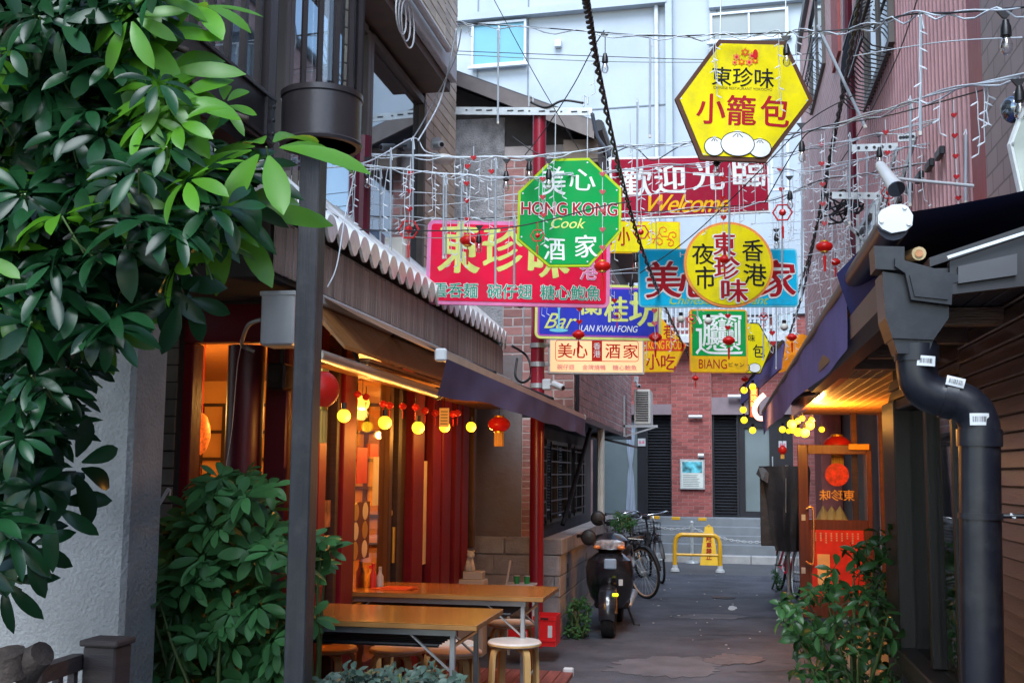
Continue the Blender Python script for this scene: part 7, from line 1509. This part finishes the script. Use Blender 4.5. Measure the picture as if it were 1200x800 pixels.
def bicycle(name, label, base, yaw, frame_m, rimcol, basket=True, lean=-8, child=False, hgt=1.0, group='bicycles parked beside the block wall'):
    """local: forward -y; wheel radius .33"""
    M = Matrix.Translation((base.x, base.y, 0)) @ Matrix.Rotation(R(yaw), 4, 'Z') @ Matrix.Rotation(R(lean), 4, 'Y'); t = thing(name, label, 'bicycle', base, group=group); r = .33
    for yc, nm in ((-.53, 'front_wheel'), (.53, 'rear_wheel')):
        w_ = pm(nm, M_tyre, t, M, lambda m: m.tube([(0, yc + r * .96 * math.cos(a), r + r * .96 * math.sin(a)) for a in [k * 2 * math.pi / 30 for k in range(30)]], .018, 8, closed=True), True)
        pm('rim', rimcol, w_, M, lambda m: m.tube([(0, yc + r * .9 * math.cos(a), r + r * .9 * math.sin(a)) for a in [k * 2 * math.pi / 30 for k in range(30)]], .011, 6, closed=True), True)
        pm('spokes', M_steel, w_, M, lambda m: [m.tube([((-1) ** k * .02, yc, r), (0, yc + r * .9 * math.cos(k * math.pi / 12), r + r * .9 * math.sin(k * math.pi / 12))], .0016, 4, caps=False) for k in range(24)] and m.cyl((-.04, yc, r), (.04, yc, r), .02, 10))
        pm('mudguard', M_satin, t, M, lambda m: m.add(sum([[(-.025, yc + (r + .025) * math.cos(a), r + (r + .025) * math.sin(a)), (0, yc + (r + .032) * math.cos(a), r + (r + .032) * math.sin(a)), (.025, yc + (r + .025) * math.cos(a), r + (r + .025) * math.sin(a))] for a in [R((20 if yc > 0 else 40) + k * 12) for k in range(12)]], []), [(i * 3 + j, i * 3 + j + 1, (i + 1) * 3 + j + 1, (i + 1) * 3 + j) for i in range(11) for j in range(2)]), True)
    pm('frame', frame_m, t, M, lambda m: [m.tube(q, .016, 8) for q in ([(0, -.36, .72), (0, -.05, .3), (0, .08, .28)], [(0, -.37, .82), (0, -.36, .66)], [(0, .08, .28), (0, .22, .78)], [(0, -.36, .76), (0, .15, .5)], [(.03, .08, .28), (.03, .53, .33)], [(-.03, .08, .28), (-.03, .53, .33)], [(.03, .2, .7), (.03, .53, .33)], [(-.03, .2, .7), (-.03, .53, .33)])])
    pm('fork', M_chrome, t, M, lambda m: [m.tube([(s_ * .03, -.36, .68), (s_ * .045, -.42, .5), (s_ * .045, -.53, .33)], .011, 7) for s_ in (-1, 1)])
    pm('handlebar', M_chrome, t, M, lambda m: m.tube(smooth_pts([(-.27, -.12, .98 * hgt), (-.24, -.26, 1.02 * hgt), (-.1, -.38, 1.0 * hgt), (.1, -.38, 1.0 * hgt), (.24, -.26, 1.02 * hgt), (.27, -.12, .98 * hgt)], 4), .011, 8).cyl((0, -.37, .8), (0, -.38, 1.0 * hgt), .013, 8), True)
    for s_ in (-1, 1): pm('grip', M_satin, t, M, lambda m: m.tube([(s_ * .26, -.2, 1.0 * hgt), (s_ * .27, -.1, .975 * hgt)], .018, 8))
    pm('saddle', M_satin, t, M, lambda m: m.prism([(-.02, .05, .9), (.02, .05, .9), (.09, .3, .92), (.07, .36, .92), (-.07, .36, .92), (-.09, .3, .92)], (0, 0, .045)).cyl((0, .22, .75), (0, .25, .9), .014, 8))
    if basket:
        pm('basket', M_satin, t, M, lambda m: [m.tube([(-.17, -.75, z), (.17, -.75, z), (.17, -.47, z), (-.17, -.47, z)], .005, 5, closed=True) for z in (.72, .8, .88, .96)] + [m.tube([(x_, -.75, .96), (x_ * .8, -.7, .72)], .003, 4) for x_ in [-.17 + .0486 * i for i in range(8)]] + [m.tube([(s_ * .17, -.75 + .07 * i, .96), (s_ * .17, -.72 + .06 * i, .72)], .003, 4) for i in range(5) for s_ in (-1, 1)])
    pm('crank', M_steel, t, M, lambda m: m.cyl((.03, .08, .28), (.04, .08, .28), .08, 16).beam((.05, .08, .28), (.06, -.06, .2), .02).beam((-.05, .08, .28), (-.06, .2, .36), .02)); pm('pedal', M_satin, t, M, lambda m: m.box(.06, .15, -.1, -.03, .18, .2).box(-.15, -.06, .17, .24, .35, .37))
    pm('stand', M_steel, t, M, lambda m: m.tube([(.03, .5, .32), (.16, .62, .01)], .008, 6)); pm('headlamp', M_chrome, t, M, lambda m: m.cyl((0, -.5, .68), (0, -.42, .7), .03, 10))
    pm('rear_reflector', M_red, t, M, lambda m: m.cyl((0, .9, .5), (0, .88, .5), .022, 10)); return t
M_tan = mat('tan_rim', (.5, .33, .22), .5)
bicycle('bicycle', 'black bicycle with tan rimmed wheel right behind the scooter', at(757, 701, Z=0) - Vector((.34, -.41, 0)), 40, M_satin, M_tan, True, -6)
bicycle('bicycle', 'dark city bicycle parked between the other two by the wall', at(750, 682, Z=0) + Vector((-.15, .3, 0)), -14, M_gloss, M_steel, True, -5)
bicycle('bicycle', 'farthest black bicycle with its front wheel turned to the alley', at(776, 683, Z=0) - Vector((.13, -.5, 0)), 14, M_satin, M_steel, False, -6)
bicycle('bicycle', 'red bicycle standing below the black cloth cover near the wooden door', at(922, 696, Z=0), 8, mat('red_bike_paint', (.6, .01, .05), .25, coat=.5), M_steel, False, 6, group=None)
# black cloth covered stand
cs = thing('covered_stand', 'tall stand wrapped in black cloth behind the wooden door', 'stand', at(918, 688, Z=0) + Vector((.05, .1, 0)))
M_cloth = mat('black_tarpaulin', (.03, .031, .036), .55, var=.25, scale=4, bump=.5, bscale=14)
CYY = 13.4; vs = []
outl = [(546, 889, 948), (552, 891, 950), (570, 896, 949), (590, 900, 948), (610, 902, 947), (630, 905, 945), (645, 909, 943)]
mb = MB()
for i, (y, x0, x1) in enumerate(outl):
    for k in range(13):
        u = k / 12; p = at(x0 + (x1 - x0) * u, y, Y=CYY); vs.append((p.x, CYY - .16 * math.sin(math.pi * u) - .035 * math.sin(u * 17 + i * .5) * (.3 + i / 7), p.z))
mb.add(vs, [(i * 13 + k, (i + 1) * 13 + k, (i + 1) * 13 + k + 1, i * 13 + k + 1) for i in range(6) for k in range(12)]); a_, b_ = at(889, 546, Y=CYY), at(948, 546, Y=CYY); mb.quad((a_.x, CYY, a_.z), *[v for v in vs[1:12]], (b_.x, CYY, b_.z), (b_.x, CYY + .3, b_.z), (a_.x, CYY + .3, a_.z))
mb.box(a_.x + .02, b_.x - .02, CYY + .05, CYY + .28, at(910, 640, Y=CYY).z, a_.z - .01); mb.build('cloth', M_cloth, cs, True, True)
part('loose_flap', M_cloth, cs, lambda m: m.prism([at(889, 548, Y=CYY - .05), at(902, 545, Y=CYY - .05), at(900, 566, Y=CYY - .1), at(893, 562, Y=CYY - .1), at(886, 555, Y=CYY - .1)], (0, .03, 0)))
part('pole', M_steel, cs, lambda m: m.cyl(Vector(at(922, 545, Y=CYY + .1)), Vector((at(922, 545, Y=CYY + .1).x, CYY + .1, 0)), .02, 8)); part('seam_tape', M_steel, cs, lambda m: m.tube([at(921, 560, Y=CYY - .2), at(921, 600, Y=CYY - .2)], .004, 5)); part('base', M_black, cs, lambda m: m.cbox(at(912, 690, Y=CYY).x, at(938, 690, Y=CYY).x, CYY, CYY + .3, 0, .1, .01))
# yellow U barrier, cone-like stand with chain
M_barr = mat('yellow_barrier_paint', (.75, .4, .015), .35, var=.12, scale=6, coat=.3)
b0, b1 = at(791, 670, Z=0), at(844, 670, Z=0); bz = at(791, 626, Y=b0.y).z
yb_ = b0.y; ub_ = thing('u_barrier', 'yellow steel hoop barrier at the end of the alley', 'barrier', ((b0.x + b1.x) / 2, yb_, 0))
part('hoop', M_barr, ub_, lambda m: m.tube(smooth_pts([(b0.x, yb_, .02), (b0.x, yb_, bz * .6), (b0.x + .02, yb_, bz * .88), (b0.x + .09, yb_, bz * .99), (b0.x + .2, yb_, bz), (b1.x - .2, yb_, bz), (b1.x - .09, yb_, bz * .99), (b1.x - .02, yb_, bz * .88), (b1.x, yb_, bz * .6), (b1.x, yb_, .02)], 5), .036, 14), smooth=True)
part('crossbar', M_barr, ub_, lambda m: m.cyl((b0.x, yb_, bz * .47), (b1.x, yb_, bz * .47), .022, 10))
for x_ in (b0.x, b1.x): part('foot_plate', M_alu, ub_, lambda m: m.lathe([(.075, .012), (.07, .05), (.045, .07), (.04, .12)], (x_, yb_, 0), 16))
c_ = at(831, 654, Y=20.6); cn = thing('folding_floor_sign', 'yellow folding caution stand with red characters beyond the hoop barrier', 'caution sign', (c_.x, 20.6, 0)); zt2 = at(831, 617, Y=20.6).z; M_ysign = mat('yellow_plastic', (.85, .5, .01), .4)
for s_ in (-1, 1): part('leaf', M_ysign, cn, lambda m: m.prism([(c_.x - .16, 20.6 + s_ * .14, 0), (c_.x + .16, 20.6 + s_ * .14, 0), (c_.x + .07, 20.6 + s_ * .02, zt2), (c_.x - .07, 20.6 + s_ * .02, zt2)], (0, .01 * s_, 0)))
part('handle', M_ysign, cn, lambda m: m.tube([(c_.x - .05, 20.6, zt2 - .02), (c_.x, 20.6, zt2 + .03), (c_.x + .05, 20.6, zt2 - .02)], .015, 6))
vs, fs = glyphs('駐\n車\n禁\n止', .02); ys = [v.y for v in vs]; xs = [v.x for v in vs]; k = .4 / (max(ys) - min(ys)); mb = MB()
for v in vs: pass
mb.add([(c_.x + (v.x - (max(xs) + min(xs)) / 2) * k, 20.6 - .14 + .155 * ((v.y - min(ys)) * k + .1) / zt2 * .8 - .02, .1 + (v.y - min(ys)) * k) for v in vs], fs); mb.build('lettering', S_dred, cn)
pp = at(811, 650, Y=20.9); zp = at(811, 612, Y=20.9).z; o = thing('chain_post', 'grey post carrying a chain in front of the stone steps', 'post', (pp.x, 20.9, 0)); part('shaft', M_steel, o, lambda m: m.cyl((pp.x, 20.9, .0), (pp.x, 20.9, zp), .028, 12)); part('base', M_steel, o, lambda m: m.lathe([(.12, 0), (.11, .03), (.03, .05)], (pp.x, 20.9, 0), 16)); part('cap', M_alu, o, lambda m: m.ball((pp.x, 20.9, zp), .035, 10))
ch_ = thing('chain', 'white plastic chain sagging across the steps from the post', 'chain', (pp.x, 20.9, .6))
for (xa_, ya_, xb_, yb2, sg) in ((811, 618, 915, 633, .12), (811, 618, 745, 606, .1)):
    A_, B_ = at(xa_, ya_, Y=20.9), at(xb_, yb2, Y=20.9); L_ = (B_ - A_).length; n_l = int(L_ / .055)
    pts = [A_.lerp(B_, i / n_l) - Vector((0, 0, sg * math.sin(math.pi * i / n_l))) for i in range(n_l + 1)]
    mb = MB()
    for i in range(n_l):
        d = (pts[i + 1] - pts[i]); c0 = (pts[i] + pts[i + 1]) / 2; u = d.normalized(); v_ = Vector((0, 1, 0)) if i % 2 else u.cross(Vector((0, 1, 0)))
        mb.tube([c0 + u * .038 * math.cos(a) + v_ * .016 * math.sin(a) for a in [k * math.pi / 4 for k in range(8)]], .007, 5, closed=True)
    mb.build('links', M_alu, ch_)['kind'] = 'stuff'
for i, (x, y) in enumerate(((768, 606), (792, 607), (823, 608))):
    a_, b_ = at(x - 5, y, Y=21.3), at(x + 5, y, Y=21.3); o = MB().cbox(a_.x, b_.x, 21.28, 21.34, a_.z - .03, a_.z + .03, .008).build('barrier_segment', M_barr); tag(o, ['left', 'middle', 'right'][i] + ' of three short yellow blocks along the chain before the steps', 'marker')
# ================================================================ foliage
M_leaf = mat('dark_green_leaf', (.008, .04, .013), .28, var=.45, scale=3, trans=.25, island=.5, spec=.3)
M_leafb = mat('sunlit_green_leaf', (.08, .24, .015), .35, var=.25, scale=3, trans=.45, island=.25)  # young leaves, with the sunlight on them put into a brighter green
M_leaf2 = mat('schefflera_leaf', (.045, .145, .045), .42, var=.3, scale=4, trans=.28, island=.35, spec=.25)
M_leaf3 = mat('camellia_leaf', (.028, .085, .022), .35, var=.3, scale=4, trans=.25, island=.4, spec=.35)
M_leafg = mat('blue_grey_leaf', (.06, .11, .085), .5, var=.3, scale=4, trans=.2, island=.3)
M_bark = mat('grey_brown_bark', (.07, .05, .04), .8, var=.3, scale=8, bump=.5, bscale=40); M_stem = mat('green_stem', (.07, .11, .03), .5)
M_petiole = mat('pale_petiole', (.1, .16, .05), .5)
M_yleaf = mat('yellow_leaf', (.6, .4, .03), .45, var=.2, trans=.4)
def leaflet(mb, base, d, up_, L, Wd, droop=.3, fold=.15, rows=6):
    d = d.normalized(); s_ = d.cross(up_).normalized(); u = s_.cross(d); vs = []; wv = random.uniform(-.08, .08)
    for i in range(rows + 1):
        t = (i / rows) ** .82; w_ = Wd * max(.05, math.sin(math.pi * (t ** 1.25) * .985 + .03) ** .62 if i < rows else .03)
        c = base + d * (L * t) - u * (droop * L * t * t) + s_ * (wv * L * t * t) ; vs += [c - s_ * w_ / 2 + u * fold * w_, c, c + s_ * w_ / 2 + u * fold * w_]
    mb.add(vs, [(i * 3 + j, i * 3 + j + 1, (i + 1) * 3 + j + 1, (i + 1) * 3 + j) for i in range(rows) for j in range(2)])
def palmate(n, L, Wd, seed, spread=1.0):
    rnd = random.Random(seed); mb = MB()
    for k in range(n):
        a = 2 * math.pi * k / n + rnd.uniform(-.12, .12); el = rnd.uniform(-.25, .15); d = Vector((math.cos(a) * math.cos(el), math.sin(a) * math.cos(el), math.sin(el) * spread)); b = d * L * .16
        leaflet(mb, b, d, Vector((0, 0, 1)), L * rnd.uniform(.75, 1.08), Wd * rnd.uniform(.85, 1.15), rnd.uniform(.05, .45), rnd.uniform(.05, .22))
    return mb
def mesh_of(mb, name, m, smooth=True):
    me = bpy.data.meshes.new(name); me.from_pydata(mb.v, [], mb.f); me.materials.append(m)
    if smooth: me.shade_smooth()
    return me
def petioles(n, L, seed):
    rnd = random.Random(seed); mb = MB()
    return mb
def rot_to(n, spin):
    q = Vector((0, 0, 1)).rotation_difference(n.normalized()); return q.to_matrix().to_4x4() @ Matrix.Rotation(spin, 4, 'Z')
def inpoly(x, y, P):
    c = False; j = len(P) - 1
    for i in range(len(P)):
        if (P[i][1] > y) != (P[j][1] > y) and x < (P[j][0] - P[i][0]) * (y - P[i][1]) / (P[j][1] - P[i][1]) + P[i][0]: c = not c
        j = i
    return c
def plant_leaves(root, name, meshes, places, maxparts=300):
    off = world_loc(root); places = sorted(places, key=lambda t: (t[0] - CAM).length); rest = {}
    for i, (p, M, s_, mi) in enumerate(places):
        me = meshes[mi]; T = Matrix.Translation(p - off) @ M @ Matrix.Scale(s_, 4)
        if i < maxparts: o = bpy.data.objects.new(name, me); C.objects.link(o); o.parent = root; o.matrix_local = T
        else:
            mb = rest.setdefault(me.materials[0].name, MB()); W_ = Matrix.Translation(p) @ M @ Matrix.Scale(s_, 4)
            mb.add([W_ @ v.co for v in me.vertices], [tuple(f.vertices) for f in me.polygons])
    for k, mb in rest.items(): mb.build('foliage', bpy.data.materials[k], root, True)['kind'] = 'stuff'
# -- big tree at top left
tree = thing('umbrella_tree', 'large dark umbrella tree filling the upper left corner', 'tree', (-2.5, 2.9, 0))
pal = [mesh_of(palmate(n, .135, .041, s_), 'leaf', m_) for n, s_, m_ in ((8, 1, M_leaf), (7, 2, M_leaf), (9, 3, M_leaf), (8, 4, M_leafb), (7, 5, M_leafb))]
trunk_b = at(15, 790, Y=3.2)
M_trunk = M_bark
tx0 = at(22, 800, Y=3.0)
part('trunk', M_bark, tree, lambda m: m.tube(smooth_pts([(tx0.x, 3.0, 0), (tx0.x + .01, 3.0, .6), (tx0.x - .03, 3.0, .82), (tx0.x - .25, 2.95, 1.3), (tx0.x - .35, 2.9, 2.0), (tx0.x - .25, 2.9, 2.8), (tx0.x, 2.9, 3.4)], 4), [.085] * 3 + [.075] * 22, 12), smooth=True)
sb0, sb1 = at(28, 782, Y=2.98), at(50, 765, Y=2.95); part('cut_branch', M_bark, tree, lambda m: m.tube([sb0, Vector(sb0).lerp(sb1, .5), sb1], [.055, .042, .036], 12), smooth=True, auto=True); part('cut_branch', M_bark, tree, lambda m: m.tube([at(12, 790, Y=2.95), at(8, 764, Y=2.93)], [.06, .05], 12), smooth=True, auto=True)
for k in range(7):
    yy = (60, 140, 230, 330, 430, 530, 620)[k]; xx = (220, 290, 260, 240, 130, 70, 50)[k]; a_ = Vector((tx0.x - .3, 2.9, 1.9 + .25 * (6 - k) * .6)); b_ = at(xx, yy, Y=2.9 + .1 * (k % 3)); part('branch', M_bark, tree, lambda m: m.tube(smooth_pts([a_, a_.lerp(b_, .35) + Vector((0, 0, .12)), a_.lerp(b_, .7) + Vector((0, 0, .08)), b_], 5), [.03] * 6 + [.02] * 5 + [.01] * 5, 7), smooth=True)
poly = [(-60, -60), (190, -60), (190, 5), (165, 25), (170, 60), (190, 95), (205, 130), (235, 160), (280, 185), (280, 210), (262, 230), (275, 260), (270, 285), (235, 290), (215, 315), (180, 350), (140, 375), (110, 410), (85, 460), (65, 510), (45, 560), (30, 620), (10, 660), (-60, 700)]
rnd = random.Random(11); pl = []
tries = 0
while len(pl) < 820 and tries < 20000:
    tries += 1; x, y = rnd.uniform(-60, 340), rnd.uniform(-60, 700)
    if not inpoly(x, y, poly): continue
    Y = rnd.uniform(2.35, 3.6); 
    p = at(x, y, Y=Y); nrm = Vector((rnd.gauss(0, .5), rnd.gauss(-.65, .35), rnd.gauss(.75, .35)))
    pl.append((p, rot_to(nrm, rnd.uniform(0, 6.3)), rnd.uniform(.66, 1.02) * (.82 if y > 400 else 1), rnd.choice((0, 1, 2)) if rnd.random() > ((.26 if x > 130 and y < 330 else .07) if y < 400 else .0) else rnd.choice((3, 4))))  # brighter sunlit colour is more frequent towards the upper right
# the leaves at its rim that the photograph singles out
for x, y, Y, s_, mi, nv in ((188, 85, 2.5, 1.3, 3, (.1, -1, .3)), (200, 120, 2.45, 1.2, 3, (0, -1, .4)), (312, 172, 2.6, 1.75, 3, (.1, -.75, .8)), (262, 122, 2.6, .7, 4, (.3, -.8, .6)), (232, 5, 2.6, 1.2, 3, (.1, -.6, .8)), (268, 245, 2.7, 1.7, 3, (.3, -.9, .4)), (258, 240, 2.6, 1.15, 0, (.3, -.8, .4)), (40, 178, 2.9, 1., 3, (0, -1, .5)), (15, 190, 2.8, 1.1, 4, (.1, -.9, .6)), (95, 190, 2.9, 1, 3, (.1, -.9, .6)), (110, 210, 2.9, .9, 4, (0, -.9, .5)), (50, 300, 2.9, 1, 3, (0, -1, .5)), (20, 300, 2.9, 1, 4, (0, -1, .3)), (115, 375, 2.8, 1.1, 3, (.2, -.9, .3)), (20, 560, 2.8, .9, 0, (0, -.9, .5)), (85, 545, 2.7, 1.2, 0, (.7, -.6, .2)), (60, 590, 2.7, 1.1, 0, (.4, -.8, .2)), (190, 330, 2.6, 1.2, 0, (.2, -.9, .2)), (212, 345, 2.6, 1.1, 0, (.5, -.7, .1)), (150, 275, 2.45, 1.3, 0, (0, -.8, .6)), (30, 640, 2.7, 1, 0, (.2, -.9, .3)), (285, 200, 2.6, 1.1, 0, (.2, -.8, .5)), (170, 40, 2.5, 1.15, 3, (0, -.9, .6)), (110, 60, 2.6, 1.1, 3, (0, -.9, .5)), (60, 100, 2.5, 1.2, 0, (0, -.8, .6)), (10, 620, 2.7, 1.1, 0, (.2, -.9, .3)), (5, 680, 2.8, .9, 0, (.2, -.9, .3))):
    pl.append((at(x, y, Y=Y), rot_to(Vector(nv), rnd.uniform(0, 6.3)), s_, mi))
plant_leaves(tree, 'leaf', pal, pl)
stm = MB()
for p, M, s_, mi in pl[::3]: q = p - (M @ Vector((0, 0, 1))) * .09 * s_ + Vector((0, .03, -.01)); stm.tube([p, q], .0025, 5)
stm.build('petioles', M_petiole, tree)['kind'] = 'stuff'
# -- schefflera shrub
def shrub(name, label, poly, Yr, n, meshes, base, seed, sc_, up_bias=.8, maxparts=300, stems=7, cat='shrub', ny=-.55):
    rnd = random.Random(seed); t = thing(name, label, cat, base); xs = [p[0] for p in poly]; ys = [p[1] for p in poly]; pl = []; k = 0
    while len(pl) < n and k < 30000:
        k += 1; x, y = rnd.uniform(min(xs), max(xs)), rnd.uniform(min(ys), max(ys))
        if inpoly(x, y, poly): pl.append((at(x, y, Y=rnd.uniform(*Yr)), rot_to(Vector((rnd.gauss(0, .4), rnd.gauss(ny, .3), rnd.gauss(up_bias, .3))), rnd.uniform(0, 6.3)), sc_ * rnd.uniform(.75, 1.2), rnd.randrange(len(meshes))))
    plant_leaves(t, 'leaf', meshes, pl, maxparts)
    for i in range(stems):
        q = pl[(i * 37) % len(pl)][0]; part('stem', M_stem, t, lambda m: m.tube(smooth_pts([base + Vector((rnd.uniform(-.08, .08), rnd.uniform(-.08, .08), 0)), base.lerp(q, .4) + Vector((rnd.uniform(-.05, .05), 0, .1)), base.lerp(q, .75) + Vector((0, 0, .06)), q], 4), [.014] * 5 + [.009] * 4 + [.005] * 4, 6), smooth=True)
    return t, pl
sch = [mesh_of(palmate(n, .095, .038, s_), 'leaf', M_leaf2) for n, s_ in ((8, 21), (7, 22), (9, 23))]
spoly = [(145, 668), (175, 660), (190, 640), (200, 602), (215, 590), (238, 578), (245, 552), (280, 548), (322, 562), (318, 592), (330, 640), (392, 628), (388, 650), (345, 668), (330, 700), (372, 720), (340, 745), (320, 790), (300, 860), (170, 860), (160, 760), (150, 710)]
base = Vector((at(250, 800, Y=4.9).x, 4.9, 0))
t, pl = shrub('schefflera_shrub', 'full umbrella leaf shrub in front of the near restaurant window', spoly, (4.75, 5.5), 235, sch, base, 3, 1.18, stems=12)
for x, y in ((300, 600), (215, 640), (350, 690), (262, 700), (180, 700), (358, 640)): pass
yl = [mesh_of(palmate(5, .07, .03, 31), 'leaf', M_yleaf)]
# -- camellia bush right
def simple_leaf(L, Wd, seed, n=5):
    rnd = random.Random(seed); mb = MB()
    q = Vector((0, 0, 0))
    for k in range(n):
        a = k * 2.4 + rnd.uniform(-.3, .3); d = Vector((math.cos(a), math.sin(a), rnd.uniform(-.1, .5))); b = Vector((0, 0, k * L * .25 - L * .4)); leaflet(mb, b, d, Vector((0, 0, 1)), L * rnd.uniform(.7, 1.1), Wd * rnd.uniform(.8, 1.1), rnd.uniform(.2, .5), rnd.uniform(.1, .25), rows=4)
    mb.tube([(0, 0, -L * .8), (0, 0, n * L * .25 - L * .4)], .002, 4); return mb
cam_l = [mesh_of(simple_leaf(.08, .033, s_, 4), 'leaf', M_leaf3) for s_ in (41, 42, 43, 44)]
cpoly = [(902, 716), (925, 695), (945, 690), (968, 668), (985, 650), (1000, 636), (1022, 622), (1048, 618), (1050, 700), (1050, 860), (945, 860), (928, 790), (935, 760), (915, 735)]
base = Vector((at(1000, 800, Y=5.9).x, 5.9, 0))
shrub('camellia_bush', 'glossy leaved bush beside the dark window frame at right', cpoly, (5.5, 6.5), 215, cam_l, base, 8, 1.0, .7, stems=14, cat='bush')
# -- low blue-grey plant at the bottom, weeds, wall tuft
lo = [mesh_of(simple_leaf(.045, .026, s_, 6), 'leaf', M_leafg) for s_ in (51, 52, 53)]
lpoly = [(372, 802), (390, 792), (420, 787), (450, 789), (480, 785), (520, 792), (545, 804), (550, 860), (365, 860)]
base = Vector((at(460, 800, Y=5.0).x, 5.0, 0)); pt = thing('planter_box', 'dark planter box below the tables holding a low plant', 'planter', base); z_ = at(460, 830, Y=5).z
part('box', M_black, pt, lambda m: m.cbox(base.x - .42, base.x + .36, 4.75, 5.25, 0, z_, .01)); part('soil', M_bark, pt, lambda m: m.box(base.x - .4, base.x + .34, 4.77, 5.23, z_, z_ + .01))
shrub('low_shrub', 'low blue grey leaved shrub at the bottom edge in front of the stools', lpoly, (4.8, 5.2), 280, lo, Vector((base.x, 5, z_)), 12, 1.0, .9, stems=6)
wd = [mesh_of(simple_leaf(.05, .022, s_, 6), 'leaf', M_leaf2) for s_ in (61, 62)]
wpoly = [(664, 748), (664, 720), (672, 702), (686, 698), (692, 715), (690, 745)]
b_ = at(677, 748, Z=0); shrub('weed_clump', 'clump of weeds at the foot of the block wall beside the scooter', wpoly, (b_.y - .1, b_.y + .4), 90, wd, b_, 14, .9, 1., stems=5, cat='weeds', maxparts=90)
wpoly = [(716, 612), (722, 600), (735, 603), (746, 612), (744, 622), (722, 622)]
shrub('weed_clump', 'small green plant growing over the top of the block wall', wpoly, (12.6, 13.2), 60, wd, at(730, 620, Y=12.9), 15, .9, 1., stems=3, cat='weeds', maxparts=60)
wpoly = [(905, 668), (914, 655), (916, 690), (906, 690)]
shrub('weed_clump', 'weeds at the wheel of the red bicycle', wpoly, (14.2, 14.8), 24, wd, at(911, 690, Z=0), 16, .8, 1., stems=2, cat='weeds', maxparts=24)
shrub('schefflera_shrub', 'small umbrella leaf shrub with lit leaves right of the dark post', [(352, 690), (356, 640), (372, 620), (392, 632), (388, 660), (366, 680), (372, 712), (362, 730), (350, 735)], (5.0, 5.4), 16, sch, Vector((at(358, 800, Y=5.2).x, 5.2, 0)), 17, .9, stems=4, maxparts=16)
